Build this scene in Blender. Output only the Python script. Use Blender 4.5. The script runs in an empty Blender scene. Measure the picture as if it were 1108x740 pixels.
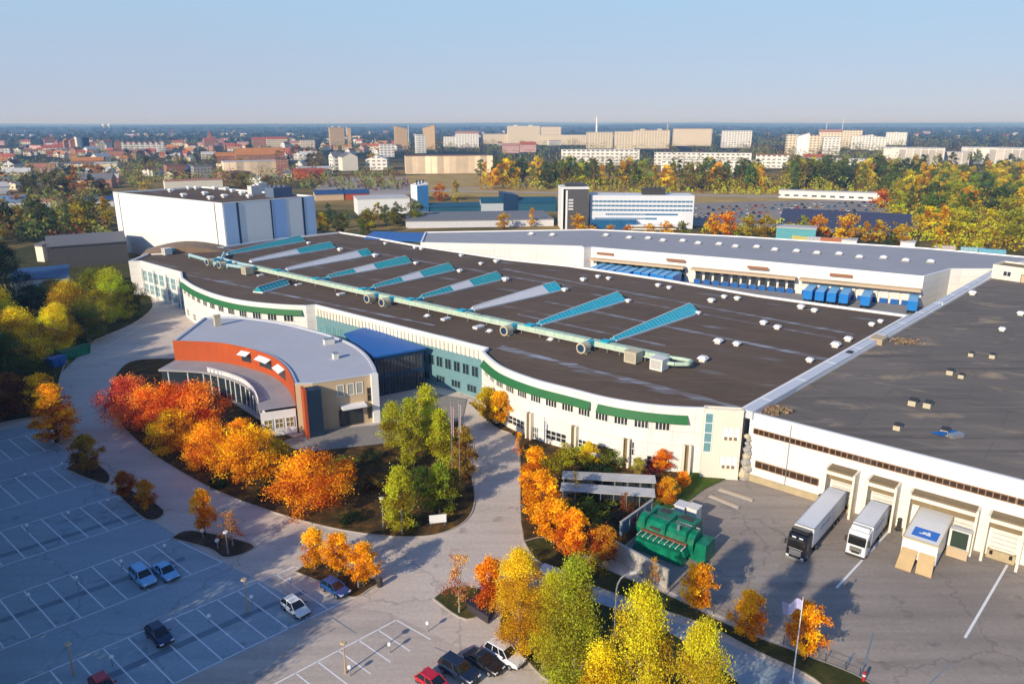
import bpy, bmesh, math, random
import numpy as np
from mathutils import Vector, Matrix

R = random.Random(11)
NR = np.random.default_rng(5)
SC = bpy.context.scene
COL = SC.collection
CAM_H, FPX = 55.0, 800.0
PITCH = math.atan(237 / FPX)
SUN_AZ, SUN_EL = 51.0, 24.0          # direction the light travels (ground azimuth) and elevation


def at(px, py, z=0.0):
    """World point at height z under a point of the 1108x740 photograph (surveying helper)."""
    u = (px - 554) / FPX
    v = -(py - 370) / FPX
    dy = math.cos(PITCH) + v * math.sin(PITCH)
    dz = -math.sin(PITCH) + v * math.cos(PITCH)
    t = (z - CAM_H) / dz
    return Vector((u * t, dy * t, z))


def scale_at(p):
    return FPX / (p[1] * math.cos(PITCH) + (CAM_H - p[2]) * math.sin(PITCH))


# ------------------------------------------------------------------ materials
MATS = {}


def new_mat(name):
    m = bpy.data.materials.new(name)
    m.use_nodes = True
    nt = m.node_tree
    b = nt.nodes['Principled BSDF']
    return m, nt, b


def N(nt, t, **kw):
    n = nt.nodes.new(t)
    for k, v in kw.items():
        if k in n.inputs:
            n.inputs[k].default_value = v
        else:
            setattr(n, k, v)
    return n


def ramp(nt, stops):
    n = nt.nodes.new('ShaderNodeValToRGB')
    cr = n.color_ramp
    while len(cr.elements) > 1:
        cr.elements.remove(cr.elements[0])
    cr.elements[0].position = stops[0][0]
    cr.elements[0].color = (*stops[0][1], 1)
    for p, c in stops[1:]:
        e = cr.elements.new(p)
        e.color = (*c, 1)
    return n


def mixc(nt, fac, a, b, blend='MIX'):
    n = nt.nodes.new('ShaderNodeMix')
    n.data_type = 'RGBA'
    n.blend_type = blend
    for sock, val in ((n.inputs[0], fac), (n.inputs[6], a), (n.inputs[7], b)):
        if isinstance(val, bpy.types.NodeSocket):
            nt.links.new(val, sock)
        elif isinstance(val, (int, float)):
            sock.default_value = val
        else:
            sock.default_value = (*val, 1)
    return n.outputs[2]


def coords(nt, rot=0.0, scale=(1, 1, 1), kind='Object'):
    tc = nt.nodes.new('ShaderNodeTexCoord')
    mp = nt.nodes.new('ShaderNodeMapping')
    mp.inputs['Rotation'].default_value = (0, 0, rot)
    mp.inputs['Scale'].default_value = scale
    nt.links.new(tc.outputs[kind], mp.inputs['Vector'])
    return mp.outputs['Vector']


def noise(nt, vec, scale, detail=4, rough=0.6):
    n = nt.nodes.new('ShaderNodeTexNoise')
    n.inputs['Scale'].default_value = scale
    n.inputs['Detail'].default_value = detail
    n.inputs['Roughness'].default_value = rough
    nt.links.new(vec, n.inputs['Vector'])
    return n.outputs['Fac']


def stretch(nt, sock, lo, hi, clamp=True):
    n = nt.nodes.new('ShaderNodeMapRange')
    n.inputs[1].default_value = lo
    n.inputs[2].default_value = hi
    nt.links.new(sock, n.inputs[0])
    return n.outputs[0]


def plain(name, col, rough=0.6, metal=0.0, var=0.18, scale=0.6, spec=0.4):
    """Painted or rendered surface with weathering noise."""
    if name in MATS:
        return MATS[name]
    m, nt, b = new_mat(name)
    vec = coords(nt)
    f = stretch(nt, noise(nt, vec, scale, 5), 0.25, 0.75)
    dark = tuple(c * (1 - var) for c in col)
    lite = tuple(min(0.9, c * (1 + var * 0.5)) for c in col)
    c = mixc(nt, f, dark, lite)
    f2 = stretch(nt, noise(nt, coords(nt, 0, (1, 1, 0.25)), scale * 5, 3), 0.35, 0.8)
    c = mixc(nt, f2, c, tuple(x * (1 - var * 0.7) for x in col))
    nt.links.new(c, b.inputs['Base Color'])
    b.inputs['Roughness'].default_value = rough
    b.inputs['Metallic'].default_value = metal
    b.inputs['Specular IOR Level'].default_value = spec
    MATS[name] = m
    return m


def car_paint():
    if 'car_paint' in MATS:
        return MATS['car_paint']
    m, nt, b = new_mat('car_paint')
    oi = nt.nodes.new('ShaderNodeObjectInfo')
    f = stretch(nt, noise(nt, coords(nt), 1.5, 3), 0.3, 0.7)
    c = mixc(nt, f, oi.outputs['Color'], mixc(nt, 0.04, oi.outputs['Color'], (0.2, 0.18, 0.16)))
    nt.links.new(c, b.inputs['Base Color'])
    b.inputs['Roughness'].default_value = 0.28
    b.inputs['Coat Weight'].default_value = 0.6
    b.inputs['Coat Roughness'].default_value = 0.08
    MATS['car_paint'] = m
    return m


def glass(name, col, rough=0.08, spec=0.8):
    if name in MATS:
        return MATS[name]
    m, nt, b = new_mat(name)
    f = noise(nt, coords(nt), 0.7, 2)
    c = mixc(nt, f, col, tuple(x * 1.6 + 0.004 for x in col))
    nt.links.new(c, b.inputs['Base Color'])
    b.inputs['Roughness'].default_value = rough
    b.inputs['Specular IOR Level'].default_value = spec
    MATS[name] = m
    return m


def leaf_mat(name, hue=0.05, val=0.9):
    if name in MATS:
        return MATS[name]
    m = bpy.data.materials.new(name)
    m.use_nodes = True
    nt = m.node_tree
    nt.nodes.clear()
    out = nt.nodes.new('ShaderNodeOutputMaterial')
    oi = nt.nodes.new('ShaderNodeObjectInfo')
    a = nt.nodes.new('ShaderNodeAttribute')
    a.attribute_name = 'tint'
    hs = nt.nodes.new('ShaderNodeHueSaturation')
    nt.links.new(oi.outputs['Color'], hs.inputs['Color'])
    mh = N(nt, 'ShaderNodeMath', operation='MULTIPLY_ADD')
    nt.links.new(a.outputs['Fac'], mh.inputs[0])
    mh.inputs[1].default_value = hue
    mh.inputs[2].default_value = 0.5 - hue * 0.5
    nt.links.new(mh.outputs[0], hs.inputs['Hue'])
    mv = N(nt, 'ShaderNodeMath', operation='MULTIPLY_ADD')
    nt.links.new(a.outputs['Fac'], mv.inputs[0])
    mv.inputs[1].default_value = val
    mv.inputs[2].default_value = 1.12 - val * 0.5
    nt.links.new(mv.outputs[0], hs.inputs['Value'])
    d = nt.nodes.new('ShaderNodeBsdfDiffuse')
    t = nt.nodes.new('ShaderNodeBsdfTranslucent')
    mx = nt.nodes.new('ShaderNodeMixShader')
    mx.inputs[0].default_value = 0.35
    nt.links.new(hs.outputs['Color'], d.inputs['Color'])
    nt.links.new(hs.outputs['Color'], t.inputs['Color'])
    nt.links.new(d.outputs[0], mx.inputs[1])
    nt.links.new(t.outputs[0], mx.inputs[2])
    nt.links.new(mx.outputs[0], out.inputs['Surface'])
    MATS[name] = m
    return m


def asphalt(name, base, patch, streak=0.5, rot=0.75, rough=0.9):
    """Worn asphalt: broad tone patches, fine grit, tyre polish along the driving direction, repair seams."""
    if name in MATS:
        return MATS[name]
    m, nt, b = new_mat(name)
    vec = coords(nt)
    big = stretch(nt, noise(nt, vec, 0.045, 4), 0.3, 0.7)
    c = mixc(nt, big, base, patch)
    run = stretch(nt, noise(nt, coords(nt, -rot, (0.03, 0.45, 1)), 1.0, 4), 0.42, 0.72)
    m1 = N(nt, 'ShaderNodeMath', operation='MULTIPLY')
    nt.links.new(run, m1.inputs[0])
    m1.inputs[1].default_value = streak
    c = mixc(nt, m1.outputs[0], c, tuple(x * 0.6 for x in base))
    grit = stretch(nt, noise(nt, vec, 2.2, 6, 0.75), 0.25, 0.75)
    c = mixc(nt, grit, mixc(nt, 0.3, c, (0.02, 0.02, 0.02)), c)
    oil = stretch(nt, noise(nt, vec, 0.33, 3, 0.55), 0.62, 0.72)
    c = mixc(nt, oil, c, mixc(nt, 0.3, c, (0.02, 0.02, 0.02)))
    vo = nt.nodes.new('ShaderNodeTexVoronoi')
    vo.feature = 'DISTANCE_TO_EDGE'
    vo.inputs['Scale'].default_value = 0.06
    wob = nt.nodes.new('ShaderNodeTexNoise')
    wob.inputs['Scale'].default_value = 0.5
    nt.links.new(vec, wob.inputs['Vector'])
    va = N(nt, 'ShaderNodeVectorMath', operation='MULTIPLY_ADD')
    nt.links.new(wob.outputs['Color'], va.inputs[0])
    va.inputs[1].default_value = (3, 3, 3)
    nt.links.new(vec, va.inputs[2])
    nt.links.new(va.outputs[0], vo.inputs['Vector'])
    cr = stretch(nt, vo.outputs['Distance'], 0.004, 0.012)
    c = mixc(nt, cr, mixc(nt, 0.22, c, (0.02, 0.02, 0.022)), c)
    nt.links.new(c, b.inputs['Base Color'])
    b.inputs['Roughness'].default_value = rough
    b.inputs['Specular IOR Level'].default_value = 0.25
    MATS[name] = m
    return m


def felt(name, base, stain, rot, lite=(0.2, 0.2, 0.22), seam=7.0, grain=0.4, blots=False):
    """Bitumen roof felt: long sheets, seams, rain marks along the falls."""
    if name in MATS:
        return MATS[name]
    m, nt, b = new_mat(name)
    vec = coords(nt)
    rv = coords(nt, -rot)
    c = mixc(nt, stretch(nt, noise(nt, vec, 0.03, 5), 0.3, 0.7), base, stain)
    br = nt.nodes.new('ShaderNodeTexBrick')
    br.inputs['Scale'].default_value = 1.0
    br.inputs['Brick Width'].default_value = 22.0
    br.inputs['Row Height'].default_value = 1.1
    br.inputs['Mortar Size'].default_value = 0.06
    br.inputs['Color1'].default_value = (1, 1, 1, 1)
    br.inputs['Color2'].default_value = (0.86, 0.86, 0.86, 1)
    br.inputs['Mortar'].default_value = (0.7, 0.7, 0.7, 1)
    nt.links.new(rv, br.inputs['Vector'])
    c = mixc(nt, grain, c, br.outputs['Color'], 'MULTIPLY')
    pt = nt.nodes.new('ShaderNodeTexBrick')               # re-felted patches of different age
    pt.offset = 0.37
    pt.inputs['Scale'].default_value = 1.0
    pt.inputs['Brick Width'].default_value = 17.0
    pt.inputs['Row Height'].default_value = 7.7
    pt.inputs['Mortar Size'].default_value = 0.05
    pt.inputs['Color1'].default_value = (1, 1, 1, 1)
    pt.inputs['Color2'].default_value = (0.84, 0.85, 0.87, 1)
    pt.inputs['Mortar'].default_value = (0.62, 0.62, 0.62, 1)
    nt.links.new(rv, pt.inputs['Vector'])
    c = mixc(nt, 0.8, c, pt.outputs['Color'], 'MULTIPLY')
    # pale rain-water marks lying along the valleys
    wv = nt.nodes.new('ShaderNodeTexWave')
    wv.bands_direction = 'Y'
    wv.inputs['Scale'].default_value = 0.314 / seam / 3.14159 * 3.2
    wv.inputs['Distortion'].default_value = 1.2
    wv.inputs['Detail'].default_value = 3
    wv.inputs['Detail Scale'].default_value = 0.4
    nt.links.new(rv, wv.inputs['Vector'])
    v1 = stretch(nt, wv.outputs['Fac'], 0.93, 1.0)
    n1 = stretch(nt, noise(nt, coords(nt, -rot, (0.03, 0.25, 1)), 1.0, 5), 0.5, 0.68)
    mm = N(nt, 'ShaderNodeMath', operation='MULTIPLY')
    nt.links.new(v1, mm.inputs[0])
    nt.links.new(n1, mm.inputs[1])
    c = mixc(nt, mm.outputs[0], c, lite)
    if blots:                                  # dried puddle stains
        nb = stretch(nt, noise(nt, coords(nt, -rot, (0.09, 0.14, 1)), 1.0, 6, 0.65), 0.57, 0.7)
        c = mixc(nt, nb, c, (0.44, 0.33, 0.22))
        dk = stretch(nt, noise(nt, coords(nt, -rot, (0.02, 0.5, 1)), 1.0, 4, 0.6), 0.52, 0.7)
        c = mixc(nt, dk, c, tuple(x * 0.7 for x in base))
    n2 = stretch(nt, noise(nt, coords(nt, -rot, (0.05, 0.9, 1)), 1.0, 5), 0.55, 0.8)
    c = mixc(nt, n2, c, tuple(x * 1.25 for x in stain))
    g = stretch(nt, noise(nt, vec, 3, 5, 0.8), 0.2, 0.8)
    c = mixc(nt, g, mixc(nt, 0.25, c, (0.02, 0.02, 0.02)), c)
    nt.links.new(c, b.inputs['Base Color'])
    b.inputs['Roughness'].default_value = 0.92
    b.inputs['Specular IOR Level'].default_value = 0.12
    MATS[name] = m
    return m


def soil_mat(name, cols, scale=0.25):
    if name in MATS:
        return MATS[name]
    m, nt, b = new_mat(name)
    vec = coords(nt)
    r = ramp(nt, [(0.3, cols[0]), (0.5, cols[1]), (0.68, cols[2])])
    nt.links.new(noise(nt, vec, scale, 7, 0.7), r.inputs[0])
    g = stretch(nt, noise(nt, vec, 4, 4, 0.8), 0.25, 0.75)
    c = mixc(nt, g, mixc(nt, 0.5, r.outputs[0], (0.015, 0.012, 0.008)), r.outputs[0])
    nt.links.new(c, b.inputs['Base Color'])
    b.inputs['Roughness'].default_value = 1.0
    b.inputs['Specular IOR Level'].default_value = 0.1
    MATS[name] = m
    return m


def facade(name, wall, win=(0.05, 0.06, 0.08), bw=3.2, rh=3.0, mort=0.9):
    """Render with a grid of windows, for blocks so far off that a window is a pixel."""
    if name in MATS:
        return MATS[name]
    m, nt, b = new_mat(name)
    tc = nt.nodes.new('ShaderNodeTexCoord')
    sp = nt.nodes.new('ShaderNodeSeparateXYZ')
    nt.links.new(tc.outputs['Object'], sp.inputs[0])
    ad = N(nt, 'ShaderNodeMath', operation='ADD')
    nt.links.new(sp.outputs[0], ad.inputs[0])
    nt.links.new(sp.outputs[1], ad.inputs[1])
    cb = nt.nodes.new('ShaderNodeCombineXYZ')
    nt.links.new(ad.outputs[0], cb.inputs[0])
    nt.links.new(sp.outputs[2], cb.inputs[1])
    br = nt.nodes.new('ShaderNodeTexBrick')
    br.offset = 0.0
    br.inputs['Scale'].default_value = 1.0
    br.inputs['Brick Width'].default_value = bw
    br.inputs['Row Height'].default_value = rh
    br.inputs['Mortar Size'].default_value = mort
    br.inputs['Mortar Smooth'].default_value = 0.0
    br.inputs['Color1'].default_value = (*win, 1)
    br.inputs['Color2'].default_value = (win[0] * 2.2, win[1] * 2.2, win[2] * 2.2, 1)
    br.inputs['Mortar'].default_value = (*wall, 1)
    nt.links.new(cb.outputs[0], br.inputs['Vector'])
    f = stretch(nt, noise(nt, tc.outputs['Object'], 0.15, 4), 0.3, 0.7)
    c = mixc(nt, f, mixc(nt, 0.2, br.outputs['Color'], (0.1, 0.09, 0.08)), br.outputs['Color'])
    nt.links.new(c, b.inputs['Base Color'])
    b.inputs['Roughness'].default_value = 0.7
    MATS[name] = m
    return m


def cladding(name, col, pitch=0.6, var=0.12, vertical=True):
    """Profiled sheet metal."""
    if name in MATS:
        return MATS[name]
    m = plain(name, col, 0.55, 0.0, var, 0.08)
    nt = m.node_tree
    b = nt.nodes['Principled BSDF']
    tc = nt.nodes.new('ShaderNodeTexCoord')
    sp = nt.nodes.new('ShaderNodeSeparateXYZ')
    nt.links.new(tc.outputs['Object'], sp.inputs[0])
    src = sp.outputs[2]
    if vertical:
        ad = N(nt, 'ShaderNodeMath', operation='SUBTRACT')
        nt.links.new(sp.outputs[0], ad.inputs[0])
        nt.links.new(sp.outputs[1], ad.inputs[1])
        src = ad.outputs[0]
    sn = N(nt, 'ShaderNodeMath', operation='MULTIPLY')
    sn.inputs[1].default_value = 6.283 / pitch
    nt.links.new(src, sn.inputs[0])
    si = N(nt, 'ShaderNodeMath', operation='SINE')
    nt.links.new(sn.outputs[0], si.inputs[0])
    bp = nt.nodes.new('ShaderNodeBump')
    bp.inputs['Strength'].default_value = 0.25
    bp.inputs['Distance'].default_value = 0.05
    nt.links.new(si.outputs[0], bp.inputs['Height'])
    nt.links.new(bp.outputs[0], b.inputs['Normal'])
    return m


WHITE = plain('white_render', (0.86, 0.85, 0.83), 0.7, var=0.1, scale=0.12)
CREAM = plain('cream_render', (0.82, 0.75, 0.62), 0.75, var=0.12, scale=0.15)
TAN = plain('tan_panel', (0.58, 0.43, 0.27), 0.7, var=0.12, scale=0.2)
PLINTH = plain('plinth_stone', (0.5, 0.4, 0.24), 0.8, var=0.25)
DARKTRIM = plain('dark_trim', (0.05, 0.045, 0.04), 0.5)
BROWN = plain('brown_canopy', (0.26, 0.19, 0.1), 0.8, var=0.3)
STEEL = plain('galvanised_steel', (0.45, 0.46, 0.47), 0.4, 0.6, var=0.2, scale=2)
LGREY = plain('light_grey_metal', (0.55, 0.57, 0.62), 0.5, var=0.12, scale=0.3)
BLACK = plain('black_rubber', (0.012, 0.012, 0.013), 0.7)
OFFWHITE = plain('offwhite_metal', (0.75, 0.72, 0.66), 0.5, var=0.15, scale=1.2)
BEIGE = plain('beige_unit', (0.6, 0.52, 0.36), 0.6, var=0.2, scale=1)
GREEN = plain('green_awning', (0.02, 0.15, 0.04), 0.6, var=0.2, scale=0.3)
MINT = plain('mint_duct', (0.5, 0.64, 0.5), 0.5, var=0.22, scale=0.5)
CYAN = glass('cyan_glazing', (0.006, 0.25, 0.29), 0.35, 0.3)
CYAN2 = glass('bright_cyan_glazing', (0.008, 0.31, 0.42), 0.35, 0.3)
PALEPANEL = plain('pale_panel', (0.66, 0.66, 0.69), 0.5, var=0.1, scale=0.5)
WINDOW = glass('window_glass', (0.02, 0.025, 0.03))
TEALGLASS = glass('teal_glass', (0.12, 0.25, 0.27), 0.15)
CARGLASS = glass('car_glass', (0.008, 0.01, 0.012), 0.05)
BARK = plain('bark', (0.09, 0.065, 0.045), 0.95, var=0.4, scale=2)
PALEBARK = plain('birch_bark', (0.4, 0.35, 0.28), 0.9, var=0.35, scale=3)
LEAF = leaf_mat('leaf_autumn', 0.085, 1.15)
NEEDLE = leaf_mat('leaf_needle', 0.06, 0.9)
CARP = car_paint()
LAMPW = plain('opal_lamp', (0.85, 0.85, 0.83), 0.3, var=0.03)
CONCRETE = plain('concrete', (0.42, 0.4, 0.37), 0.9, var=0.25, scale=0.8)
KERB = plain('kerb_stone', (0.5, 0.44, 0.36), 0.9, var=0.2, scale=1.0)
YELLOWP = plain('yellow_wood', (0.6, 0.42, 0.12), 0.7, var=0.2)
REDP = plain('red_paint', (0.5, 0.03, 0.03), 0.5)
BLUEP = plain('blue_paint', (0.01, 0.12, 0.42), 0.45, var=0.25)
GREENP = plain('container_green', (0.006, 0.23, 0.12), 0.3, var=0.7, scale=0.9)
ORANGE = plain('orange_wall', (0.5, 0.085, 0.014), 0.6, var=0.18, scale=0.3)
NAVY = plain('navy_panel', (0.012, 0.045, 0.11), 0.5, var=0.2)
ROOFRED = plain('red_tiles', (0.42, 0.1, 0.05), 0.85, var=0.3, scale=0.3)
ROOFBROWN = plain('brown_tiles', (0.2, 0.1, 0.07), 0.85, var=0.3, scale=0.3)
ROOFGREY = plain('grey_roof', (0.16, 0.16, 0.18), 0.85, var=0.25, scale=0.2)
ROOFBLUE = plain('blue_sheet_roof', (0.03, 0.08, 0.2), 0.5, var=0.2, scale=0.2)


# ------------------------------------------------------------------ mesh builder
class MB:
    def __init__(s):
        s.v, s.f, s.m = [], [], []

    def add(s, verts, faces, mi=0):
        o = len(s.v)
        s.v += [tuple(p) for p in verts]
        for f in faces:
            s.f.append([o + i for i in f])
            s.m.append(mi)
        return s

    def box(s, c, d, rz=0.0, mi=0, ry=0.0, taper=1.0):
        x, y, z = d[0] / 2, d[1] / 2, d[2] / 2
        pts = []
        ca, sa = math.cos(rz), math.sin(rz)
        cb, sb = math.cos(ry), math.sin(ry)
        for k, (a, b, e) in enumerate([(-1, -1, -1), (1, -1, -1), (1, 1, -1), (-1, 1, -1), (-1, -1, 1), (1, -1, 1), (1, 1, 1), (-1, 1, 1)]):
            t = taper if e > 0 else 1.0
            X, Y, Z = a * x * t, b * y * t, e * z
            X, Z = X * cb + Z * sb, -X * sb + Z * cb
            pts.append((c[0] + X * ca - Y * sa, c[1] + X * sa + Y * ca, c[2] + Z))
        s.add(pts, [(0, 3, 2, 1), (4, 5, 6, 7), (0, 1, 5, 4), (1, 2, 6, 5), (2, 3, 7, 6), (3, 0, 4, 7)], mi)
        return s

    def prism(s, poly, z0, z1, mi=0, top=None, bottom=True):
        n = len(poly)
        pts = [(p[0], p[1], z0) for p in poly] + [(p[0], p[1], z1) for p in poly]
        s.add(pts, [(i, (i + 1) % n, n + (i + 1) % n, n + i) for i in range(n)], mi)
        s.add(pts[n:], [tuple(range(n))], mi if top is None else top)
        if bottom:
            s.add(pts[:n], [tuple(reversed(range(n)))], mi)
        return s

    def tube(s, p0, p1, r0, r1=None, n=8, mi=0, cap=True):
        r1 = r0 if r1 is None else r1
        p0, p1 = Vector(p0), Vector(p1)
        d = (p1 - p0).normalized()
        a = d.orthogonal().normalized()
        b = d.cross(a)
        ring = []
        for p, r in ((p0, r0), (p1, r1)):
            for i in range(n):
                t = 2 * math.pi * i / n
                ring.append(p + (a * math.cos(t) + b * math.sin(t)) * r)
        fs = [(i, (i + 1) % n, n + (i + 1) % n, n + i) for i in range(n)]
        if cap:
            fs += [tuple(reversed(range(n))), tuple(range(n, 2 * n))]
        s.add(ring, fs, mi)
        return s

    def path(s, pts, r, n=8, mi=0):
        for a, b in zip(pts[:-1], pts[1:]):
            s.tube(a, b, r, r, n, mi)
        return s

    def ball(s, c, r, n=10, m=6, mi=0, sz=1.0):
        pts, fs = [], []
        for j in range(m + 1):
            t = math.pi * j / m
            for i in range(n):
                p = 2 * math.pi * i / n
                pts.append((c[0] + r * math.sin(t) * math.cos(p), c[1] + r * math.sin(t) * math.sin(p), c[2] + r * sz * math.cos(t)))
        for j in range(m):
            for i in range(n):
                fs.append((j * n + i, (j + 1) * n + i, (j + 1) * n + (i + 1) % n, j * n + (i + 1) % n))
        s.add(pts, fs, mi)
        return s

    def loft(s, rings, mi=0, cap=True):
        n = len(rings[0])
        pts = [p for r in rings for p in r]
        fs = []
        for k in range(len(rings) - 1):
            for i in range(n):
                fs.append((k * n + i, k * n + (i + 1) % n, (k + 1) * n + (i + 1) % n, (k + 1) * n + i))
        if cap:
            fs += [tuple(reversed(range(n))), tuple(range((len(rings) - 1) * n, len(rings) * n))]
        s.add(pts, fs, mi)
        return s

    def build(s, name, mats, parent=None, org=(0, 0, 0), smooth=False):
        me = bpy.data.meshes.new(name)
        me.from_pydata([(p[0] - org[0], p[1] - org[1], p[2] - org[2]) for p in s.v], [], s.f)
        for m in (mats if isinstance(mats, (list, tuple)) else [mats]):
            me.materials.append(m)
        me.polygons.foreach_set('material_index', s.m)
        if smooth:
            me.polygons.foreach_set('use_smooth', [True] * len(s.f))
        me.update()
        o = bpy.data.objects.new(name, me)
        COL.objects.link(o)
        if parent is not None:
            o.parent = parent
        else:
            o.location = org
        return o


def tag(o, label=None, cat=None, group=None, kind=None):
    if label:
        o['label'] = label
    if cat:
        o['category'] = cat
    if group:
        o['group'] = group
    if kind:
        o['kind'] = kind
    return o


def thing(name, label, cat, loc=(0, 0, 0), rz=0.0, group=None):
    o = bpy.data.objects.new(name, None)
    o.empty_display_size = 0.3
    COL.objects.link(o)
    o.location = loc
    o.rotation_euler = (0, 0, rz)
    return tag(o, label, cat, group)


def dup(root, loc, rz=0.0, label=None, group=None, scale=None, color=None, paint=None):
    r = root.copy()
    COL.objects.link(r)
    r.location = loc
    r.rotation_euler = (0, 0, rz)
    if scale is not None:
        r.scale = scale
    if label:
        r['label'] = label
    if group:
        r['group'] = group
    if color is not None and r.type == 'MESH':
        r.color = color
    for ch in list(root.children):
        c = ch.copy()
        COL.objects.link(c)
        c.parent = r
        if color is not None and (paint is None or ch.name.split('.')[0] in paint):
            c.color = color
        for g in list(ch.children):
            d = g.copy()
            COL.objects.link(d)
            d.parent = c
    return r


def struct(mb, name, mats, org=(0, 0, 0)):
    return tag(mb.build(name, mats, None, org), kind='structure')


ORD = ['', 'first', 'second', 'third', 'fourth', 'fifth', 'sixth', 'seventh', 'eighth', 'ninth', 'tenth', 'eleventh', 'twelfth', 'thirteenth',
       'fourteenth', 'fifteenth', 'sixteenth', 'seventeenth', 'eighteenth', 'nineteenth', 'twentieth']


def pxpoly(pts, z=0.0):
    return [at(x, y, z) for x, y in pts]


def smooth_px(pts, k=6):
    """Catmull-Rom through points."""
    out = []
    P = [Vector(p) for p in pts]
    for i in range(len(P) - 1):
        p0, p1, p2, p3 = P[max(0, i - 1)], P[i], P[i + 1], P[min(len(P) - 1, i + 2)]
        for j in range(k):
            t = j / k
            out.append(0.5 * ((2 * p1) + (p2 - p0) * t + (2 * p0 - 5 * p1 + 4 * p2 - p3) * t * t + (3 * p1 - p0 - 3 * p2 + p3) * t ** 3))
    out.append(P[-1])
    return out


def inset(poly, d):
    """Inset of a clockwise-or-counter polygon by d (positive = inwards)."""
    n = len(poly)
    area = sum(poly[i][0] * poly[(i + 1) % n][1] - poly[(i + 1) % n][0] * poly[i][1] for i in range(n))
    sg = 1 if area > 0 else -1
    out = []
    for i in range(n):
        a, b, c = poly[i - 1], poly[i], poly[(i + 1) % n]
        e1 = Vector((b[0] - a[0], b[1] - a[1]))
        e2 = Vector((c[0] - b[0], c[1] - b[1]))
        if e1.length < 1e-6 or e2.length < 1e-6:
            out.append(Vector((b[0], b[1], 0)))
            continue
        e1.normalize()
        e2.normalize()
        n1 = Vector((-e1.y, e1.x)) * sg
        n2 = Vector((-e2.y, e2.x)) * sg
        m = n1 + n2
        if m.length < 1e-6:
            m = n1
        m.normalize()
        k = d / max(0.35, m.dot(n1))
        out.append(Vector((b[0] + m.x * k, b[1] + m.y * k, 0)))
    return out


def shell(parent, poly, z0, zroof, ztop, wall, cap, roof, org, par=0.5, wname='wall', rname='roof'):
    n = len(poly)
    I = inset(poly, par)
    w = MB()
    pts = [(p[0], p[1], z0) for p in poly] + [(p[0], p[1], ztop) for p in poly]
    w.add(pts, [(i, (i + 1) % n, n + (i + 1) % n, n + i) for i in range(n)])
    wo = w.build(wname, wall, parent, org)
    c = MB()
    O2 = inset(poly, -0.06)
    I2 = inset(poly, par + 0.003)
    a = [(p[0], p[1], ztop + 0.06) for p in O2]
    b = [(p[0], p[1], ztop + 0.06) for p in I2]
    e = [(p[0], p[1], ztop - 0.14) for p in O2]
    g = [(p[0], p[1], zroof - 0.05) for p in I2]
    c.add(a + b + e + g, [(i, (i + 1) % n, n + (i + 1) % n, n + i) for i in range(n)]
          + [(2 * n + i, 2 * n + (i + 1) % n, (i + 1) % n, i) for i in range(n)]
          + [(n + i, n + (i + 1) % n, 3 * n + (i + 1) % n, 3 * n + i) for i in range(n)])
    c.build('parapet', cap, parent, org)
    r = MB()
    r.add([(p[0], p[1], zroof) for p in I2], [tuple(range(n))])
    r.build(rname, roof, parent, org)
    return wo


# ------------------------------------------------------------------ camera, light, sky
cam = bpy.data.cameras.new('camera')
cam.sensor_width = 36
cam.lens = FPX / 1108 * 36
cam.clip_end = 60000
cam.clip_start = 0.5
co = bpy.data.objects.new('camera', cam)
COL.objects.link(co)
co.location = (0, 0, CAM_H)
co.rotation_euler = (math.pi / 2 - PITCH, 0, 0)
SC.camera = co

az, el = math.radians(SUN_AZ), math.radians(SUN_EL)
ld = bpy.data.lights.new('sun', 'SUN')
ld.energy = 5.0
ld.angle = math.radians(0.5)
ld.color = (1.0, 0.87, 0.67)
lo = bpy.data.objects.new('sun', ld)
COL.objects.link(lo)
lo.rotation_euler = Vector((math.cos(el) * math.cos(az), math.cos(el) * math.sin(az), -math.sin(el))).to_track_quat('-Z', 'Y').to_euler()
lo.location = (-100, -100, 120)

w = bpy.data.worlds.new('World')
SC.world = w
w.use_nodes = True
nt = w.node_tree
sky = nt.nodes.new('ShaderNodeTexSky')
sky.sky_type = 'NISHITA'
sky.sun_disc = False
sky.sun_elevation = el
sun_dir = az + math.pi                      # compass direction of the sun seen from the ground
sky.sun_rotation = math.pi / 2 - sun_dir
sky.altitude = 100
sky.air_density = 1.0
sky.dust_density = 0.25
sky.ozone_density = 3.0
bg = nt.nodes['Background']
bg.inputs['Strength'].default_value = 0.14
tcw = nt.nodes.new('ShaderNodeTexCoord')
spw = nt.nodes.new('ShaderNodeSeparateXYZ')
nt.links.new(tcw.outputs['Generated'], spw.inputs[0])
hr = ramp(nt, [(0.0, (0.345, 0.375, 0.485)), (0.035, (0.325, 0.375, 0.51)), (0.09, (0.31, 0.4, 0.54)), (0.2, (0.28, 0.45, 0.6))])
cn = noise(nt, coords(nt, 0.3, (1.2, 2.0, 9.0), 'Generated'), 2.2, 5, 0.6)     # faint uneven haze
zj = N(nt, 'ShaderNodeMath', operation='MULTIPLY_ADD')
nt.links.new(cn, zj.inputs[0])
zj.inputs[1].default_value = 0.07
nt.links.new(spw.outputs[2], zj.inputs[2])
zk = N(nt, 'ShaderNodeMath', operation='SUBTRACT')
nt.links.new(zj.outputs[0], zk.inputs[0])
zk.inputs[1].default_value = 0.035
nt.links.new(zk.outputs[0], hr.inputs[0])
low = mixc(nt, 0.85, sky.outputs[0], mixc(nt, 1.0, hr.outputs[0], (10.0, 10.0, 10.0), 'MULTIPLY'))        # pale haze band low over the land
high = mixc(nt, 1.0, sky.outputs[0], (0.86, 1.04, 1.32), 'MULTIPLY')   # deeper blue overhead
nt.links.new(mixc(nt, stretch(nt, spw.outputs[2], 0.2, 0.42), low, high), bg.inputs['Color'])

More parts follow.
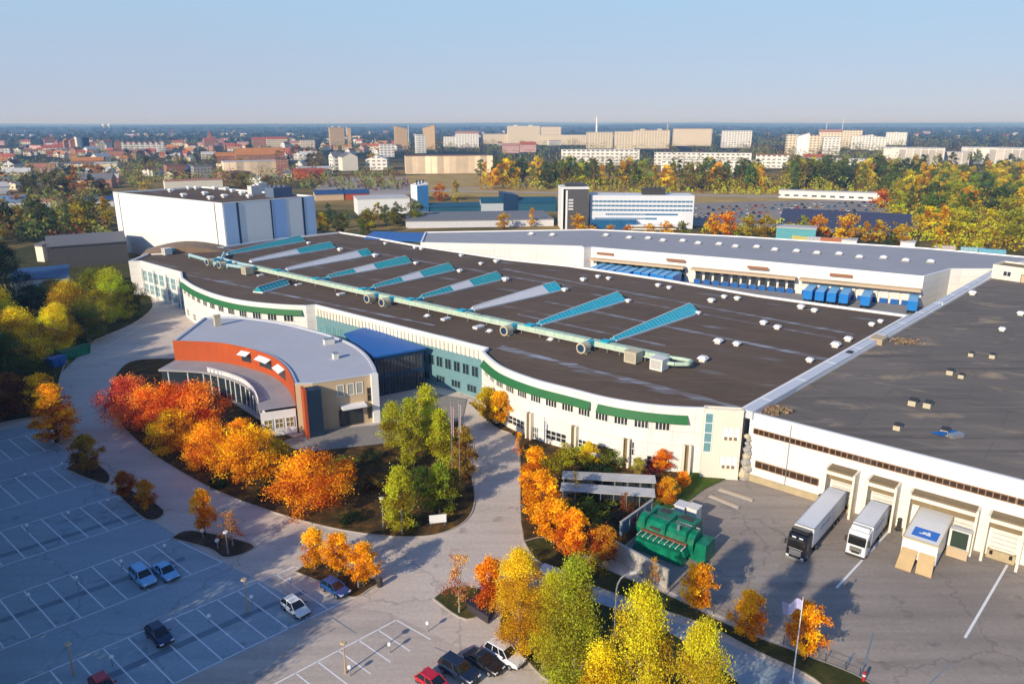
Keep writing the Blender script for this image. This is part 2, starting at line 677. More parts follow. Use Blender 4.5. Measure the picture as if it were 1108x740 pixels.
# thin blue haze lying over the land
hz = MB()
hz.prism([(-30000, -1500), (30000, -1500), (30000, 30000), (-30000, 30000)], -3, 78)
hzm = bpy.data.materials.new('haze_air')
hzm.use_nodes = True
hn = hzm.node_tree
hn.nodes.clear()
ho = hn.nodes.new('ShaderNodeOutputMaterial')
vs_ = hn.nodes.new('ShaderNodeVolumeScatter')
vs_.inputs['Color'].default_value = (0.3, 0.56, 1.0, 1)
vs_.inputs['Density'].default_value = 0.00015
hn.links.new(vs_.outputs[0], ho.inputs['Volume'])
struct(hz, 'haze', hzm)
SC.view_settings.view_transform = 'Standard'
SC.view_settings.look = 'None'
SC.view_settings.exposure = 0
SC.cycles.max_bounces = 5
SC.cycles.diffuse_bounces = 3
SC.cycles.glossy_bounces = 2
SC.cycles.transmission_bounces = 3
SC.cycles.volume_bounces = 0
SC.cycles.use_denoising = True

# ------------------------------------------------------------------ ground, roads, parking
CA = math.radians(43.0)


def S(u, v, z=0.0):
    return Vector((u * math.cos(CA) + v * math.sin(CA), u * math.sin(CA) - v * math.cos(CA), z))


def sheet(name, poly, z, mat):
    m = MB()
    m.add([(p[0], p[1], z) for p in poly], [tuple(range(len(poly)))])
    return struct(m, name, mat)


# open land: one sheet to beyond the horizon
def land_mat():
    m, nt, b = new_mat('open_land')
    vec = coords(nt)
    r = ramp(nt, [(0.34, (0.05, 0.065, 0.025)), (0.44, (0.12, 0.1, 0.035)), (0.52, (0.32, 0.22, 0.075)), (0.66, (0.42, 0.29, 0.11)), (0.8, (0.16, 0.12, 0.05))])
    nt.links.new(noise(nt, coords(nt, 0.5, (0.6, 1.6, 1)), 0.009, 7, 0.65), r.inputs[0])
    far = ramp(nt, [(0.38, (0.012, 0.026, 0.02)), (0.5, (0.02, 0.035, 0.022)), (0.58, (0.05, 0.05, 0.025)), (0.72, (0.025, 0.04, 0.025))])
    nt.links.new(noise(nt, vec, 0.0022, 8, 0.7), far.inputs[0])
    ln = N(nt, 'ShaderNodeVectorMath', operation='LENGTH')
    nt.links.new(vec, ln.inputs[0])
    fd = stretch(nt, ln.outputs['Value'], 900, 1300)
    c = mixc(nt, fd, r.outputs[0], far.outputs[0])
    g = stretch(nt, noise(nt, vec, 0.6, 5, 0.8), 0.2, 0.8)
    c = mixc(nt, g, mixc(nt, 0.4, c, (0.02, 0.02, 0.01)), c)
    nt.links.new(c, b.inputs['Base Color'])
    b.inputs['Roughness'].default_value = 1
    b.inputs['Specular IOR Level'].default_value = 0.05
    return m


g = MB()
L = 42000
g.add([(-L, -2000, 0), (L, -2000, 0), (L, L, 0), (-L, L, 0)], [(0, 1, 2, 3)])
struct(g, 'ground', land_mat())

# wooded hills along the horizon
hm = soil_mat('far_hills', [(0.04, 0.07, 0.1), (0.06, 0.09, 0.11), (0.1, 0.12, 0.11)], 0.0015)  # blue of the haze is put into the hill colours
hl = MB()
for ring, (dist, hbase, hamp) in enumerate([(5200, 6, 18), (8200, 14, 28), (12500, 26, 34), (19000, 44, 34)]):
    pr, pts = None, []
    K = 160
    for i in range(K + 1):
        a = math.radians(38 + 104 * i / K)
        h = hbase + hamp * (0.5 + 0.28 * math.sin(a * 9 + ring * 2.1) + 0.16 * math.sin(a * 23 + ring) + 0.1 * math.sin(a * 61 + 3 * ring)) + R.uniform(0, hamp * 0.07)
        h *= 0.75 + 0.25 * math.sin(a * 4.3 + 0.8 * ring)
        c_, s_ = math.cos(a), math.sin(a)
        pts.append([(dist * 0.86 * c_, dist * 0.86 * s_, -1), (dist * c_, dist * s_, max(2, h)), (dist * 1.12 * c_, dist * 1.12 * s_, -1)])
    vs = [p for t in pts for p in t]
    fs = []
    for i in range(K):
        for j in range(2):
            fs.append((i * 3 + j, (i + 1) * 3 + j, (i + 1) * 3 + j + 1, i * 3 + j + 1))
    hl.add(vs, fs)
struct(hl, 'hills', hm)

ROAD = asphalt('road_asphalt', (0.64, 0.555, 0.48), (0.76, 0.645, 0.55), 0.35)
LOT = asphalt('car_park_asphalt', (0.36, 0.45, 0.5), (0.43, 0.51, 0.56), 0.35)  # blue of the shade is put into this asphalt colour
YARD = asphalt('yard_asphalt', (0.32, 0.275, 0.24), (0.45, 0.385, 0.33), 0.5)
GRASS = soil_mat('grass', [(0.03, 0.045, 0.012), (0.07, 0.075, 0.018), (0.16, 0.11, 0.03)])
GRASSG = soil_mat('green_lawn', [(0.04, 0.09, 0.01), (0.08, 0.14, 0.018), (0.12, 0.13, 0.03)], 0.35)
LITTER = soil_mat('leaf_litter', [(0.035, 0.03, 0.015), (0.1, 0.06, 0.02), (0.28, 0.14, 0.03)], 0.5)
SOIL = soil_mat('bare_soil', [(0.05, 0.035, 0.022), (0.09, 0.06, 0.04), (0.15, 0.1, 0.06)], 0.5)

sheet('road', [at(-260, 760), at(-140, 470), at(-60, 425), at(60, 410), at(110, 360), at(150, 335), at(145, 318), at(180, 300),
               at(330, 345), at(520, 395), at(760, 480), at(1115, 600), at(1300, 760), (60, 40, 0), (-60, 30, 0)], 0.012, ROAD)
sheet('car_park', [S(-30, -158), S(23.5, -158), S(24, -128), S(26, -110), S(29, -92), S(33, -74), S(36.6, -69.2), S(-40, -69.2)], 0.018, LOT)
sheet('loading_yard', [at(778, 517), at(790, 512), at(1300, 670), at(1300, 800), at(960, 770), at(905, 722), at(800, 676), at(690, 622), at(668, 590)], 0.018, YARD)

# painted bay lines: double rows, 2.52 m bays
sheet('car_park', [S(36.6, -69.2), S(40, -64), S(43, -50), S(10, -40), S(-40, -40), S(-40, -69.2)], 0.016, asphalt('car_park_worn', (0.56, 0.48, 0.42), (0.68, 0.58, 0.49), 0.5))  # lighter copy for the sunlit rows, sunlight put into the colour
mk = MB()


def line(a, b, wd=0.18, z=0.026):
    a, b = Vector(a[:2]), Vector(b[:2])
    d = (b - a).normalized()
    n = Vector((-d.y, d.x)) * wd / 2
    mk.add([(a.x + n.x, a.y + n.y, z), (a.x - n.x, a.y - n.y, z), (b.x - n.x, b.y - n.y, z), (b.x + n.x, b.y + n.y, z)], [(0, 1, 2, 3)])


ROWS = [(-152.6, -142.2, 22.6, 22.4), (-134.2, -123.5, 22.8, 24.6), (-116.3, -106.1, 25.3, 26.3), (-98.1, -87.5, 27.3, 30.2), (-80.2, -69.4, 36.4, 38.6), (-62.3, -56.9, 39.9, 40.4)]
for v0, v1, e0, e1 in ROWS:
    line(S(-25, v0), S(e0, v0))
    if v1 > -60:
        pass
    else:
        line(S(-25, v1), S(e1, v1), 0.16)
    k = 0
    while True:
        u = e0 - 0.06 - 2.52 * k
        if u < -22:
            break
        skew = (e1 - e0) if k < 1 else 0.0
        line(S(u, v0), S(u + skew * 0.5 + 1.2 * (v1 - v0) / 10.6, v1), 0.17)
        k += 1
# loading bay lines
for a, b in [((917, 553), (866, 590)), ((966, 570), (905, 636)), ((1090, 611), (1044, 690))]:
    p, q = at(*a), at(*b)
    line(p, q, 0.28, 0.028)
# road edge lines and stop lines
cv = smooth_px([at(*p) for p in [(150, 470), (200, 503), (262, 540), (330, 566), (400, 582)]], 5)
for i in range(0, len(cv) - 1, 2):
    line(cv[i], cv[i + 1], 0.12)
cv = smooth_px([at(*p) for p in [(86, 388), (120, 372), (160, 352), (205, 345)]], 5)
for i in range(len(cv) - 1):
    line(cv[i], cv[i + 1], 0.25)
line(at(0, 463), at(62, 448), 0.2)
PAINT = plain('road_paint', (0.9, 0.9, 0.9), 0.8, var=0.22, scale=1.5)
struct(mk, 'road_markings', PAINT)

# thin dark seams and broad darker strips on the asphalt
tr = MB()
for a, b, wd in [((0, 602), (150, 556), 1.0), ((0, 672), (200, 604), 1.0), ((110, 735), (270, 664), 1.0), ((270, 664), (330, 640), 0.8)]:
    p, q = at(*a), at(*b)
    d = (q - p).normalized()
    n = Vector((-d.y, d.x, 0)) * wd / 2
    tr.add([(*(p + n)[:2], 0.0215), (*(p - n)[:2], 0.0215), (*(q - n)[:2], 0.0215), (*(q + n)[:2], 0.0215)], [(0, 1, 2, 3)])
for a, b, wd in [((945, 685), (930, 738), .16), ((925, 706), (912, 722), .2), ((1028, 718), (1000, 745), .12), ((360, 668), (385, 685), .15), ((470, 700), (500, 712), .12)]:
    p, q = at(*a), at(*b)
    d = (q - p).normalized()
    n = Vector((-d.y, d.x, 0)) * wd / 2
    tr.add([(*(p + n)[:2], 0.0225), (*(p - n)[:2], 0.0225), (*(q - n)[:2], 0.0225), (*(q + n)[:2], 0.0225)], [(0, 1, 2, 3)])
struct(tr, 'road_repairs', plain('tar', (0.2, 0.26, 0.31), 0.85, var=0.3))


def island(name, px, mat, h=0.13, kerb=True, k=5, close=True):
    pts = [at(*p) for p in px]
    sm = smooth_px(pts + [pts[0]], k)[:-1] if k > 1 else pts
    m = MB()
    if kerb:
        I = inset(sm, 0.18)
        n = len(sm)
        m.add([(p[0], p[1], 0) for p in sm] + [(p[0], p[1], h) for p in sm] + [(p[0], p[1], h) for p in I],
              [(i, (i + 1) % n, n + (i + 1) % n, n + i) for i in range(n)] + [(n + i, n + (i + 1) % n, 2 * n + (i + 1) % n, 2 * n + i) for i in range(n)], 1)
        m.add([(p[0], p[1], h - 0.005) for p in I], [tuple(range(n))], 0)
    else:
        m.add([(p[0], p[1], h) for p in sm], [tuple(range(len(sm)))], 0)
    return struct(m, name, [mat, KERB])


island('garden_ground', [(190, 388), (140, 392), (119, 420), (124, 448), (146, 476), (182, 503), (235, 532), (300, 556), (365, 573), (425, 581), (472, 579), (503, 565),
                         (514, 545), (512, 520), (506, 490), (502, 460), (470, 430), (420, 470), (330, 478), (230, 420)], LITTER)
island('grass_verge', [(200, 300), (166, 316), (165, 333), (143, 351), (95, 372), (72, 392), (62, 425), (62, 446), (0, 458), (-120, 490), (-260, 420), (-60, 300), (60, 262)], GRASS)
island('planting_strip', [(70, 508), (92, 497), (118, 512), (112, 524)], SOIL)
island('planting_strip', [(124, 533), (137, 528), (178, 552), (158, 563)], SOIL)
island('planting_strip', [(184, 583), (208, 574), (272, 588), (268, 598), (243, 604), (225, 594)], SOIL)
island('planting_strip', [(318, 619), (348, 606), (407, 627), (400, 638), (380, 647), (350, 632)], LITTER)
island('planting_strip', [(468, 648), (483, 637), (502, 634), (530, 640), (540, 652), (505, 671)], GRASS)
island('planting_strip', [(540, 700), (556, 690), (570, 716), (605, 745), (700, 790), (860, 800), (795, 735), (735, 690), (690, 668), (640, 650), (590, 638), (545, 655)], GRASS)
island('grass_strip', [(566, 586), (590, 582), (622, 600), (680, 626), (720, 642), (800, 681), (870, 708), (935, 735), (985, 775), (925, 775), (880, 735), (820, 706), (760, 676), (690, 652), (625, 628), (582, 608)], GRASS)
island('lawn', [(505, 435), (535, 462), (560, 480), (566, 586), (612, 602), (664, 598), (690, 580), (716, 556), (760, 528), (792, 513), (770, 497), (640, 470), (530, 440)], LITTER, 0.12)
island('green_lawn', [(722, 524), (762, 503), (789, 511), (786, 518), (762, 530), (735, 548), (700, 552)], GRASSG, 0.15, False, 4)
sheet('footpath', smooth_px([at(*p) for p in [(562, 590), (578, 606), (616, 622), (640, 634), (632, 642), (606, 632), (572, 614), (556, 596)]], 4), 0.03, plain('paving', (0.38, 0.3, 0.22), 0.9, var=0.3, scale=1.5))
sheet('lower_road', smooth_px([at(*p) for p in [(610, 640), (640, 640), (690, 658), (760, 684), (830, 716), (900, 750), (980, 800), (880, 800), (800, 740), (730, 690), (670, 668), (620, 655)]], 3), 0.03, LOT)
# hall forecourt
sheet('forecourt', [at(300, 480), at(335, 468), at(410, 460), at(462, 425), at(505, 432), at(500, 455), at(420, 480), at(330, 490)], 0.16, plain('forecourt_slabs', (0.3, 0.27, 0.24), 0.9, var=0.3, scale=1.0))

# ------------------------------------------------------------------ main hall
ROOFDK = felt('dark_roof_felt', (0.15, 0.104, 0.072), (0.185, 0.132, 0.094), math.radians(-40), (0.27, 0.28, 0.3), 15.0, 0.8)
ROOFGR = felt('grey_roof_felt', (0.185, 0.163, 0.142), (0.26, 0.222, 0.185), math.radians(-40), (0.36, 0.29, 0.2), 11.0, 0.6, True)
ZT, ZR = 11.4, 10.9
def panel_wall(name, col, pw=6.0, ph=2.4):
    m = plain(name, col, 0.7, var=0.1, scale=0.1)
    nt = m.node_tree
    b = nt.nodes['Principled BSDF']
    src = b.inputs['Base Color'].links[0].from_socket
    tc = nt.nodes.new('ShaderNodeTexCoord')
    sp = nt.nodes.new('ShaderNodeSeparateXYZ')
    nt.links.new(tc.outputs['Object'], sp.inputs[0])
    ad = N(nt, 'ShaderNodeMath', operation='SUBTRACT')
    nt.links.new(sp.outputs[0], ad.inputs[0])
    nt.links.new(sp.outputs[1], ad.inputs[1])
    cb_ = nt.nodes.new('ShaderNodeCombineXYZ')
    nt.links.new(ad.outputs[0], cb_.inputs[0])
    nt.links.new(sp.outputs[2], cb_.inputs[1])
    br = nt.nodes.new('ShaderNodeTexBrick')
    br.offset = 0.0
    br.inputs['Scale'].default_value = 1.0
    br.inputs['Brick Width'].default_value = pw * 1.414
    br.inputs['Row Height'].default_value = ph
    br.inputs['Mortar Size'].default_value = 0.035
    br.inputs['Color1'].default_value = (1, 1, 1, 1)
    br.inputs['Color2'].default_value = (0.94, 0.935, 0.93, 1)
    br.inputs['Mortar'].default_value = (0.6, 0.58, 0.55, 1)
    nt.links.new(cb_.outputs[0], br.inputs['Vector'])
    c = mixc(nt, 1.0, src, br.outputs['Color'], 'MULTIPLY')
    # rain streaks running down
    st = stretch(nt, noise(nt, coords(nt, 0, (0.9, 0.9, 0.05)), 1.0, 5, 0.7), 0.56, 0.8)
    c = mixc(nt, st, c, tuple(x * 0.66 for x in col))
    nt.links.new(c, b.inputs['Base Color'])
    return m


WINGW = panel_wall('wing_wall', (0.86, 0.84, 0.8), 5.0, 3.8)
WALLW = panel_wall('hall_wall', (0.87, 0.83, 0.77))


class Wall:
    """Local frame along a wall: s metres along, d metres outwards, z up."""

    def __init__(s, a, b, flip=False):
        s.a = Vector((a[0], a[1], 0))
        d = Vector((b[0] - a[0], b[1] - a[1], 0))
        s.len = d.length
        s.t = d.normalized()
        s.n = Vector((s.t.y, -s.t.x, 0)) * (-1 if flip else 1)
        s.rz = math.atan2(s.t.y, s.t.x)

    def p(s, al, out, z):
        return s.a + s.t * al + s.n * out + Vector((0, 0, z))


def window(parent, W, al, z0, wd, h, org, nx=2, ny=1, fmat=None, gmat=None, out=0.0, name='window'):
    f = MB()
    b = 0.12
    zc = z0 + h / 2
    for k in range(nx + 1):
        f.box(W.p(al - wd / 2 + wd * k / nx, out + 0.05, zc), (b, 0.1, h + b), W.rz)
    for k in range(ny + 1):
        f.box(W.p(al, out + 0.045, z0 + h * k / ny), (wd + b, 0.088, b), W.rz)
    fo = f.build(name, fmat or WHITE, parent, org)
    g = MB()
    g.box(W.p(al, out + 0.015, zc), (wd, 0.03, h), W.rz)
    g.build('pane', gmat or WINDOW, fo, org)
    return fo


def door(parent, W, al, wd, h, org, mat, z0=0.0, out=0.0, name='door'):
    d = MB()
    d.box(W.p(al, out + 0.04, z0 + h / 2), (wd, 0.08, h), W.rz)
    d.box(W.p(al, out + 0.05, z0 + h + 0.06), (wd + 0.24, 0.1, 0.12), W.rz, 1)
    for sx in (-1, 1):
        d.box(W.p(al + sx * (wd / 2 + 0.06), out + 0.05, z0 + h / 2), (0.12, 0.1, h), W.rz, 1)
    return d.build(name, [mat, DARKTRIM], parent, org)


bulgeL = smooth_px([at(x, y, ZT) for x, y in [(196, 301), (210, 310), (233, 319), (262, 325.5), (300, 329.5), (331, 331)]], 5)
bulgeR = smooth_px([at(x, y, ZT) for x, y in [(521, 380.5), (540, 396), (575, 410), (617, 421), (655, 430.5), (694, 437), (730, 440.5), (763, 441.8)]], 5)
Wb0, Wb1 = at(803, 444, ZT), at(1108, 521, ZT)
WT = (Wb1 - Wb0).normalized()
front = [at(139, 283, ZT), at(152, 282.5, ZT), at(195, 294.5, ZT)] + bulgeL + [at(341, 330, ZT), at(430, 352.5, ZT), at(526, 376.5, ZT)] + bulgeR + [at(802, 444, ZT)]
back = [at(984, 341, ZT), at(900, 330, ZT), at(820, 319, ZT), at(720, 302, ZT), at(617, 287, ZT), at(550, 280, ZT), at(450, 265, ZT), at(400, 256, ZT), at(368, 251, ZT), at(300, 258.5, ZT), at(241, 267, ZT), at(209, 270, ZT), at(187, 268, ZT), at(165, 272, ZT)]
hall_o = (at(560, 330, 0).x, at(560, 330, 0).y, 0)
hall = thing('factory_hall', 'long cream factory hall with dark flat roof and two curved fronts under green awnings', 'factory hall', hall_o)
shell(hall, front + back, 0, ZR, ZT, WALLW, WHITE, ROOFDK, hall_o)


vm, vnt, vb = new_mat('valley_gutter')
vr = ramp(vnt, [(0.44, (0.16, 0.118, 0.1)), (0.54, (0.22, 0.21, 0.22)), (0.64, (0.34, 0.37, 0.43))])
vnt.links.new(noise(vnt, coords(vnt, math.radians(40), (0.05, 0.5, 1)), 1.6, 5), vr.inputs[0])
vnt.links.new(vr.outputs[0], vb.inputs['Base Color'])
vb.inputs['Roughness'].default_value = 0.7
for p0, p1, wd in (((541, 375), (800, 441), 1.5), ((590, 326), (902, 390), 1.2), ((545, 291), (925, 362), 1.3), ((345, 263), (618, 311), 0.9), ((200, 297), (470, 352), 0.8), ((640, 318), (905, 366), 0.6), ((560, 340), (720, 374), 0.7)):
    a_, b_ = at(*p0, ZR), at(*p1, ZR)
    d_ = (b_ - a_).normalized()
    n_ = Vector((d_.y, -d_.x, 0))
    m = MB()
    K_ = 14
    for i in range(K_ + 1):
        q_ = a_.lerp(b_, i / K_)
        ww = wd * R.uniform(0.35, 1.0)
        m.v += [tuple(q_ + n_ * ww + Vector((0, 0, 0.008))), tuple(q_ - n_ * ww * 0.8 + Vector((0, 0, 0.008)))]
    m.f = [[2 * i, 2 * i + 1, 2 * i + 3, 2 * i + 2] for i in range(K_)]
    m.m = [0] * K_
    m.build('roof_valley', vm, hall, hall_o)


def strip_awning(pts, z_hi, z_lo, out, t0, t1):
    """Sloping awning that follows a curved wall between two fractions of its length."""
    n = len(pts)
    i0, i1 = int(t0 * (n - 1)), int(t1 * (n - 1))
    m = MB()
    hi, lo_ = [], []
    for i in range(i0, i1 + 1):
        a, b = pts[max(0, i - 1)], pts[min(n - 1, i + 1)]
        d = Vector((b[0] - a[0], b[1] - a[1], 0)).normalized()
        nn = Vector((d.y, -d.x, 0))
        p = Vector((pts[i][0], pts[i][1], 0))
        hi.append(p + nn * 0.06 + Vector((0, 0, z_hi)))
        lo_.append(p + nn * out + Vector((0, 0, z_lo)))
    k = len(hi)
    m.add(hi + lo_ + [p - Vector((0, 0, 0.14)) for p in lo_], [(i, i + 1, k + i + 1, k + i) for i in range(k - 1)] + [(k + i, k + i + 1, 2 * k + i + 1, 2 * k + i) for i in range(k - 1)])
    m.build('awning', GREEN, hall, hall_o)


strip_awning(bulgeL, 10.3, 9.1, 0.8, 0.02, 0.98)
strip_awning(bulgeR, 10.1, 8.95, 0.8, 0.05, 0.53)
strip_awning(bulgeR, 10.1, 8.95, 0.8, 0.55, 0.93)


def chain_walls(pts):
    out, s = [], 0
    for a, b in zip(pts[:-1], pts[1:]):
        w_ = Wall(a, b)
        out.append((s, w_))
        s += w_.len
    return out, s


def on_chain(ch, s):
    for s0, w_ in reversed(ch):
        if s >= s0:
            return w_, s - s0
    return ch[0][1], 0.0


chR, lenR = chain_walls(bulgeR)
chL, lenL = chain_walls(bulgeL)
for k in range(13):                                     # clerestory window groups below the awning
    w_, al = on_chain(chR, 3.2 + (lenR - 8) * k / 12.5)
    window(hall, w_, al, 7.3, 2.3, 1.3, hall_o, 4, 1, WALLW)
for k in range(12):
    w_, al = on_chain(chL, 3.0 + (lenL - 6) * k / 11.4)
    window(hall, w_, al, 7.2, 2.6, 1.9, hall_o, 3, 1, WALLW)
for k, (wd, h, z0) in enumerate([(3.4, 1.5, 1.2), (2.6, 2.2, 1.1), (4.4, 1.6, 1.2), (1.6, 2.2, 0.3), (4.2, 1.7, 1.1), (3.2, 1.5, 1.3), (4.4, 1.7, 1.1), (1.7, 2.4, 2.2), (3.4, 1.6, 1.0)]):
    w_, al = on_chain(chR, 6 + (lenR - 13) * k / 8)
    window(hall, w_, al, z0, wd, h, hall_o, 4, 2, WALLW)
for k in range(5):                                      # buttress fins on the curved front
    w_, al = on_chain(chR, 9.5 + (lenR - 12) * k / 4)
    f = MB()
    f.box(w_.p(al - 0.5, 0.45, 2.6), (0.35, 0.9, 5.2), w_.rz)
    f.box(w_.p(al + 0.5, 0.45, 2.6), (0.35, 0.9, 5.2), w_.rz)
    f.box(w_.p(al, 0.22, 2.5), (0.7, 0.4, 5.0), w_.rz, 1)
    f.build('pilaster', [CREAM, BROWN], hall, hall_o)
for k in range(8):
    w_, al = on_chain(chL, 4 + (lenL - 9) * k / 7)
    window(hall, w_, al, 1.0, 2.6, 1.8, hall_o, 3, 2, WALLW)
# recessed front between the curves: corbels below the eave, shaded window row
WR = Wall(at(341, 330, ZT), at(526, 376.5, ZT))
cb = MB()
for k in range(46):
    cb.box(WR.p(1.0 + k * (WR.len - 2) / 45, 0.18, 9.6), (0.5, 0.36, 1.7), WR.rz)
cb.box(WR.p(WR.len / 2, 0.08, 10.62), (WR.len - 0.6, 0.16, 0.3), WR.rz)
cb.build('cornice', CREAM, hall, hall_o)
lw = MB()
lw.box(WR.p(WR.len / 2, 0.06, 4.4), (WR.len - 0.4, 0.12, 8.6), WR.rz)  # teal skin carries the blue-green shade of this recessed wall
lw.build('panel_cladding', cladding('teal_cladding', (0.16, 0.3, 0.33), 0.9), hall, hall_o)
for k in range(9):
    window(hall, WR, WR.len - 3 - k * 2.6, 4.6, 1.8, 2.3, hall_o, 2, 1, TEALGLASS, None, 0.12)
for k in range(6):
    window(hall, WR, 3 + k * 2.9, 4.6, 2.1, 2.2, hall_o, 2, 1, TEALGLASS, TEALGLASS, 0.12)
for k in range(4):
    window(hall, WR, WR.len - 4 - k * 4.6, 1.0, 2.6, 1.6, hall_o, 3, 1, TEALGLASS, None, 0.12)
# glazed office end at the far left
WL = Wall(at(152, 282.5, ZT), at(195, 294.5, ZT))
for k in range(7):
    for z0, h in ((1.0, 3.2), (5.0, 3.6)):
        window(hall, WL, 2.2 + k * (WL.len - 4) / 6, z0, 3.0, h, hall_o, 3, 2, WHITE, TEALGLASS)
for k in range(4):
    f = MB()
    f.tube(WL.p(1.0 + k * (WL.len - 2) / 3, 0.6, 0), WL.p(1.0 + k * (WL.len - 2) / 3, 0.6, 9.6), 0.28, None, 8)
    f.build('column', WHITE, hall, hall_o)
door(hall, WL, WL.len - 2.4, 2.2, 2.8, hall_o, NAVY)
# cream stair tower at the right end of the curved front
st_o = tuple(at(785, 513, 0))
stair = thing('stair_tower', 'square cream stair tower with a glazed left edge between curved front and loading wing', 'stair tower', st_o)
WS = Wall(at(764, 441.8, ZT), at(802, 444, ZT))
wl_ = WS.len
pl = [WS.p(-0.3, 0.15, 0), WS.p(wl_ + 0.2, 0.15, 0), WS.p(wl_ + 0.2, 1.5, 0), WS.p(-0.3, 1.5, 0)]
shell(stair, [(p.x, p.y) for p in pl], 0, 11.5, 11.9, CREAM, CREAM, ROOFDK, st_o, 0.3)
WS2 = Wall(WS.p(-0.3, 1.5, 0), WS.p(wl_ + 0.2, 1.5, 0))
window(stair, WS2, 0.75, 4.6, 1.2, 6.6, st_o, 1, 4, WHITE, TEALGLASS)
window(stair, WS2, 4.2, 6.8, 2.8, 2.2, st_o, 3, 1, CREAM, WHITE)
window(stair, WS2, 4.2, 1.9, 2.8, 2.2, st_o, 3, 1, CREAM, WHITE)
for z0 in (6.85, 1.95):
    b_ = MB()
    for k in range(3):
        b_.box(WS2.p(3.45 + k * 0.75, 0.14, z0 + 0.3), (0.4, 0.12, 0.5), WS2.rz)
    b_.build('planter', BROWN, stair, st_o)

# white ridge between the two roofs
bd = MB()
b0, b1 = at(804, 445.5, ZT), at(1074, 293.5, ZT)
bv = (b1 - b0)
bn = Vector((bv.y, -bv.x, 0)).normalized()
bd.box(((b0.x + b1.x) / 2 + bn.x * 0.75, (b0.y + b1.y) / 2 + bn.y * 0.75, 11.2), (bv.length, 1.7, 1.3), math.atan2(bv.y, bv.x))
for k in range(12):
    q = b0.lerp(b1, (k + 0.5) / 12)
    bd.box((q.x + bn.x * 0.75, q.y + bn.y * 0.75, 11.875), (0.12, 1.74, 0.06), math.atan2(bv.y, bv.x))
tag(bd.build('roof_ridge', plain('ridge_sheet', (0.62, 0.64, 0.68), 0.5, var=0.12, scale=0.5), None, (b0.x, b0.y, 10.5)), 'long pale metal ridge dividing the brown roof from the grey roof', 'roof ridge')

# ------------------------------------------------------------------ loading wing
wing_o = (Wb0.x + 20, Wb0.y, 0)
wing = thing('loading_wing', 'white loading wing with flat grey roof, ribbon windows and truck docks', 'warehouse', wing_o)
sh = bn * 1.55
w0 = Wb0 + sh * 0.02 + WT * 1.4
w1 = Wb0 + WT * 150
w2 = b1 + sh + WT * 150
w3 = b1 + bn * 1.6
shell(wing, [w0, w1, w2, w3], 0, ZR, ZT, WINGW, WHITE, ROOFGR, wing_o)
WW = Wall(Wb0, Wb0 + WT * 150)


def ribbon(al0, al1, z0, h, n):
    f = MB()
    f.box(WW.p((al0 + al1) / 2, 0.05, z0 + h + 0.05), (al1 - al0, 0.14, 0.12), WW.rz)
    f.box(WW.p((al0 + al1) / 2, 0.05, z0 - 0.05), (al1 - al0, 0.14, 0.12), WW.rz)
    for k in range(n + 1):
        f.box(WW.p(al0 + (al1 - al0) * k / n, 0.06, z0 + h / 2), (0.14, 0.1, h), WW.rz)
    fo = f.build('window', plain('bronze_frame', (0.3, 0.17, 0.09), 0.5), wing, wing_o)
    gl = MB()
    gl.box(WW.p((al0 + al1) / 2, 0.015, z0 + h / 2), (al1 - al0, 0.03, h), WW.rz)
    o = gl.build('pane', glass('bronze_glass', (0.035, 0.02, 0.012), 0.15), fo, wing_o)


for a, b in ((2.2, 13.7), (13.85, 25.2), (25.35, 37), (37.15, 50), (50.15, 64)):
    ribbon(a, b, 8.2, 0.75, int((b - a) / 0.8))
ribbon(3.0, 12.8, 2.6, 1.0, 9)
pb = MB()
pb.box(WW.p(6.9, 0.12, 0.55), (13.6, 0.24, 1.1), WW.rz)
pb.build('plinth', PLINTH, wing, wing_o)
dp = MB()
for al in (0.6, 7.9):
    dp.tube(WW.p(al, 0.1, 0.2), WW.p(al, 0.1, 11), 0.07, None, 6)
dp.build('downpipe', STEEL, wing, wing_o)


def dock_house(al0, al1, dep, h, label, doors):
    o = WW.p((al0 + al1) / 2, dep / 2, 0)
    t = thing('dock_shelter', label, 'loading dock', o, 0, 'loading docks along the white wing')
    wd = al1 - al0
    m = MB()
    m.box(WW.p(al0 + 0.15, dep / 2 + 0.02, h / 2), (0.3, dep, h), WW.rz)
    m.box(WW.p(al1 - 0.15, dep / 2 + 0.02, h / 2), (0.3, dep, h), WW.rz)
    m.box(WW.p((al0 + al1) / 2, dep - 0.1, h - 0.55), (wd - 0.6, 0.2, 0.5), WW.rz)
    m.build('wall', CREAM, t, o)
    r = MB()
    r.box(WW.p((al0 + al1) / 2, dep / 2 - 0.1, h - 0.2), (wd - 0.6, dep - 0.25, 0.16), WW.rz)
    r.build('roof', BROWN, t, o)
    r = MB()
    r.box(WW.p((al0 + al1) / 2, dep * 0.6, h - 1.35), (wd - 0.64, 0.1, 1.1), WW.rz)  # brown panel makes the upper door recess darker
    r.build('dock_curtain', BROWN, t, o)
    for dc, dw in doors:
        d = MB()
        d.box(WW.p(dc, 0.3, 2.9), (dw, 0.2, 3.4), WW.rz)
        for k in range(5):
            d.box(WW.p(dc, 0.42, 1.6 + k * 0.65), (dw, 0.05, 0.06), WW.rz, 1)
        d.build('dock_door', [OFFWHITE, STEEL], t, o)
        bfr = MB()
        bfr.box(WW.p(dc, 0.5, 0.65), (dw + 0.4, 0.7, 1.2), WW.rz)
        bfr.build('dock_ramp', PLINTH, t, o)
        for sx in (-1, 1):
            bb = MB()
            bb.box(WW.p(dc + sx * (dw / 2 - 0.3), 0.95, 0.95), (0.35, 0.2, 0.5), WW.rz)
            bb.build('buffer', BLACK, t, o)
    return t


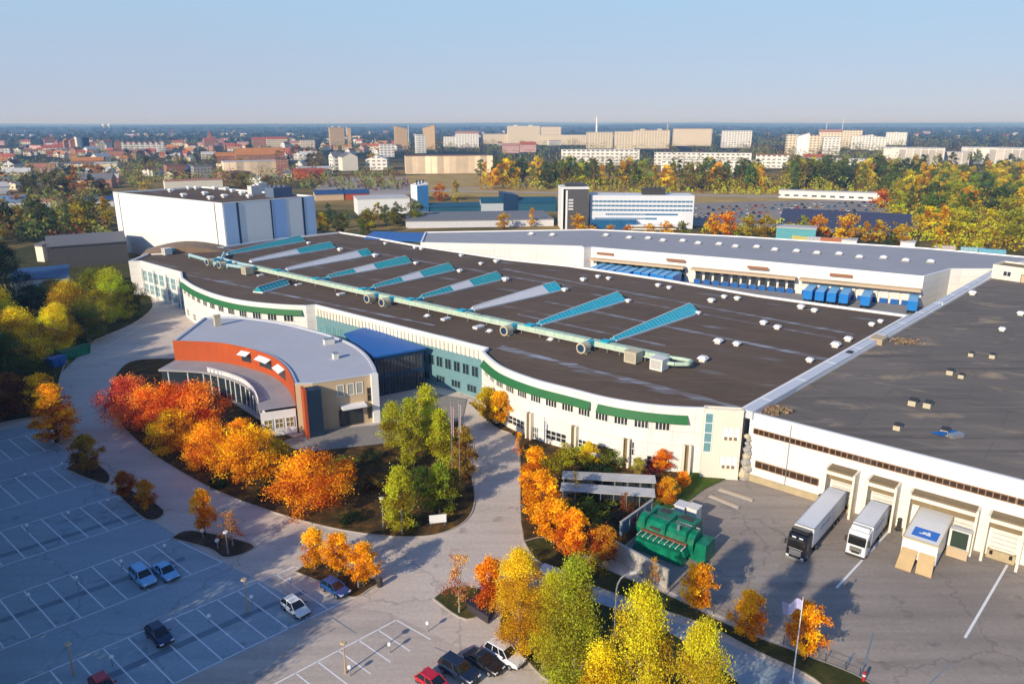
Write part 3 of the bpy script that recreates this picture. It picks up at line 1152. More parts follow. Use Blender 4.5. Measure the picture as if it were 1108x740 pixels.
dock_house(14.2, 18.4, 2.6, 6.9, 'brown topped dock shelter behind the black cab lorry', [(16.3, 2.8)])
dock_house(19.9, 23.9, 2.6, 6.9, 'brown topped dock shelter behind the white cab lorry', [(21.9, 2.8)])
dock_house(25.3, 33.6, 2.2, 6.6, 'wide brown roofed dock shelter above the white swap body', [(28.6, 2.8), (32, 2.4)])
dock_house(34.6, 38.8, 2.4, 6.6, 'open dock shelter with raised pale door and empty bay', [(36.7, 2.8)])
dock_house(40.5, 44.7, 2.4, 6.6, 'dock shelter cut by the edge of the picture beyond the empty bay', [(42.6, 2.8)])
# penthouse at the far end of the wing roof
ph_o = tuple(at(1092, 300, ZR))
ph = thing('roof_penthouse', 'small cream penthouse with doorway at the back of the grey roof', 'penthouse', ph_o)
WP = Wall(at(1072, 301, ZR), at(1150, 312, ZR))
pp = [WP.p(0, 0, 0), WP.p(WP.len, 0, 0), WP.p(WP.len, -9, 0), WP.p(0, -9, 0)]
shell(ph, pp, ZR, 14.6, 15.0, CREAM, CREAM, BROWN, ph_o, 0.3)
door(ph, WP, 8.5, 1.6, 2.2, ph_o, TAN, ZR)
window(ph, WP, 4, ZR + 1.2, 2.0, 1.4, ph_o, 2, 1)

# ------------------------------------------------------------------ curved reception building
RZ = 9.6
outer = smooth_px([at(x, y, RZ) for x, y in [(221, 343.5), (257, 343), (302, 348.5), (342, 358), (362, 364), (381, 372), (396, 383), (405, 396), (407.5, 404)]], 5)
inner = smooth_px([at(x, y, RZ) for x, y in [(319, 415), (313, 402), (305, 393), (293.6, 385.5), (277, 379.5), (261, 375.5), (235, 371), (187, 369)]], 5)
rec_o = tuple(at(310, 420, 0))
rec = thing('reception_building', 'crescent reception building with pale grey roof, orange inner wall and tan end wall', 'office building', rec_o)
foot = outer + [at(338, 414.5, RZ)] + inner
shell(rec, foot, 0, RZ - 0.25, RZ, TAN, LGREY, plain('reception_roof', (0.48, 0.48, 0.52), 0.6, var=0.12, scale=0.08), rec_o, 0.45)
ow = MB()
k = len(inner)


def offset_curve(pts, d):
    out = []
    n = len(pts)
    for i in range(n):
        a, b = pts[max(0, i - 1)], pts[min(n - 1, i + 1)]
        t = Vector((b[0] - a[0], b[1] - a[1], 0)).normalized()
        out.append(Vector((pts[i][0] - t.y * d, pts[i][1] + t.x * d, 0)))
    return out


# orange rendered skin on the concave wall
sgn = 1
oc = offset_curve(inner, 0.12)
cen = sum((Vector((p[0], p[1], 0)) for p in outer), Vector()) / len(outer)
if (oc[k // 2] - cen).length < (Vector((inner[k // 2][0], inner[k // 2][1], 0)) - cen).length:
    sgn = -1
    oc = offset_curve(inner, -0.12)
ow.add([(p.x, p.y, 0.1) for p in oc] + [(p.x, p.y, RZ + 0.15) for p in oc] + [(p[0], p[1], RZ + 0.15) for p in inner],
       [(i, i + 1, k + i + 1, k + i) for i in range(k - 1)] + [(k + i, k + i + 1, 2 * k + i + 1, 2 * k + i) for i in range(k - 1)])
ow.build('orange_wall', ORANGE, rec, rec_o)
# lower curved terrace roof in front of the orange wall
ter_in = offset_curve(inner, sgn * 0.14)
ter_out = offset_curve(inner, sgn * 6.6)
tm = MB()
tm.add([(p.x, p.y, 5.3) for p in ter_in] + [(p.x, p.y, 5.3) for p in ter_out] + [(p.x, p.y, 4.9) for p in ter_out],
       [(i, i + 1, k + i + 1, k + i) for i in range(k - 1)] + [(k + i, k + i + 1, 2 * k + i + 1, 2 * k + i) for i in range(k - 1)])
tm.build('terrace_roof', plain('terrace_roof', (0.36, 0.35, 0.36), 0.7, var=0.2, scale=0.3), rec, rec_o)
tw = MB()
ti = offset_curve(inner, sgn * 5.6)
tw.add([(p.x, p.y, 0.1) for p in ti] + [(p.x, p.y, 4.95) for p in ti], [(i, i + 1, k + i + 1, k + i) for i in range(k - 1)])
tw.build('glazed_wall', glass('reception_glass', (0.02, 0.03, 0.04)), rec, rec_o)
for i in range(0, k, 2):
    c_ = MB()
    c_.tube((ti[i].x, ti[i].y, 0.1), (ti[i].x, ti[i].y, 4.95), 0.14, None, 6)
    c_.build('column', WHITE, rec, rec_o)
rl = MB()
rt = offset_curve(inner, sgn * 6.35)
for i in range(3, k - 8):
    a, b = rt[i], rt[i + 1]
    rl.tube((a.x, a.y, 5.3), (a.x, a.y, 6.4), 0.05, None, 5)
    rl.tube((a.x, a.y, 6.35), (b.x, b.y, 6.35), 0.05, None, 5)
    m_ = (a + b) / 2
    rl.box((m_.x, m_.y, 5.8), ((b - a).length * 0.7, 0.06, 0.8), math.atan2(b.y - a.y, b.x - a.x))
rl.build('railing', WHITE, rec, rec_o)
WQ = Wall((ter_in[0].x, ter_in[0].y), (ter_out[0].x, ter_out[0].y), True)
ew = MB()
ew.box(WQ.p(WQ.len / 2, 0.05, 2.5), (WQ.len - 0.3, 0.25, 4.75), WQ.rz)
ew.build('end_wall', WHITE, rec, rec_o)
for sd in (1, -1):
    for j in range(3):
        WQ2 = WQ if sd == 1 else Wall((ter_in[0].x, ter_in[0].y), (ter_out[0].x, ter_out[0].y), False)
        window(rec, WQ2, 1.3 + j * 1.9, 1.6, 1.4, 1.8, rec_o, 2, 2, WHITE, glass('lit_pane', (0.2, 0.16, 0.04), 0.2), 0.2)  # panes tinted yellow
for i0, i1 in ((6, 9), (12, 16), (19, 23)):
    aw = MB()
    o1 = offset_curve(inner, sgn * 0.16)
    o2 = offset_curve(inner, sgn * 1.5)
    j0, j1 = k - 1 - i1, k - 1 - i0
    j0, j1 = max(1, k - 1 - i1 - 4), k - 1 - i0 - 4
    n_ = j1 - j0 + 1
    aw.add([(o1[i].x, o1[i].y, 8.9) for i in range(j0, j1 + 1)] + [(o2[i].x, o2[i].y, 8.3) for i in range(j0, j1 + 1)], [(i, i + 1, n_ + i + 1, n_ + i) for i in range(n_ - 1)])
    aw.build('sun_awning', WHITE, rec, rec_o)
    wn = MB()
    o3 = offset_curve(inner, sgn * 0.17)
    wn.add([(o3[i].x, o3[i].y, 6.6) for i in range(j0, j1 + 1)] + [(o3[i].x, o3[i].y, 8.2) for i in range(j0, j1 + 1)], [(i, i + 1, n_ + i + 1, n_ + i) for i in range(n_ - 1)])
    wn.build('window', WINDOW, rec, rec_o)
# tan end wall: windows, canopy and entrance, white corner column, dark fin
WE = Wall(at(338, 414.5, RZ), at(407.5, 404, RZ))
for al in (5.0, 6.9, 8.6):
    window(rec, WE, al, 6.2, 1.2, 2.2, rec_o, 1, 1, WHITE, glass('pale_glass', (0.3, 0.3, 0.26), 0.2))
ca_ = MB()
ca_.box(WE.p(7.0, 1.1, 4.3), (4.6, 2.2, 0.35), WE.rz)
ca_.build('canopy', WHITE, rec, rec_o)
for al in (5.2, 6.7, 8.2):
    door(rec, WE, al, 1.3, 3.2, rec_o, WINDOW, 0.15)
window(rec, WE, 10.8, 4.4, 1.6, 2.6, rec_o, 2, 2, BROWN)
window(rec, WE, 10.8, 0.9, 1.8, 2.2, rec_o, 2, 1, BROWN)
cc = MB()
cc.box(WE.p(WE.len - 0.6, 0.3, RZ / 2), (1.3, 0.9, RZ + 0.3), WE.rz)
cc.build('corner_pier', WHITE, rec, rec_o)
fn = MB()
fn.box(WE.p(-0.4, 1.4, 4.6), (2.6, 2.4, 9.0), WE.rz)
fn.build('dark_fin', plain('dark_slate', (0.012, 0.03, 0.06), 0.5), rec, rec_o)
fo_ = MB()
fo_.box(WE.p(-1.95, 1.3, 4.7), (0.5, 2.5, 9.3), WE.rz)
fo_.build('orange_fin', ORANGE, rec, rec_o)
ch = MB()
p = at(235.5, 352, RZ - 0.2)
ch.box((p.x, p.y, RZ + 1.0), (1.4, 1.0, 2.4), 0.7)
ch.box((p.x, p.y, RZ + 2.26), (1.6, 1.2, 0.15), 0.7)
ch.build('chimney', BEIGE, rec, rec_o)
for nm, px, py, dx in (('roof_unit', 356, 372, 2.2), ('roof_hatch', 363, 388, 1.0)):
    p = at(px, py, RZ - 0.25)
    u_ = MB()
    u_.box((p.x, p.y, RZ + 0.35), (dx, 1.1, 1.2), 0.6)
    u_.box((p.x, p.y, RZ + 0.99), (dx + 0.2, 1.3, 0.1), 0.6, 1)
    u_.build(nm, [OFFWHITE, STEEL], rec, rec_o)

# blue link building between reception and hall
lk_o = tuple(at(430, 405, 0))
link = thing('link_building', 'low link block with vivid blue roof and dark glass front', 'link building', lk_o)
lp = [at(372, 361, 9.0), at(396, 353.5, 9.0), at(461.5, 376, 9.0), at(404, 386, 9.0)]
m = MB()
m.prism([(p.x, p.y) for p in lp], 8.6, 9.0)
m.build('roof', plain('vivid_blue_roof', (0.004, 0.12, 0.42), 0.5, var=0.12, scale=0.1), link, lk_o)
I = inset([(p.x, p.y) for p in lp], 0.4)
m = MB()
m.prism([(p.x, p.y) for p in I], 0, 8.58)
m.build('wall', NAVY, link, lk_o)
WK = Wall((I[3].x, I[3].y), (I[2].x, I[2].y))
for j in range(7):
    window(link, WK, 1.2 + j * (WK.len - 2.4) / 6, 0.4, 1.5, 3.4, lk_o, 2, 1, NAVY)
for j in range(7):
    window(link, WK, 1.2 + j * (WK.len - 2.4) / 6, 4.6, 1.5, 3.2, lk_o, 2, 1, NAVY)

# ------------------------------------------------------------------ white high-bay store at the left
HB = 26.0
hL, hC, hR = at(122, 208, HB), at(240, 220, HB), at(340, 212, HB)
hB = hL + (hR - hC)
hb_o = (hC.x, hC.y, 0)
hb = thing('high_bay_store', 'tall windowless white high bay store with dark roof full of vents', 'warehouse', hb_o)
shell(hb, [hL, hC, hR, hB], 0, HB - 0.6, HB, cladding('white_cladding', (0.82, 0.8, 0.78), 1.2, 0.05), WHITE, ROOFDK, hb_o, 0.5)
WH = Wall(hC, hR)
WHL = Wall(hL, hC)
for fr, wd in ((0.15, 0.8), (0.5, 0.6), (0.86, 0.9)):
    j_ = MB()
    j_.box(WH.p(WH.len * fr, 0.09, HB / 2), (wd, 0.18, HB - 0.4), WH.rz)
    j_.build('joint_strip', NAVY, hb, hb_o)
for f0, f1, c_ in ((0.01, 0.135, (0.5, 0.64, 0.84)), (0.52, 0.66, (0.36, 0.54, 0.85)), (0.885, 0.99, (0.5, 0.66, 0.86))):
    bp = MB()
    bp.box(WH.p(WH.len * (f0 + f1) / 2, 0.05, HB / 2), (WH.len * (f1 - f0), 0.1, HB - 0.5), WH.rz)
    bp.build('blue_panel', plain('pale_blue_panel_%d' % (f0 * 100), c_, 0.5, var=0.1, scale=0.05), hb, hb_o)
for al in (4.5, WHL.len - 5):
    j_ = MB()
    j_.box(WHL.p(al, 0.05, HB / 2), (0.35, 0.1, HB - 0.3), WHL.rz)
    j_.build('joint_strip', DARKTRIM, hb, hb_o)

# brown hump roof next to it, and low annexes
an_o = tuple(at(185, 270, 8))
WA = Wall(at(152, 276, 11), at(240, 272, 11))
an = thing('barrel_roof_annex', 'annex with low brown barrel roof at the foot of the white high bay store', 'annex', an_o)
rings = []
for j in range(9):
    t = j / 8
    q0, q1 = WA.p(WA.len * t, 0, 0), WA.p(WA.len * t, -14, 0)
    z = 10.9 + 2.3 * math.sin(math.pi * t)
    rings.append([(q0.x, q0.y, 0), (q0.x, q0.y, z), (q1.x, q1.y, z), (q1.x, q1.y, 0)])
m = MB()
m.loft(rings)
m.build('barrel_roof', plain('brown_roof', (0.3, 0.2, 0.12), 0.8, var=0.2), an, an_o)
m = MB()
m.box(WA.p(6, 0.3, 10.6), (5, 0.6, 1.4), WA.rz)
m.build('parapet', WHITE, an, an_o)


# ------------------------------------------------------------------ grey roofed terminal behind the hall
def proj(p):
    dep = p[1] * math.cos(PITCH) + (CAM_H - p[2]) * math.sin(PITCH)
    up = p[1] * math.sin(PITCH) - (CAM_H - p[2]) * math.cos(PITCH)
    return 554 + FPX * p[0] / dep, 370 - FPX * up / dep


def al_at(W, px, z=0.0, out=0.0):
    lo_, hi_ = -20.0, W.len + 20
    for _ in range(40):
        m_ = (lo_ + hi_) / 2
        if proj(W.p(m_, out, z))[0] < px:
            lo_ = m_
        else:
            hi_ = m_
    return lo_


TZ = 12.0
tm_o = tuple(at(820, 275, 0))
term = thing('freight_terminal', 'long freight terminal with light grey roof and white dock front behind the brown roofed hall', 'warehouse', tm_o)
tfront = [at(455, 262.5, TZ), at(560, 264.5, TZ), at(629, 266.5, TZ), at(632, 268.5, TZ), at(640, 267.5, TZ), at(800, 280.5, TZ), at(1000, 299, TZ), at(1029, 291, TZ), at(1074, 291, TZ)]
tback = [at(1125, 279, TZ), at(1000, 268, TZ), at(800, 255.5, TZ), at(640, 248, TZ), at(460, 251, TZ)]
shell(term, tfront + tback, 0, TZ - 0.35, TZ, WALLW, WHITE, plain('light_grey_felt', (0.36, 0.36, 0.38), 0.8, var=0.15, scale=0.04), tm_o, 0.5)
WB = Wall(tfront[4], tfront[6])
for p0, p1 in ((641, 742), (750, 862), (866, 997)):
    a0, a1 = al_at(WB, p0, 8), al_at(WB, p1, 8)
    m = MB()
    m.box(WB.p((a0 + a1) / 2, 1.5, 8.0), (a1 - a0, 3.0, 0.7), WB.rz)
    m.build('dock_canopy', TAN, term, tm_o)
for px in list(range(648, 740, 9)) + list(range(755, 862, 10)) + list(range(872, 992, 12)):
    a0 = al_at(WB, px, 4)
    m = MB()
    m.box(WB.p(a0, 0.1, 5.6), (1.7 if px < 865 else 2.4, 0.2, 4.0), WB.rz)
    m.box(WB.p(a0, 0.5, 3.7), (2.2, 0.9, 1.4), WB.rz, 1)
    m.build('dock_door', [WINDOW if px < 865 else OFFWHITE, BLUEP], term, tm_o)
for px in (655, 731, 820, 910):
    a0 = al_at(WB, px, 10)
    m = MB()
    m.box(WB.p(a0, 0.08, 10.0), (6.5, 0.16, 0.9), WB.rz)
    m.build('wall_vent', plain('rust_louvre', (0.3, 0.13, 0.07), 0.7), term, tm_o)
m = MB()
m.prism([(p.x, p.y) for p in [at(394, 258, 11.2), at(404, 250.5, 11.2), at(470, 252.5, 11.2), at(565, 263, 11.2), at(500, 263.5, 11.2)]], 10.9, 11.3)
m.tube(at(420, 256, 0), at(420, 256, 10.9), 0.3)
m.tube(at(480, 258, 0), at(480, 258, 10.9), 0.3)
tag(m.build('canopy_roof', BLUEP, None, tuple(at(450, 256, 0))), 'flat bright blue canopy roof between the brown hall and the grey terminal', 'canopy')


def trailer_proto():
    t = thing('box_trailer', 'x', 'trailer')
    m = MB()
    m.box((0, 0, 2.5), (9.5, 2.5, 2.7))
    m.box((0, 0, 3.87), (9.5, 2.4, 0.05), 0, 1)
    m.build('body', [plain('trailer_blue', (0.008, 0.2, 0.6), 0.45, var=0.2), plain('pale_blue_sheet', (0.16, 0.48, 0.78), 0.5)], t)
    c = MB()
    c.box((0, 0, 1.02), (9.2, 1.0, 0.22))
    c.build('chassis', DARKTRIM, t)
    for x in (-3.4, -2.2):
        for sy in (-1, 1):
            wl = MB()
            wl.tube((x, sy * 0.85, 0.5), (x, sy * 1.2, 0.5), 0.5, None, 12)
            wl.build('wheel', BLACK, t)
    dd = MB()
    for sy in (-1, 1):
        dd.box((4.78, sy * 0.6, 2.45), (0.06, 1.15, 2.5))
    dd.build('rear_door', plain('blue_door', (0.02, 0.2, 0.5), 0.4), t)
    return t


ap = [WB.p(-6, 0.05, 0), WB.p(WB.len + 4, 0.05, 0), WB.p(WB.len - 2, 20, 0), WB.p(-10, 26, 0)]
m = MB()
m.prism([(p.x, p.y) for p in ap], 0, 3.0)
struct(m, 'dock_apron', plain('apron_concrete', (0.3, 0.29, 0.28), 0.9))
TP = trailer_proto()
first = True
G1 = [645 + 9.2 * i for i in range(10)]
G3 = [877, 889.5, 902, 915, 938, 988]
for grp, lst in ((0, G1), (1, G3)):
    for i, px in enumerate(lst):
        a0 = al_at(WB, px, 5.5, 9 if grp == 0 else 7)
        loc = WB.p(a0, 7.6 + (R.uniform(-1.5, 1) if grp == 0 else 0), 3.0)
        wh = 'by the left part of the white terminal' if grp == 0 else 'under the tan canopy at the terminal right end'
        lb = '%s blue trailer from the left %s' % (ORD[i + 1], wh)
        if first:
            TP.location = loc
            TP.rotation_euler = (0, 0, WB.rz + math.pi / 2)
            tag(TP, lb, None, 'blue box trailers at the terminal docks')
            first = False
        else:
            dup(TP, loc, WB.rz + math.pi / 2, lb, 'blue box trailers at the terminal docks')

# ------------------------------------------------------------------ things on the roofs
SKY = [  # start px, end px, list of (fraction end, kind)
    ((246, 276), (325, 261), [(1, 't')], 'all teal skylight ridge nearest the white high bay store'),
    ((271, 284), (357.5, 268), [(0.55, 'w'), (1, 't')], 'skylight ridge half white and half teal, second from the high bay store'),
    ((310, 293), (397.6, 275.7), [(0.86, 'w'), (1, 't')], 'nearly all white skylight ridge with short teal tip, third from the high bay store'),
    ((355, 301), (439.5, 284), [(0.3, 't'), (0.55, 'w'), (1, 't')], 'teal, white, teal skylight ridge just left of the twin round blowers'),
    ((404, 312), (485.6, 292), [(0.33, 't'), (0.58, 'w'), (1, 't')], 'teal, white, teal skylight ridge starting at the twin round blowers'),
    ((456, 323), (537.6, 301.6), [(0.35, 't'), (0.6, 'w'), (1, 't')], 'teal, white, teal skylight ridge just right of the twin round blowers'),
    ((511, 336), (600.6, 313), [(0.83, 'w'), (1, 'b')], 'white skylight ridge with bright blue tip in the middle of the roof'),
    ((583, 352), (668, 324.5), [(1, 'b')], 'all bright cyan skylight ridge, second from the right'),
    ((663.5, 369), (746, 337.5), [(1, 'b')], 'all bright cyan skylight ridge, rightmost and largest'),
]


def skylight(a, b, secs, label, w0=0.6, w1=2.8, h0=0.6, h1=1.9):
    A, B = at(*a, ZR), at(*b, ZR)
    d = (B - A)
    ln = d.length
    d.normalize()
    n = Vector((d.y, -d.x, 0))
    t = thing('roof_skylight', label, 'skylight', A, 0, 'tapering skylights on the brown roof')

    def ring(f, grow=0.0):
        w_ = w0 + (w1 - w0) * f ** 0.85
        h_ = h0 + (h1 - h0) * f ** 0.85
        if f > 0.93:
            w_ *= 0.94
        q = A + d * ln * f
        return q - n * (w_ + grow), q + Vector((0, 0, h_ + grow * 0.4)), q + n * (w_ + grow), w_, h_
    f0 = 0.0
    for f1, kind in secs:
        m = MB()
        steps = max(2, int((f1 - f0) * 8))
        rg = [ring(f0 + (f1 - f0) * i / steps) for i in range(steps + 1)]
        pts = []
        for l_, r_, q_, _, _ in rg:
            pts += [l_ + Vector((0, 0, 0.3)), r_ + Vector((0, 0, 0.3)), q_ + Vector((0, 0, 0.3))]
        fs = []
        for i in range(steps):
            o = i * 3
            fs += [(o, o + 3, o + 4, o + 1), (o + 1, o + 4, o + 5, o + 2)]
        m.add(pts, fs, 0)
        m.add(pts[:3], [(0, 1, 2)], 0)
        m.add(pts[-3:], [(2, 1, 0)], 0)
        nb = max(3, int((f1 - f0) * ln / 1.3))
        for i in range(nb + 1):
            l_, r_, q_, _, _ = ring(f0 + (f1 - f0) * i / nb)
            m.tube(l_ + Vector((0, 0, .32)), r_ + Vector((0, 0, .32)), 0.022, None, 4, 1)
            m.tube(r_ + Vector((0, 0, .32)), q_ + Vector((0, 0, .32)), 0.022, None, 4, 1)
        m.build({'t': 'teal_glazing', 'b': 'cyan_glazing', 'w': 'white_panel'}[kind], [{'t': CYAN, 'b': CYAN2, 'w': PALEPANEL}[kind], MINT if kind != 'w' else PALEPANEL], t, A)
        f0 = f1
    c = MB()
    rg = [ring(i / 8, 0.15) for i in range(9)]
    c.add([p + Vector((0, 0, z)) for r_ in rg for p, z in ((r_[0], 0), (r_[0], .34), (r_[2], 0), (r_[2], .34))],
          [(4 * i, 4 * i + 4, 4 * i + 5, 4 * i + 1) for i in range(8)] + [(4 * i + 2, 4 * i + 3, 4 * i + 7, 4 * i + 6) for i in range(8)] + [(0, 1, 3, 2), (32, 34, 35, 33)])
    for i in range(8):
        for j in (0, 2):
            c.tube(rg[i][j] + Vector((0, 0, .34)), rg[i + 1][j] + Vector((0, 0, .34)), 0.09, None, 4)
        c.tube(rg[i][1] + Vector((0, 0, .3)), rg[i + 1][1] + Vector((0, 0, .3)), 0.1, None, 4)
    c.build('curb', WHITE, t, A)
    e = MB()
    l_, r_, q_, w_, h_ = ring(1.0)
    e.add([l_ + d * 0.08, q_ + d * 0.08, q_ + d * 0.08 + Vector((0, 0, 0.3)), r_ + d * 0.08 + Vector((0, 0, 0.25)), l_ + d * 0.08 + Vector((0, 0, 0.3))], [(0, 1, 2, 3, 4)])
    e.box(A + d * (ln + 0.8) + Vector((0, 0, 0.6)), (1.4, 2.2, 1.2), math.atan2(d.y, d.x))
    e.build('end_cap', DARKTRIM, t, A)


for a, b, secs, lb in SKY:
    skylight(a, b, secs, lb)
skylight((279, 317), (309, 308), [(1, 't')], 'short separate teal skylight prism in front of the long duct', 1.5, 1.5, 1.3, 1.35)

# the long duct that feeds them
DZ = ZR + 1.5
dpts = [at(x, y, DZ) for x, y in [(276, 289), (400, 316.5), (520, 343), (640, 369), (722, 386.5)]]
du = thing('roof_duct', 'long pale green air duct on legs running across the brown roof', 'duct', (dpts[0].x, dpts[0].y, ZR), 0)
dorg = (dpts[0].x, dpts[0].y, ZR)
m = MB()
bm_ = MB()
fl = MB()
for a, b in zip(dpts[:-1], dpts[1:]):
    d = b - a
    rz = math.atan2(d.y, d.x)
    c = (a + b) / 2
    m.box(c, (d.length + 0.4, 1.5, 0.85), rz)
    nn = Vector((d.y, -d.x, 0)).normalized()
    bm_.box(c + nn * 1.05 - Vector((0, 0, 0.45)), (d.length + 0.5, 0.3, 0.22), rz)
    bm_.box(c - nn * 1.05 - Vector((0, 0, 0.45)), (d.length + 0.5, 0.3, 0.22), rz)
    k = int(d.length / 2.4)
    for i in range(k):
        fl.box(a + d * ((i + 0.5) / k), (0.14, 1.62, 0.97), rz)
m.build('duct', MINT, du, dorg)
bm_.build('support_rail', plain('pale_rail', (0.7, 0.72, 0.58), 0.5), du, dorg)
fl.build('flange', plain('flange', (0.4, 0.55, 0.48), 0.5), du, dorg)
for a, b in zip(dpts[:-1], dpts[1:]):
    for i in range(6):
        q = a + (b - a) * ((i + 0.5) / 6)
        l_ = MB()
        nn = Vector((b.y - a.y, a.x - b.x, 0)).normalized()
        for sg in (-1, 1):
            l_.box(q + nn * sg * 0.8 + Vector((0, 0, -0.98)), (0.16, 0.16, 1.0))
        l_.build('leg', STEEL, du, dorg)
for fin in SKY:
    p = at(*fin[0], DZ)
    q = min((a + (b - a) * (i / 40) for a, b in zip(dpts[:-1], dpts[1:]) for i in range(41)), key=lambda s_: (s_ - p).length)
    if (q - p).length < 8:
        j = MB()
        j.box(q + Vector((0, 0, 0.66)), (1.9, 1.9, 0.3), math.radians(50))
        j.box((q + p) / 2 + Vector((0, 0, -0.1)), (max(1.0, (q - p).length), 1.2, 0.8), math.atan2(p.y - q.y, p.x - q.x))
        j.build('branch_box', CYAN2, du, dorg)
e = MB()
e.path([at(x, y, DZ - 0.2) for x, y in [(722, 386.5), (740, 389), (748, 391), (744, 394), (730, 394), (716, 392)]], 0.4, 8)
e.build('duct_bend', MINT, du, dorg)


def blower(px, py, label, kind):
    p = at(px, py, ZR)
    t = thing('air_blower', label, 'blower', p, math.radians(50), 'blowers beside the long roof duct')
    if kind == 'drum':
        m = MB()
        m.tube((-1.4, 0, 1.15), (0.6, 0, 1.15), 1.0, None, 16)
        m.tube((-1.55, 0, 1.15), (-1.4, 0, 1.15), 1.12, None, 16)
        m.box((-0.3, 0, 0.55), (1.9, 1.7, 0.9))
        m.build('housing', BEIGE, t)
        f = MB()
        f.tube((-1.57, 0, 1.15), (-1.66, 0, 1.15), 0.78, None, 16)
        f.build('intake', NAVY, t)
        n_ = MB()
        n_.box((1.6, 0, 1.5), (2.2, 1.2, 1.0))
        n_.build('outlet', CYAN2, t)
    else:
        m = MB()
        m.box((0, 0, 1.25), (2.6, 2.6, 2.1))
        m.box((0, 0, 2.35), (2.8, 2.8, 0.12))
        m.build('housing', BEIGE if kind == 'box' else OFFWHITE, t)
        f = MB()
        for i in range(5):
            f.box((-1.33, 0, 0.7 + i * 0.32), (0.08, 2.1, 0.12))
        f.build('louvre', STEEL, t)
        n_ = MB()
        n_.box((1.9, 0, 1.6), (1.4, 1.1, 0.9))
        n_.build('outlet', CYAN2, t)
    b = MB()
    for sx in (-1, 1):
        b.box((sx * 0.9, 0, 0.1), (0.3, 2.4, 0.2))
    b.build('base', STEEL, t)


for px, py, kind, lb in [(402, 327, 'drum', 'round beige blower on the left of the close pair by the long duct'), (418, 331, 'drum', 'round beige blower on the right of the close pair by the long duct'),
                         (550, 362, 'drum', 'round beige blower under the duct opposite the second cyan skylight from the right'), (633, 381, 'drum', 'round beige blower beside the duct opposite the rightmost cyan skylight'),
                         (685, 392, 'box', 'plain beige box blower near the right end of the duct'), (713, 400, 'pale', 'pale louvred box under the right end bend of the duct'),
                         (268, 297, 'box', 'tall beige box at the left end of the long duct'), (229, 287, 'drum', 'round blower in front of the white high bay store, left one of two'),
                         (242, 290, 'drum', 'round blower in front of the white high bay store, right one of two'), (181, 276, 'pale', 'pale louvred box at the left end of the brown roof')]:
    blower(px, py, lb, kind)
for pts, r_ in (([(205, 276), (222, 281), (246, 287), (268, 290)], 0.55), ([(236, 279), (258, 285), (276, 288.5)], 0.5), ([(243, 274), (240, 281), (232, 285)], 0.6)):
    m = MB()
    m.path([at(x, y, ZR + 0.9) for x, y in pts], r_, 8)
    q = at(*pts[0], ZR)
    for x, y in pts:
        s_ = at(x, y, ZR + 0.9)
        m.box((s_.x, s_.y, ZR + 0.25), (0.3, 1.2, 0.5))
    tag(m.build('roof_pipe', plain('pale_teal_pipe', (0.4, 0.58, 0.6), 0.45), None, (q.x, q.y, ZR)), {0.55: 'long pale pipe linking the left blowers to the duct', 0.5: 'shorter pale pipe running beside the left end of the duct', 0.6: 'stubby pale pipe at the foot of the all teal skylight'}[r_], 'pipe')


def vent_proto(kind):
    t = thing('roof_vent', 'x', 'roof vent')
    b = MB()
    c = MB()
    if kind == 'hood':
        b.box((0, 0, 0.35), (1.3, 1.3, 0.7))
        c.box((0, 0, 0.95), (1.9, 1.9, 0.5), 0, 0, 0, 0.7)
        c.box((0, 0, 0.68), (2.0, 2.0, 0.08))
    elif kind == 'hatch':
        b.box((0, 0, 0.2), (2.9, 1.5, 0.4))
        c.box((0, 0, 0.5), (3.1, 1.7, 0.22), 0, 0, 0, 0.92)
    elif kind == 'dome':
        b.box((0, 0, 0.15), (1.9, 1.9, 0.3))
        c.ball((0, 0, 0.3), 0.95, 10, 6, 0, 0.6)
    elif kind == 'unit':
        b.box((0, 0, 0.5), (2.2, 1.3, 1.0))
        c.box((0, 0, 1.06), (2.3, 1.4, 0.12))
        c.tube((0.4, 0, 1.1), (0.4, 0, 1.3), 0.45, None, 10)
    b.build('curb', {'hood': OFFWHITE, 'hatch': OFFWHITE, 'dome': CONCRETE, 'unit': BEIGE}[kind], t)
    c.build('hood', {'hood': WHITE, 'hatch': PALEPANEL, 'dome': LAMPW, 'unit': DARKTRIM}[kind], t)
    return t


VP = {k: vent_proto(k) for k in ('hood', 'hatch', 'dome', 'unit')}
VUSED = set()


def vent(kind, px, py, z, label, group, sc=1.0, rz=None):
    p = at(px, py, z)
    rz = math.radians(50) if rz is None else rz
    s_ = (sc, sc, sc)
    if kind not in VUSED:
        VUSED.add(kind)
        o = VP[kind]
        o.location, o.rotation_euler, o.scale = p, (0, 0, rz), s_
        tag(o, label, None, group)
        return o
    return dup(VP[kind], p, rz, label, group, s_)


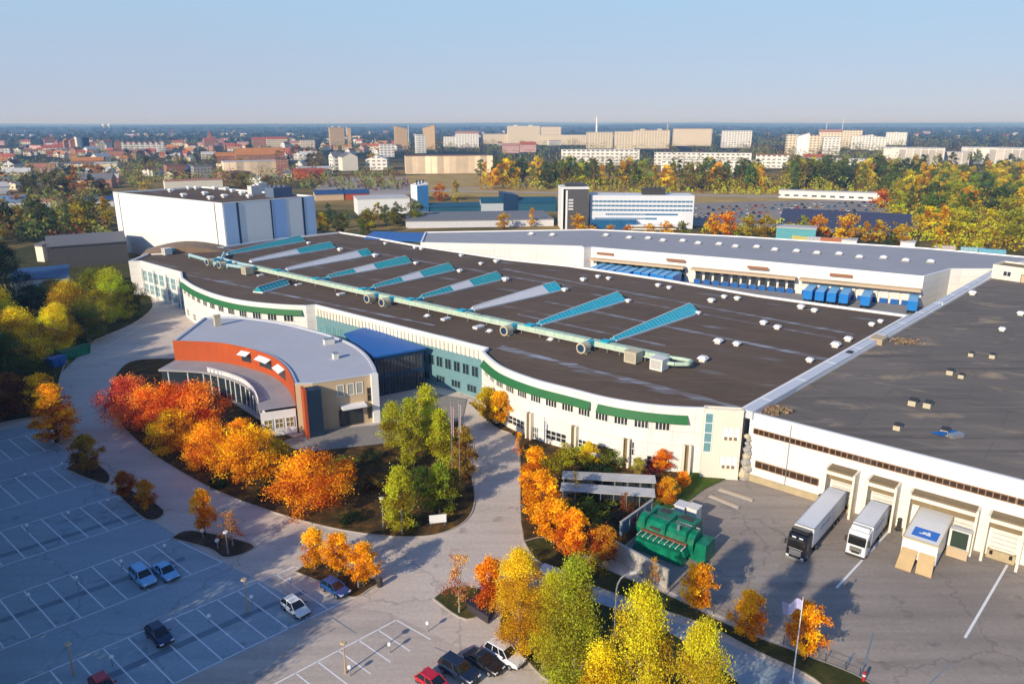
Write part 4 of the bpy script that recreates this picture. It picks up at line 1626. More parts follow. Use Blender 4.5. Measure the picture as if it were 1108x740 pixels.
rows = {
    ('hatch', 'flat pale hatch from the left between the front parapet and the long duct'): [(282, 298.5), (323, 308.5), (369, 319), (482.6, 346), (518, 355)],
    ('hood', 'white hooded vent from the left in the rearmost row of the brown roof'): [(417, 264.5), (449, 269), (456, 270.3), (499, 277.5), (520.5, 286.5), (537, 284), (631, 304), (647, 300.5), (658.5, 302.5), (712, 310), (724, 312.5), (769.5, 327), (783.5, 322.5), (797.6, 324.5), (866.5, 334), (881, 337.5)],
    ('hood', 'white hooded vent from the left just beyond the skylight tips'): [(334, 264), (368, 271.5), (406, 278), (450, 286), (497.5, 294.5), (547, 304), (611, 315), (679.6, 327), (755.4, 340)],
    ('hood', 'white hooded vent from the left on the open brown roof right of the skylights'): [(760.5, 391), (777, 371.5), (797, 374), (826, 351), (841, 356), (876, 391.5), (904, 375.5), (917.6, 369), (943, 352.5), (952.5, 349)],
    ('unit', 'low dark topped unit counting from the front on the grey wing roof'): [(1022, 469), (971, 464), (987.5, 437.5), (1003.6, 440), (1028, 404.5), (1040, 408.5), (1050.7, 385), (1073.6, 387), (873, 410.5), (919, 386)],
    ('hood', 'white vent from the left on the far half of the grey wing roof'): [(993, 342), (1017, 331), (1052, 319), (1084, 358), (1104, 341)],
    ('dome', 'small white dome from the left along the grey terminal roof'): [(575, 254), (598, 255), (656, 255.3), (681, 258), (701.5, 258.6), (717.5, 261), (739, 261.3), (755.6, 264), (778.3, 265), (796, 267.5), (819, 268), (838.5, 271), (862, 272.5), (884, 274.6), (908, 275.5), (930, 279), (956, 279.7), (980, 282.7), (1007, 284)],
}
for (kind, tail), lst in rows.items():
    z = TZ - 0.35 if kind == 'dome' else ZR
    for i, (x, y) in enumerate(lst):
        head, rest = tail.split(' from ' if ' from ' in tail else ' counting ', 1)
        sep = 'from' if ' from ' in tail else 'counting'
        vent(kind, x, y, z, '%s %s %s %s' % (ORD[i + 1], head, sep, rest), {'hatch': 'pale roof hatches', 'hood': 'white roof vents', 'unit': 'roof units on the grey wing', 'dome': 'white domes on the terminal roof'}[kind],
             1.25 if kind == 'dome' else R.uniform(0.62, 0.92))
for x, y, lb in ((462.5, 342.5, 'small round white vent beside the pale hatch left of the middle duct'), (530, 359, 'small round white vent beside the rightmost pale hatch'), (596, 368, 'small white vent on a stalk below the long duct')):
    vent('dome', x, y, ZR, lb, None, 0.75)
for i, (x, y) in enumerate([(185, 208), (199, 213), (213, 205), (222, 211), (233, 205), (243, 214), (252, 208), (262, 211), (205, 205), (228, 216), (270, 214), (245, 206)]):
    vent('hood', x, y, HB - 0.6, 'small white vent on the dark roof of the tall white store', 'white vents on the high bay roof', 1.2)
for x, y, w_, lb in ((276, 210.5, 5.0, 'taller white unit box at the right of the high bay roof'), (283, 207, 4.5, 'white unit box behind the taller one on the high bay roof')):
    p = at(x, y, HB - 0.6)
    m = MB()
    m.box((p.x, p.y, HB + 1.2), (w_, 3, 3.6), 0.9)
    m.box((p.x, p.y, HB + 3.06), (w_ + .2, 3.2, 0.12), 0.9)
    m.tube((p.x, p.y, HB + 3.1), (p.x, p.y, HB + 3.6), 0.8, None, 10)
    tag(m.build('roof_unit', OFFWHITE, None, (p.x, p.y, HB - 0.6)), lb, 'roof unit')
p = at(302, 213, HB - 0.6)
m = MB()
m.box((p.x, p.y, HB + 1.4), (9, 6, 4), 0.9)
for i in range(4):
    m.tube((p.x - 3 + i * 2, p.y - 1, HB + 3.4), (p.x - 3 + i * 2, p.y - 1, HB + 4.2), 0.7, None, 10)
tag(m.build('roof_plant', plain('blue_grey_plant', (0.12, 0.16, 0.24), 0.6), None, (p.x, p.y, HB - 0.6)), 'dark blue grey plant box on the right corner of the high bay roof', 'roof plant')
# rubble patches and timber boxes on the grey roof
for x, y, sx, sy, lb in ((838, 445, 4.2, 3.0, 'heap of brown bricks on the front corner of the grey wing roof'), (980, 370.5, 4.0, 3.2, 'round heap of brown rubble beside the roof ridge')):
    p = at(x, y, ZR)
    m = MB()
    for i in range(90):
        m.box((p.x + R.gauss(0, sx * 0.3), p.y + R.gauss(0, sy * 0.3), ZR + R.uniform(0.05, 0.5)), (0.5, 0.28, 0.25), R.uniform(0, 3), R.randrange(2))
    tag(m.build('brick_heap', [plain('old_brick', (0.42, 0.25, 0.14), 0.9, var=0.4), BROWN], None, (p.x, p.y, ZR)), lb, 'brick heap')
p = at(950, 370.5, ZR)
m = MB()
for i in range(6):
    m.box((p.x, p.y, ZR + 0.1 + i * 0.2), (4.2, 2.6, 0.14), 0.85)
m.box((p.x, p.y, ZR + 0.55), (3.9, 2.3, 1.0), 0.85, 1)
tag(m.build('timber_box', [TAN, BROWN], None, (p.x, p.y, ZR)), 'low tan timber box beside the roof ridge', 'timber box')
p = at(1024, 471, ZR)
m = MB()
m.box((p.x, p.y, ZR + 0.4), (3.0, 0.5, 0.5), 0.2)
m.box((p.x + 1.0, p.y - 0.6, ZR + 0.3), (2.2, 0.9, 0.6), 0.3, 1)
m.tube((p.x - 2, p.y + 0.4, ZR + 0.3), (p.x + 2.4, p.y - 0.6, ZR + 0.3), 0.16)
tag(m.build('pipe_bundle', [BLUEP, STEEL], None, (p.x, p.y, ZR)), 'blue and grey pipe bundle lying near the front edge of the grey roof', 'pipes')

# ------------------------------------------------------------------ cars
def car_proto(kind):
    Lc, Wc, Hc, zs = {'sedan': (4.6, 1.82, 1.45, 0.88), 'hatch': (4.2, 1.78, 1.5, 0.92), 'suv': (4.7, 1.9, 1.72, 1.05), 'van': (4.6, 1.85, 1.85, 1.08)}[kind]
    t = thing('parked_car', 'x', 'car')
    h = Lc / 2
    b = MB()
    prof = [(-h, 0.80, zs - 0.28), (-h + 0.12, 0.9, zs - 0.02), (-h + 0.7, 1.0, zs), (0, 1.0, zs), (h - 1.3, 1.0, zs - 0.02), (h - 0.55, 0.97, zs - 0.1), (h - 0.12, 0.86, zs - 0.2), (h, 0.74, zs - 0.38)]
    rings = []
    for x, wf, zt in prof:
        hw = Wc / 2 * wf
        zb = 0.32 if abs(x) < h - 0.2 else 0.4
        rings.append([(x, -hw * 0.94, zb), (x, -hw, zb + 0.2), (x, -hw * 0.985, zt - 0.12), (x, -hw * 0.86, zt), (x, hw * 0.86, zt), (x, hw * 0.985, zt - 0.12), (x, hw, zb + 0.2), (x, hw * 0.94, zb)])
    b.loft(rings)
    xr0, xf0 = {'sedan': (-h + 0.75, h - 1.25), 'hatch': (-h + 0.1, h - 1.15), 'suv': (-h + 0.08, h - 1.3), 'van': (-h + 0.06, h - 0.95)}[kind]
    xr1, xf1 = {'sedan': (-h + 1.5, h - 2.15), 'hatch': (-h + 0.65, h - 1.95), 'suv': (-h + 0.45, h - 2.0), 'van': (-h + 0.3, h - 1.65)}[kind]
    w0, w1 = Wc / 2 * 0.87, Wc / 2 * 0.7
    base = [(xr0, -w0, zs - 0.02), (xf0, -w0, zs - 0.02), (xf0, w0, zs - 0.02), (xr0, w0, zs - 0.02)]
    top = [(xr1, -w1, Hc - 0.06), (xf1, -w1, Hc - 0.06), (xf1, w1, Hc - 0.06), (xr1, w1, Hc - 0.06)]
    rp = [(xr1 - 0.05, -w1 * 1.02, Hc - 0.07), (xf1 + 0.05, -w1 * 1.02, Hc - 0.07), (xf1 + 0.05, w1 * 1.02, Hc - 0.07), (xr1 - 0.05, w1 * 1.02, Hc - 0.07)]
    r2 = [(xr1 + 0.06, -w1 * 0.9, Hc), (xf1 - 0.1, -w1 * 0.9, Hc), (xf1 - 0.1, w1 * 0.9, Hc), (xr1 + 0.06, w1 * 0.9, Hc)]
    b.loft([rp, r2])
    for i in range(4):
        b.tube(base[i], top[i], 0.055, 0.045, 5)
    for f in ((0.5,) if kind in ('sedan', 'hatch') else (0.36, 0.68)):
        for sy in (0, 3):
            i0, i1 = (0, 1) if sy == 0 else (3, 2)
            p0 = Vector(base[i0]).lerp(Vector(base[i1]), f)
            p1 = Vector(top[i0]).lerp(Vector(top[i1]), f)
            b.tube(p0, p1, 0.05, None, 5)
    b.build('body', CARP, t, smooth=False)
    g = MB()
    g.loft([base, top])
    g.build('window', CARGLASS, t)
    tr_ = MB()
    tr_.box((0, 0, 0.36), (Lc - 0.3, Wc * 0.93, 0.16))
    tr_.box((h - 0.1, 0, 0.45), (0.24, Wc * 0.7, 0.2))
    tr_.box((-h + 0.1, 0, 0.45), (0.24, Wc * 0.75, 0.2))
    tr_.build('sill', DARKTRIM, t)
    for sx in (-1, 1):
        for sy in (-1, 1):
            wl = MB()
            x = sx * (h - 0.88)
            wl.tube((x, sy * (Wc / 2 - 0.21), 0.33), (x, sy * (Wc / 2 + 0.01), 0.33), 0.33, None, 14)
            wo = wl.build('wheel', BLACK, t)
            rm = MB()
            rm.tube((x, sy * (Wc / 2 + 0.005), 0.33), (x, sy * (Wc / 2 + 0.025), 0.33), 0.2, None, 10)
            rm.build('rim', STEEL, wo)
    for sy in (-1, 1):
        l_ = MB()
        l_.box((h - 0.14, sy * Wc * 0.32, zs - 0.27), (0.24, 0.36, 0.14))
        l_.build('headlight', LAMPW, t)
        l_ = MB()
        l_.box((-h + 0.04, sy * Wc * 0.36, zs - 0.2), (0.14, 0.3, 0.2))
        l_.build('taillight', REDP, t)
        mr = MB()
        mr.box((xf0 - 0.35, sy * (Wc / 2 + 0.08), zs + 0.08), (0.14, 0.2, 0.14))
        mr.build('mirror', DARKTRIM, t)
    return t


CARS = {}
for kind, px, py, ang, col, lb in [
    ('suv', 155, 628, -42, (0.22, 0.5, 0.8), 'boxy pale blue car, left one of the two side by side'),  # silver paint given the blue of shade
    ('sedan', 180, 622, -42, (0.22, 0.5, 0.82), 'low pale blue car, right one of the two side by side'),  # silver paint too, shade put into its colour
    ('hatch', 173, 691, -42, (0.004, 0.02, 0.075), 'dark navy hatchback parked alone across the bay line'),
    ('hatch', 320, 661, -42, (0.8, 0.79, 0.76), 'white hatchback in the sun at the end of a parking row'),
    ('hatch', 363, 640, -38, (0.003, 0.06, 0.24), 'deep blue hatchback under the three orange trees'),
    ('hatch', 470, 744, -40, (0.55, 0.01, 0.025), 'bright red car at the bottom edge beside dark cars'),
    ('suv', 497, 730, -40, (0.006, 0.014, 0.04), 'dark blue car between the red car and the black car'),
    ('sedan', 524, 720, -40, (0.006, 0.007, 0.01), 'black car next to the white car in the bottom row'),
    ('suv', 546, 713, -40, (0.72, 0.72, 0.74), 'white estate car at the right end of the bottom row'),
    ('hatch', 113, 748, -42, (0.5, 0.01, 0.02), 'red car roof cut off by the bottom edge in the left car park'),
]:
    loc = at(px, py, 0.02)
    if kind not in CARS:
        CARS[kind] = car_proto(kind)
        o = CARS[kind]
        o.location, o.rotation_euler = loc, (0, 0, math.radians(ang))
        o['label'] = lb
        o['group'] = 'cars in the car park'
        for c in o.children:
            if c.name.startswith('body'):
                c.color = (*col, 1)
    else:
        dup(CARS[kind], loc, math.radians(ang), lb, 'cars in the car park', None, (*col, 1), ('body',))


# ------------------------------------------------------------------ lorries at the docks
def wheel_pair(t, x, hw, r=0.5, w_=0.34, name='wheel'):
    for sy in (-1, 1):
        wl = MB()
        wl.tube((x, sy * (hw - w_), r), (x, sy * hw, r), r, None, 16)
        wo = wl.build(name, BLACK, t)
        rm = MB()
        rm.tube((x, sy * (hw - 0.02), r), (x, sy * (hw + 0.03), r), r * 0.52, None, 10)
        rm.build('rim', STEEL, wo)


def lorry(label, loc, rz, blen, cab_mat, semi):
    t = thing('lorry', label, 'lorry', loc, rz, 'lorries backed up to the docks')
    xf = 0.0                                       # front bumper at x = 0, body towards -x
    cab = MB()
    hw = 1.25
    cab.loft([[(-2.3, -hw, 0.75), (-2.3, -hw, 3.6), (-2.3, hw, 3.6), (-2.3, hw, 0.75)],
              [(-0.9, -hw, 0.75), (-0.9, -hw, 3.55), (-0.9, hw, 3.55), (-0.9, hw, 0.75)],
              [(-0.35, -hw * .99, 0.6), (-0.4, -hw * .96, 3.1), (-0.4, hw * .96, 3.1), (-0.35, hw * .99, 0.6)],
              [(-0.02, -hw * .93, 0.5), (-0.1, -hw * .92, 1.9), (-0.1, hw * .92, 1.9), (-0.02, hw * .93, 0.5)]])
    cab.box((-1.75, 0, 3.75), (1.3, 2.2, 0.5), 0, 0, -0.25)
    cab.build('cab', cab_mat, t)
    ws = MB()
    ws.add([(-0.06, -hw * .86, 1.95), (-0.06, hw * .86, 1.95), (-0.36, hw * .88, 2.95), (-0.36, -hw * .88, 2.95)], [(0, 1, 2, 3)])
    for sy in (-1, 1):
        ws.add([(-0.5, sy * (hw + .01), 1.9), (-1.5, sy * (hw + .01), 1.9), (-1.5, sy * (hw + .01), 2.75), (-0.55, sy * (hw + .01), 2.75)], [(0, 1, 2, 3)])
    ws.build('windscreen', CARGLASS, t)
    vs = MB()
    vs.box((-0.18, 0, 3.12), (0.3, 2.1, 0.14))
    vs.build('sun_visor', DARKTRIM, t)
    gr = MB()
    for i in range(5):
        gr.box((-0.03, 0, 1.0 + i * 0.16), (0.1, 1.5, 0.08))
    gr.box((-0.04, 0, 0.45), (0.2, 2.3, 0.3))
    gr.build('grille', STEEL if semi else DARKTRIM, t)
    if semi:                                      # pale lettering bar and emblem over the windscreen, illegible from here
        sg = MB()
        for i, w_ in enumerate((.26, .2, .3, .18, .26, .22)):
            sg.box((-0.12, -0.78 + i * 0.3, 1.78), (0.05, w_, 0.16))
        for sy in (-1, 1):
            sg.box((-0.42, sy * 0.45, 3.32), (0.06, 0.5, 0.16))
        sg.build('cab_lettering', LAMPW, t)
    for sy in (-1, 1):
        l_ = MB()
        l_.box((-0.06, sy * 0.95, 0.72), (0.12, 0.36, 0.22))
        l_.build('headlight', LAMPW, t)
        m_ = MB()
        m_.box((-0.35, sy * 1.45, 2.4), (0.14, 0.24, 0.75))
        m_.box((-0.38, sy * 1.3, 2.72), (0.06, 0.2, 0.06))
        m_.build('mirror', DARKTRIM, t)
    x0 = -2.75 if semi else -2.5
    bx = MB()
    bx.box((x0 - blen / 2, 0, 2.62), (blen, 2.55, 2.72))
    bx.build('cargo_box', plain('trailer_white', (0.74, 0.75, 0.76), 0.4, var=0.08, scale=0.4), t)
    tp = MB()
    for sy in (-1, 1):
        tp.box((x0 - blen / 2, sy * 1.25, 4.0), (blen + .06, 0.1, 0.08))
        tp.box((x0 - blen / 2, sy * 1.28, 1.3), (blen + .02, 0.05, 0.14))
    for xx in (0, blen):
        tp.box((x0 - xx, 0, 4.0), (0.1, 2.6, 0.08))
    tp.box((x0 - blen * 0.55, 1.283, 2.6), (0.06, 0.03, 2.6))
    tp.box((x0 - blen * 0.55, -1.283, 2.6), (0.06, 0.03, 2.6))
    tp.build('edge_trim', STEEL, t)
    lt = MB()
    for sy in (-1, 1):
        xx = x0 - blen * 0.18
        for i, w_ in enumerate((.5, .42, .6, .34, .5, .46, .38)):
            lt.box((xx - 0.3 - i * 0.62, sy * 1.282, 2.95), (w_, 0.02, 0.34))
    lt.build('side_lettering', plain('faded_grey_print', (0.32, 0.34, 0.4), 0.6), t)
    chs = MB()
    chs.box((x0 / 2 - blen / 2, 0, 0.95), (blen + abs(x0), 1.0, 0.28))
    if semi:
        for sy in (-1, 1):
            chs.box((x0 - blen * 0.5, sy * 1.15, 0.75), (blen * 0.38, 0.06, 0.5))
    chs.build('chassis', DARKTRIM, t)
    wheel_pair(t, -1.35, 1.22)
    if semi:
        wheel_pair(t, -4.6, 1.22)
        for k in range(3):
            wheel_pair(t, x0 - blen + 1.6 + k * 1.35, 1.24)
    else:
        wheel_pair(t, x0 - blen + 3.0, 1.22)
        wheel_pair(t, x0 - blen + 1.7, 1.22)
    return t


RZT = math.atan2(WW.n.y, WW.n.x)
BLACKCAB = plain('black_cab', (0.012, 0.014, 0.022), 0.3, var=0.3)
WHITECAB = plain('white_cab', (0.76, 0.76, 0.75), 0.35, var=0.06)
lorry('articulated lorry with black cab and long white trailer at the left dock', tuple(WW.p(16.2, 18.4, 0.02)), RZT, 13.4, BLACKCAB, True)
lorry('shorter white cab lorry with white box body at the second dock', tuple(WW.p(22.0, 12.6, 0.02)), RZT, 7.6, WHITECAB, False)
# white swap body with its tan doors let down to the ground
sb_o = tuple(WW.p(28.7, 5.2, 0.02))
sb = thing('swap_body', 'white swap body with blue logo on its roof and two tan doors folded down', 'swap body', sb_o, RZT)
m = MB()
m.loft([[(-5.6, -2.05, 1.3), (-5.6, -2.05, 4.3), (-5.6, 2.05, 4.3), (-5.6, 2.05, 1.3)], [(4.2, -2.05, 1.0), (4.2, -2.05, 3.75), (4.2, 2.05, 3.75), (4.2, 2.05, 1.0)]])
m.build('body', WHITECAB, sb)
m = MB()
for sy in (-1, 1):
    m.loft([[(-5.6, sy * 2.06 - .07, 4.28), (-5.6, sy * 2.06 - .07, 4.36), (-5.6, sy * 2.06 + .07, 4.36), (-5.6, sy * 2.06 + .07, 4.28)], [(4.2, sy * 2.06 - .07, 3.73), (4.2, sy * 2.06 - .07, 3.81), (4.2, sy * 2.06 + .07, 3.81), (4.2, sy * 2.06 + .07, 3.73)]])
m.box((4.22, 0, 3.72), (0.14, 4.25, 0.2))
m.build('edge_trim', plain('sand_trim', (0.6, 0.48, 0.28), 0.6), sb)
m = MB()
sl = (3.75 - 4.3) / 9.8


def rf(x, y, dz):
    return (x, y, 4.3 + sl * (x + 5.6) + dz)


m.add([rf(0.9, -1.35, .012), rf(3.2, -1.35, .012), rf(3.2, 1.6, .012), rf(0.9, 1.6, .012)], [(0, 1, 2, 3)], 0)
for (x0, y0, x1, y1) in ((1.7, -0.25, 2.2, 0.25), (1.5, 0.3, 2.0, 0.6), (2.1, -0.6, 2.35, 0.0), (1.95, 0.15, 2.4, 0.7)):
    m.add([rf(x0, y0, .02), rf(x1, y0, .02), rf(x1, y1, .02), rf(x0, y1, .02)], [(0, 1, 2, 3)], 1)
m.build('roof_logo', [plain('logo_blue', (0.005, 0.16, 0.62), 0.4, var=0.1), LAMPW], sb)
for sy, dx in ((-1, 1.9), (1, 1.6)):
    m = MB()
    m.add([(4.26, sy * 1.0 - 0.92, 2.3), (4.26, sy * 1.0 + 0.92, 2.3), (4.26 + dx, sy * 1.15 + 0.92, 0.12), (4.26 + dx, sy * 1.15 - 0.92, 0.12),
           (4.2, sy * 1.0 - 0.92, 2.2), (4.2, sy * 1.0 + 0.92, 2.2), (4.2 + dx, sy * 1.15 + 0.92, 0.02), (4.2 + dx, sy * 1.15 - 0.92, 0.02)],
          [(0, 1, 2, 3), (4, 7, 6, 5), (0, 4, 5, 1), (2, 6, 7, 3), (0, 3, 7, 4), (1, 5, 6, 2)])
    m.build('folding_door', plain('tan_door', (0.55, 0.38, 0.18), 0.6), sb)
m = MB()
m.box((-0.8, 0, 0.85), (9.0, 1.0, 0.3))
m.build('chassis', DARKTRIM, sb)
for x in (-3.8, -2.5):
    wheel_pair(sb, x, 1.9)
for sy in (-1, 1):
    m = MB()
    m.tube((3.4, sy * 1.7, 0), (3.4, sy * 1.7, 1.1), 0.09, None, 6)
    m.build('leg', STEEL, sb)
# tall cabinet by the swap body
cb_o = tuple(WW.p(32.2, 3.2, 0.02))
cbt = thing('dock_cabinet', 'white framed glazed cabinet with tan lower flap right of the swap body', 'cabinet', cb_o, WW.rz)
m = MB()
m.box((0, 0, 2.5), (2.5, 1.2, 3.0))
m.build('body', OFFWHITE, cbt)
m = MB()
m.box((0, -0.62, 2.7), (1.9, 0.06, 2.3))
m.build('pane', glass('green_glass', (0.03, 0.045, 0.03)), cbt)
m = MB()
m.box((0, -0.75, 0.8), (2.4, 0.1, 1.4), 0, 0)
m.build('flap', TAN, cbt)
for sx in (-1, 1):
    m = MB()
    m.box((sx * 1.1, 0, 0.5), (0.2, 1.0, 1.0))
    m.build('leg', STEEL, cbt)
# dark figure-sized bollard lamps at dock edges
for al, lb in ((24.5, 'dark post at the corner between the second and third dock'), (13.6, 'dark post left of the black cab lorry trailer')):
    p = WW.p(al, 1.1, 0)
    m = MB()
    m.tube(p, p + Vector((0, 0, 1.7)), 0.28, 0.2, 10)
    m.tube(p + Vector((0, 0, 1.7)), p + Vector((0, 0, 1.95)), 0.3, 0.1, 10)
    m.box(p + Vector((0, 0, 0.1)), (0.7, 0.7, 0.2))
    tag(m.build('guard_post', DARKTRIM, None, p), lb, 'post')
# low concrete strips on the yard
for i, (a, b, lb) in enumerate([((778, 530), (815, 542), 'short tan concrete kerb strip at the top of the yard'), ((768, 537), (800, 550), 'pale concrete kerb strip just below the tan one in the yard')]):
    p, q = at(*a), at(*b)
    d = q - p
    m = MB()
    m.box((p + q) / 2 + Vector((0, 0, 0.12)), (d.length, 0.7, 0.24), math.atan2(d.y, d.x))
    m.box((p + q) / 2 + Vector((0, 0, 0.25)), (d.length - 0.4, 0.4, 0.06), math.atan2(d.y, d.x), 1)
    tag(m.build('kerb_strip', [CONCRETE, TAN], None, p), lb, 'kerb strip')
# pale shrub against the wall left of the docks is a stacked stone column
p = at(806, 519)
m = MB()
for i in range(14):
    z = 0.3 + i * 0.55
    r_ = 1.3 - 0.055 * i + R.uniform(-0.15, 0.2)
    m.ball((p.x + R.uniform(-.25, .25), p.y + R.uniform(-.2, .2) + 0.2, z), r_ * 0.72, 7, 5, R.randrange(2), 0.75)
tag(m.build('rock_column', [BEIGE, CONCRETE], None, p), 'tapering beige stone column against the wall left of the docks', 'stone column')

# ------------------------------------------------------------------ green waste compactors behind a wall
cm_ang = math.radians(-38)


def P2(cx, cy, dx, dy, ang):
    return Vector((cx + dx * math.cos(ang) - dy * math.sin(ang), cy + dx * math.sin(ang) + dy * math.cos(ang), 0))


q = at(722, 592)
co_o = (q.x, q.y, 0.02)
cpt = thing('waste_compactor', 'big shiny green waste compactor with rounded drum body in the yard corner', 'compactor', co_o, cm_ang)
m = MB()
m.tube((-4.2, 0.6, 2.0), (4.0, 0.6, 2.0), 1.75, 1.6, 14)
m.box((0, 0.6, 0.8), (8.2, 3.0, 1.2))
m.build('drum', GREENP, cpt)
m = MB()
m.box((-0.5, 3.3, 1.7), (7.4, 2.0, 3.0), 0, 0, 0, 0.9)
m.box((-0.5, 3.3, 3.25), (6.8, 1.9, 0.14))
m.build('hopper', GREENP, cpt)
m = MB()
m.box((0, -1.6, 1.5), (7.4, 1.5, 1.0), 0, 0, 0, 0.85)
for i in range(9):
    m.box((-3.2 + i * 0.8, -2.1, 2.05), (0.12, 1.3, 0.14), 0, 1)
m.box((0, -2.4, 0.9), (7.2, 1.6, 1.7), 0, 0, 0, 0.85)
m.build('loading_sill', [GREENP, OFFWHITE], cpt)
m = MB()
m.box((4.9, 0.8, 1.3), (1.8, 3.4, 2.4), 0, 0, 0, 0.8)
m.build('end_hood', GREENP, cpt)
m = MB()
for x in (-3, 0, 3):
    m.box((x, 0.6, 2.1), (0.18, 3.7, 3.6))
m.build('rib', GREENP, cpt)
m = MB()
m.tube((-4.0, 1.9, 3.2), (3.6, 1.9, 3.2), 0.12, None, 8)
m.tube((3.6, 1.9, 3.2), (3.6, 1.9, 1.0), 0.12, None, 8)
m.tube((-4.3, 0.6, 2.0), (-4.6, 0.6, 2.0), 0.5, None, 10)
m.tube((1.6, -0.4, 3.4), (1.6, -0.4, 4.1), 0.2, None, 8)
m.build('pipe', STEEL, cpt)
m = MB()
m.box((-2.0, 3.3, 3.33), (1.5, 1.2, 0.06))
m.box((1.2, 3.3, 3.33), (1.9, 1.3, 0.06))
m.box((-1.5, -0.95, 2.62), (1.6, 0.05, 0.7), 0, 0)
m.build('dark_hatch', DARKTRIM, cpt)
m = MB()
m.box((0.0, -1.3, 2.22), (6.6, 0.5, 0.16))
m.build('rust_rail', plain('rust_rail', (0.28, 0.1, 0.05), 0.8, var=0.5, scale=2), cpt)
for i, (px, py, mt, lb) in enumerate([(737, 560, PALEPANEL, 'pale grey bin lid, left of two above the compactor'), (750, 563, OFFWHITE, 'pale box with brown top, right of two above the compactor')]):
    p = at(px, py)
    m = MB()
    m.box((p.x, p.y, 1.1), (1.6, 1.8, 2.1), cm_ang, 0, 0, 0.94)
    m.box((p.x, p.y, 2.24), (1.7, 1.9, 0.16), cm_ang, 1)
    for sx in (-1, 1):
        w_ = P2(p.x, p.y, sx * 0.9, -0.8, cm_ang)
        m.tube(w_ + Vector((0, 0, 0.0)), w_ + Vector((0, 0, 0.1)), 0.12, None, 8)
    tag(m.build('bin_container', [mt, mt], None, p), lb, 'bin')
# screen walls around it
for a, b, h, mt, mt2, nm, lb in [((671, 581), (705, 556), 2.3, plain('blue_grey_wall', (0.2, 0.32, 0.42), 0.8), CONCRETE, 'screen_wall', 'blue grey screen wall on the left side of the green compactor'),
                                 ((660, 602), (722, 637), 2.6, None, CONCRETE, 'screen_wall', 'grey mottled concrete wall in front of the green compactor')]:
    if mt is None:
        mt, nt, b_ = new_mat('graffiti_concrete')
        rr = ramp(nt, [(0.3, (0.12, 0.1, 0.09)), (0.45, (0.36, 0.34, 0.32)), (0.6, (0.5, 0.47, 0.44)), (0.75, (0.25, 0.2, 0.16))])
        nt.links.new(noise(nt, coords(nt), 1.1, 7, 0.8), rr.inputs[0])
        nt.links.new(rr.outputs[0], b_.inputs['Base Color'])
        b_.inputs['Roughness'].default_value = 0.9
    p, q = at(*a), at(*b)
    W_ = Wall(p, q)
    m = MB()
    m.box(W_.p(W_.len / 2, 0, h / 2), (W_.len, 0.25, h), W_.rz)
    m.box(W_.p(W_.len / 2, 0, h + 0.05), (W_.len + 0.1, 0.36, 0.1), W_.rz, 1)
    for k in range(5):
        m.box(W_.p(0.2 + (W_.len - 0.4) * k / 4, 0, h / 2), (0.3, 0.34, h - 0.01), W_.rz, 1)
    tag(m.build(nm, [mt, mt2], None, p), lb, 'wall')

# ------------------------------------------------------------------ bicycle shelters and bus shelter
COR = cladding('corrugated_roof', (0.62, 0.61, 0.6), 0.5, 0.55)
for (pa, pb, pc), lb in [(((608, 518), (710, 523), (709, 514)), 'long corrugated shelter roof, rear one of the parallel pair in the garden'),
                         (((606, 531), (709, 538), (710, 527)), 'long corrugated shelter roof, front one of the parallel pair in the garden')]:
    a, b = at(*pa, 2.4), at(*pb, 2.4)
    W_ = Wall(a, b)
    t = thing('bicycle_shelter', lb, 'shelter', (a.x, a.y, 0.1))
    og = (a.x, a.y, 0.1)
    m = MB()
    m.box(W_.p(W_.len / 2, -1.2, 2.5), (W_.len, 2.6, 0.12), W_.rz)
    m.build('roof', COR, t, og)
    m = MB()
    m.box(W_.p(W_.len / 2, -2.3, 1.2), (W_.len - 0.6, 0.08, 2.0), W_.rz)
    m.build('rear_screen', WINDOW, t, og)
    for k in range(8):
        for o_ in (-0.1, -2.3):
            m = MB()
            q = W_.p(0.3 + (W_.len - 0.6) * k / 7, o_, 0.1)
            m.tube(q, q + Vector((0, 0, 2.35)), 0.07, None, 6)
            m.build('post', STEEL, t, og)
a, b = at(581, 617, 2.5), at(626, 635, 2.5)
W_ = Wall(a, b)
t = thing('bus_shelter', 'blue grey flat roofed bus shelter beside the curving footpath', 'bus shelter', (a.x, a.y, 0.1))
og = (a.x, a.y, 0.1)
m = MB()
m.box(W_.p(W_.len / 2, -0.8, 2.55), (W_.len, 1.9, 0.16), W_.rz)
m.build('roof', plain('blue_grey_roof', (0.16, 0.19, 0.3), 0.6, var=0.15), t, og)
m = MB()
m.box(W_.p(W_.len / 2, -1.6, 1.3), (W_.len - 0.4, 0.05, 1.9), W_.rz)
m.build('rear_pane', TEALGLASS, t, og)
for k in range(3):
    for o_ in (-0.1, -1.55):
        m = MB()
        q = W_.p(0.2 + (W_.len - 0.4) * k / 2, o_, 0.1)
        m.tube(q, q + Vector((0, 0, 2.4)), 0.06, None, 6)
        m.build('post', STEEL, t, og)
m = MB()
m.box(W_.p(W_.len / 2, -1.2, 0.55), (W_.len - 1.2, 0.45, 0.08), W_.rz)
m.build('bench', YELLOWP, t, og)
# low flat box with dark top on the triangular island
pp = [at(502, 650, 1.4), at(519, 641, 1.4), at(538, 652, 1.4), at(529, 667, 1.4)]
m = MB()
m.prism([(p.x, p.y) for p in inset([(p.x, p.y) for p in pp], 0.25)], 0.1, 1.3, 0)
m.prism([(p.x, p.y) for p in pp], 1.3, 1.42, 1)
tag(m.build('bin_store', [plain('dark_timber', (0.05, 0.04, 0.045), 0.8), plain('purple_roof', (0.03, 0.024, 0.04), 0.7)], None, (pp[0].x, pp[0].y, 0.1)), 'low flat bin store with dark purple roof on the triangular island', 'bin store')

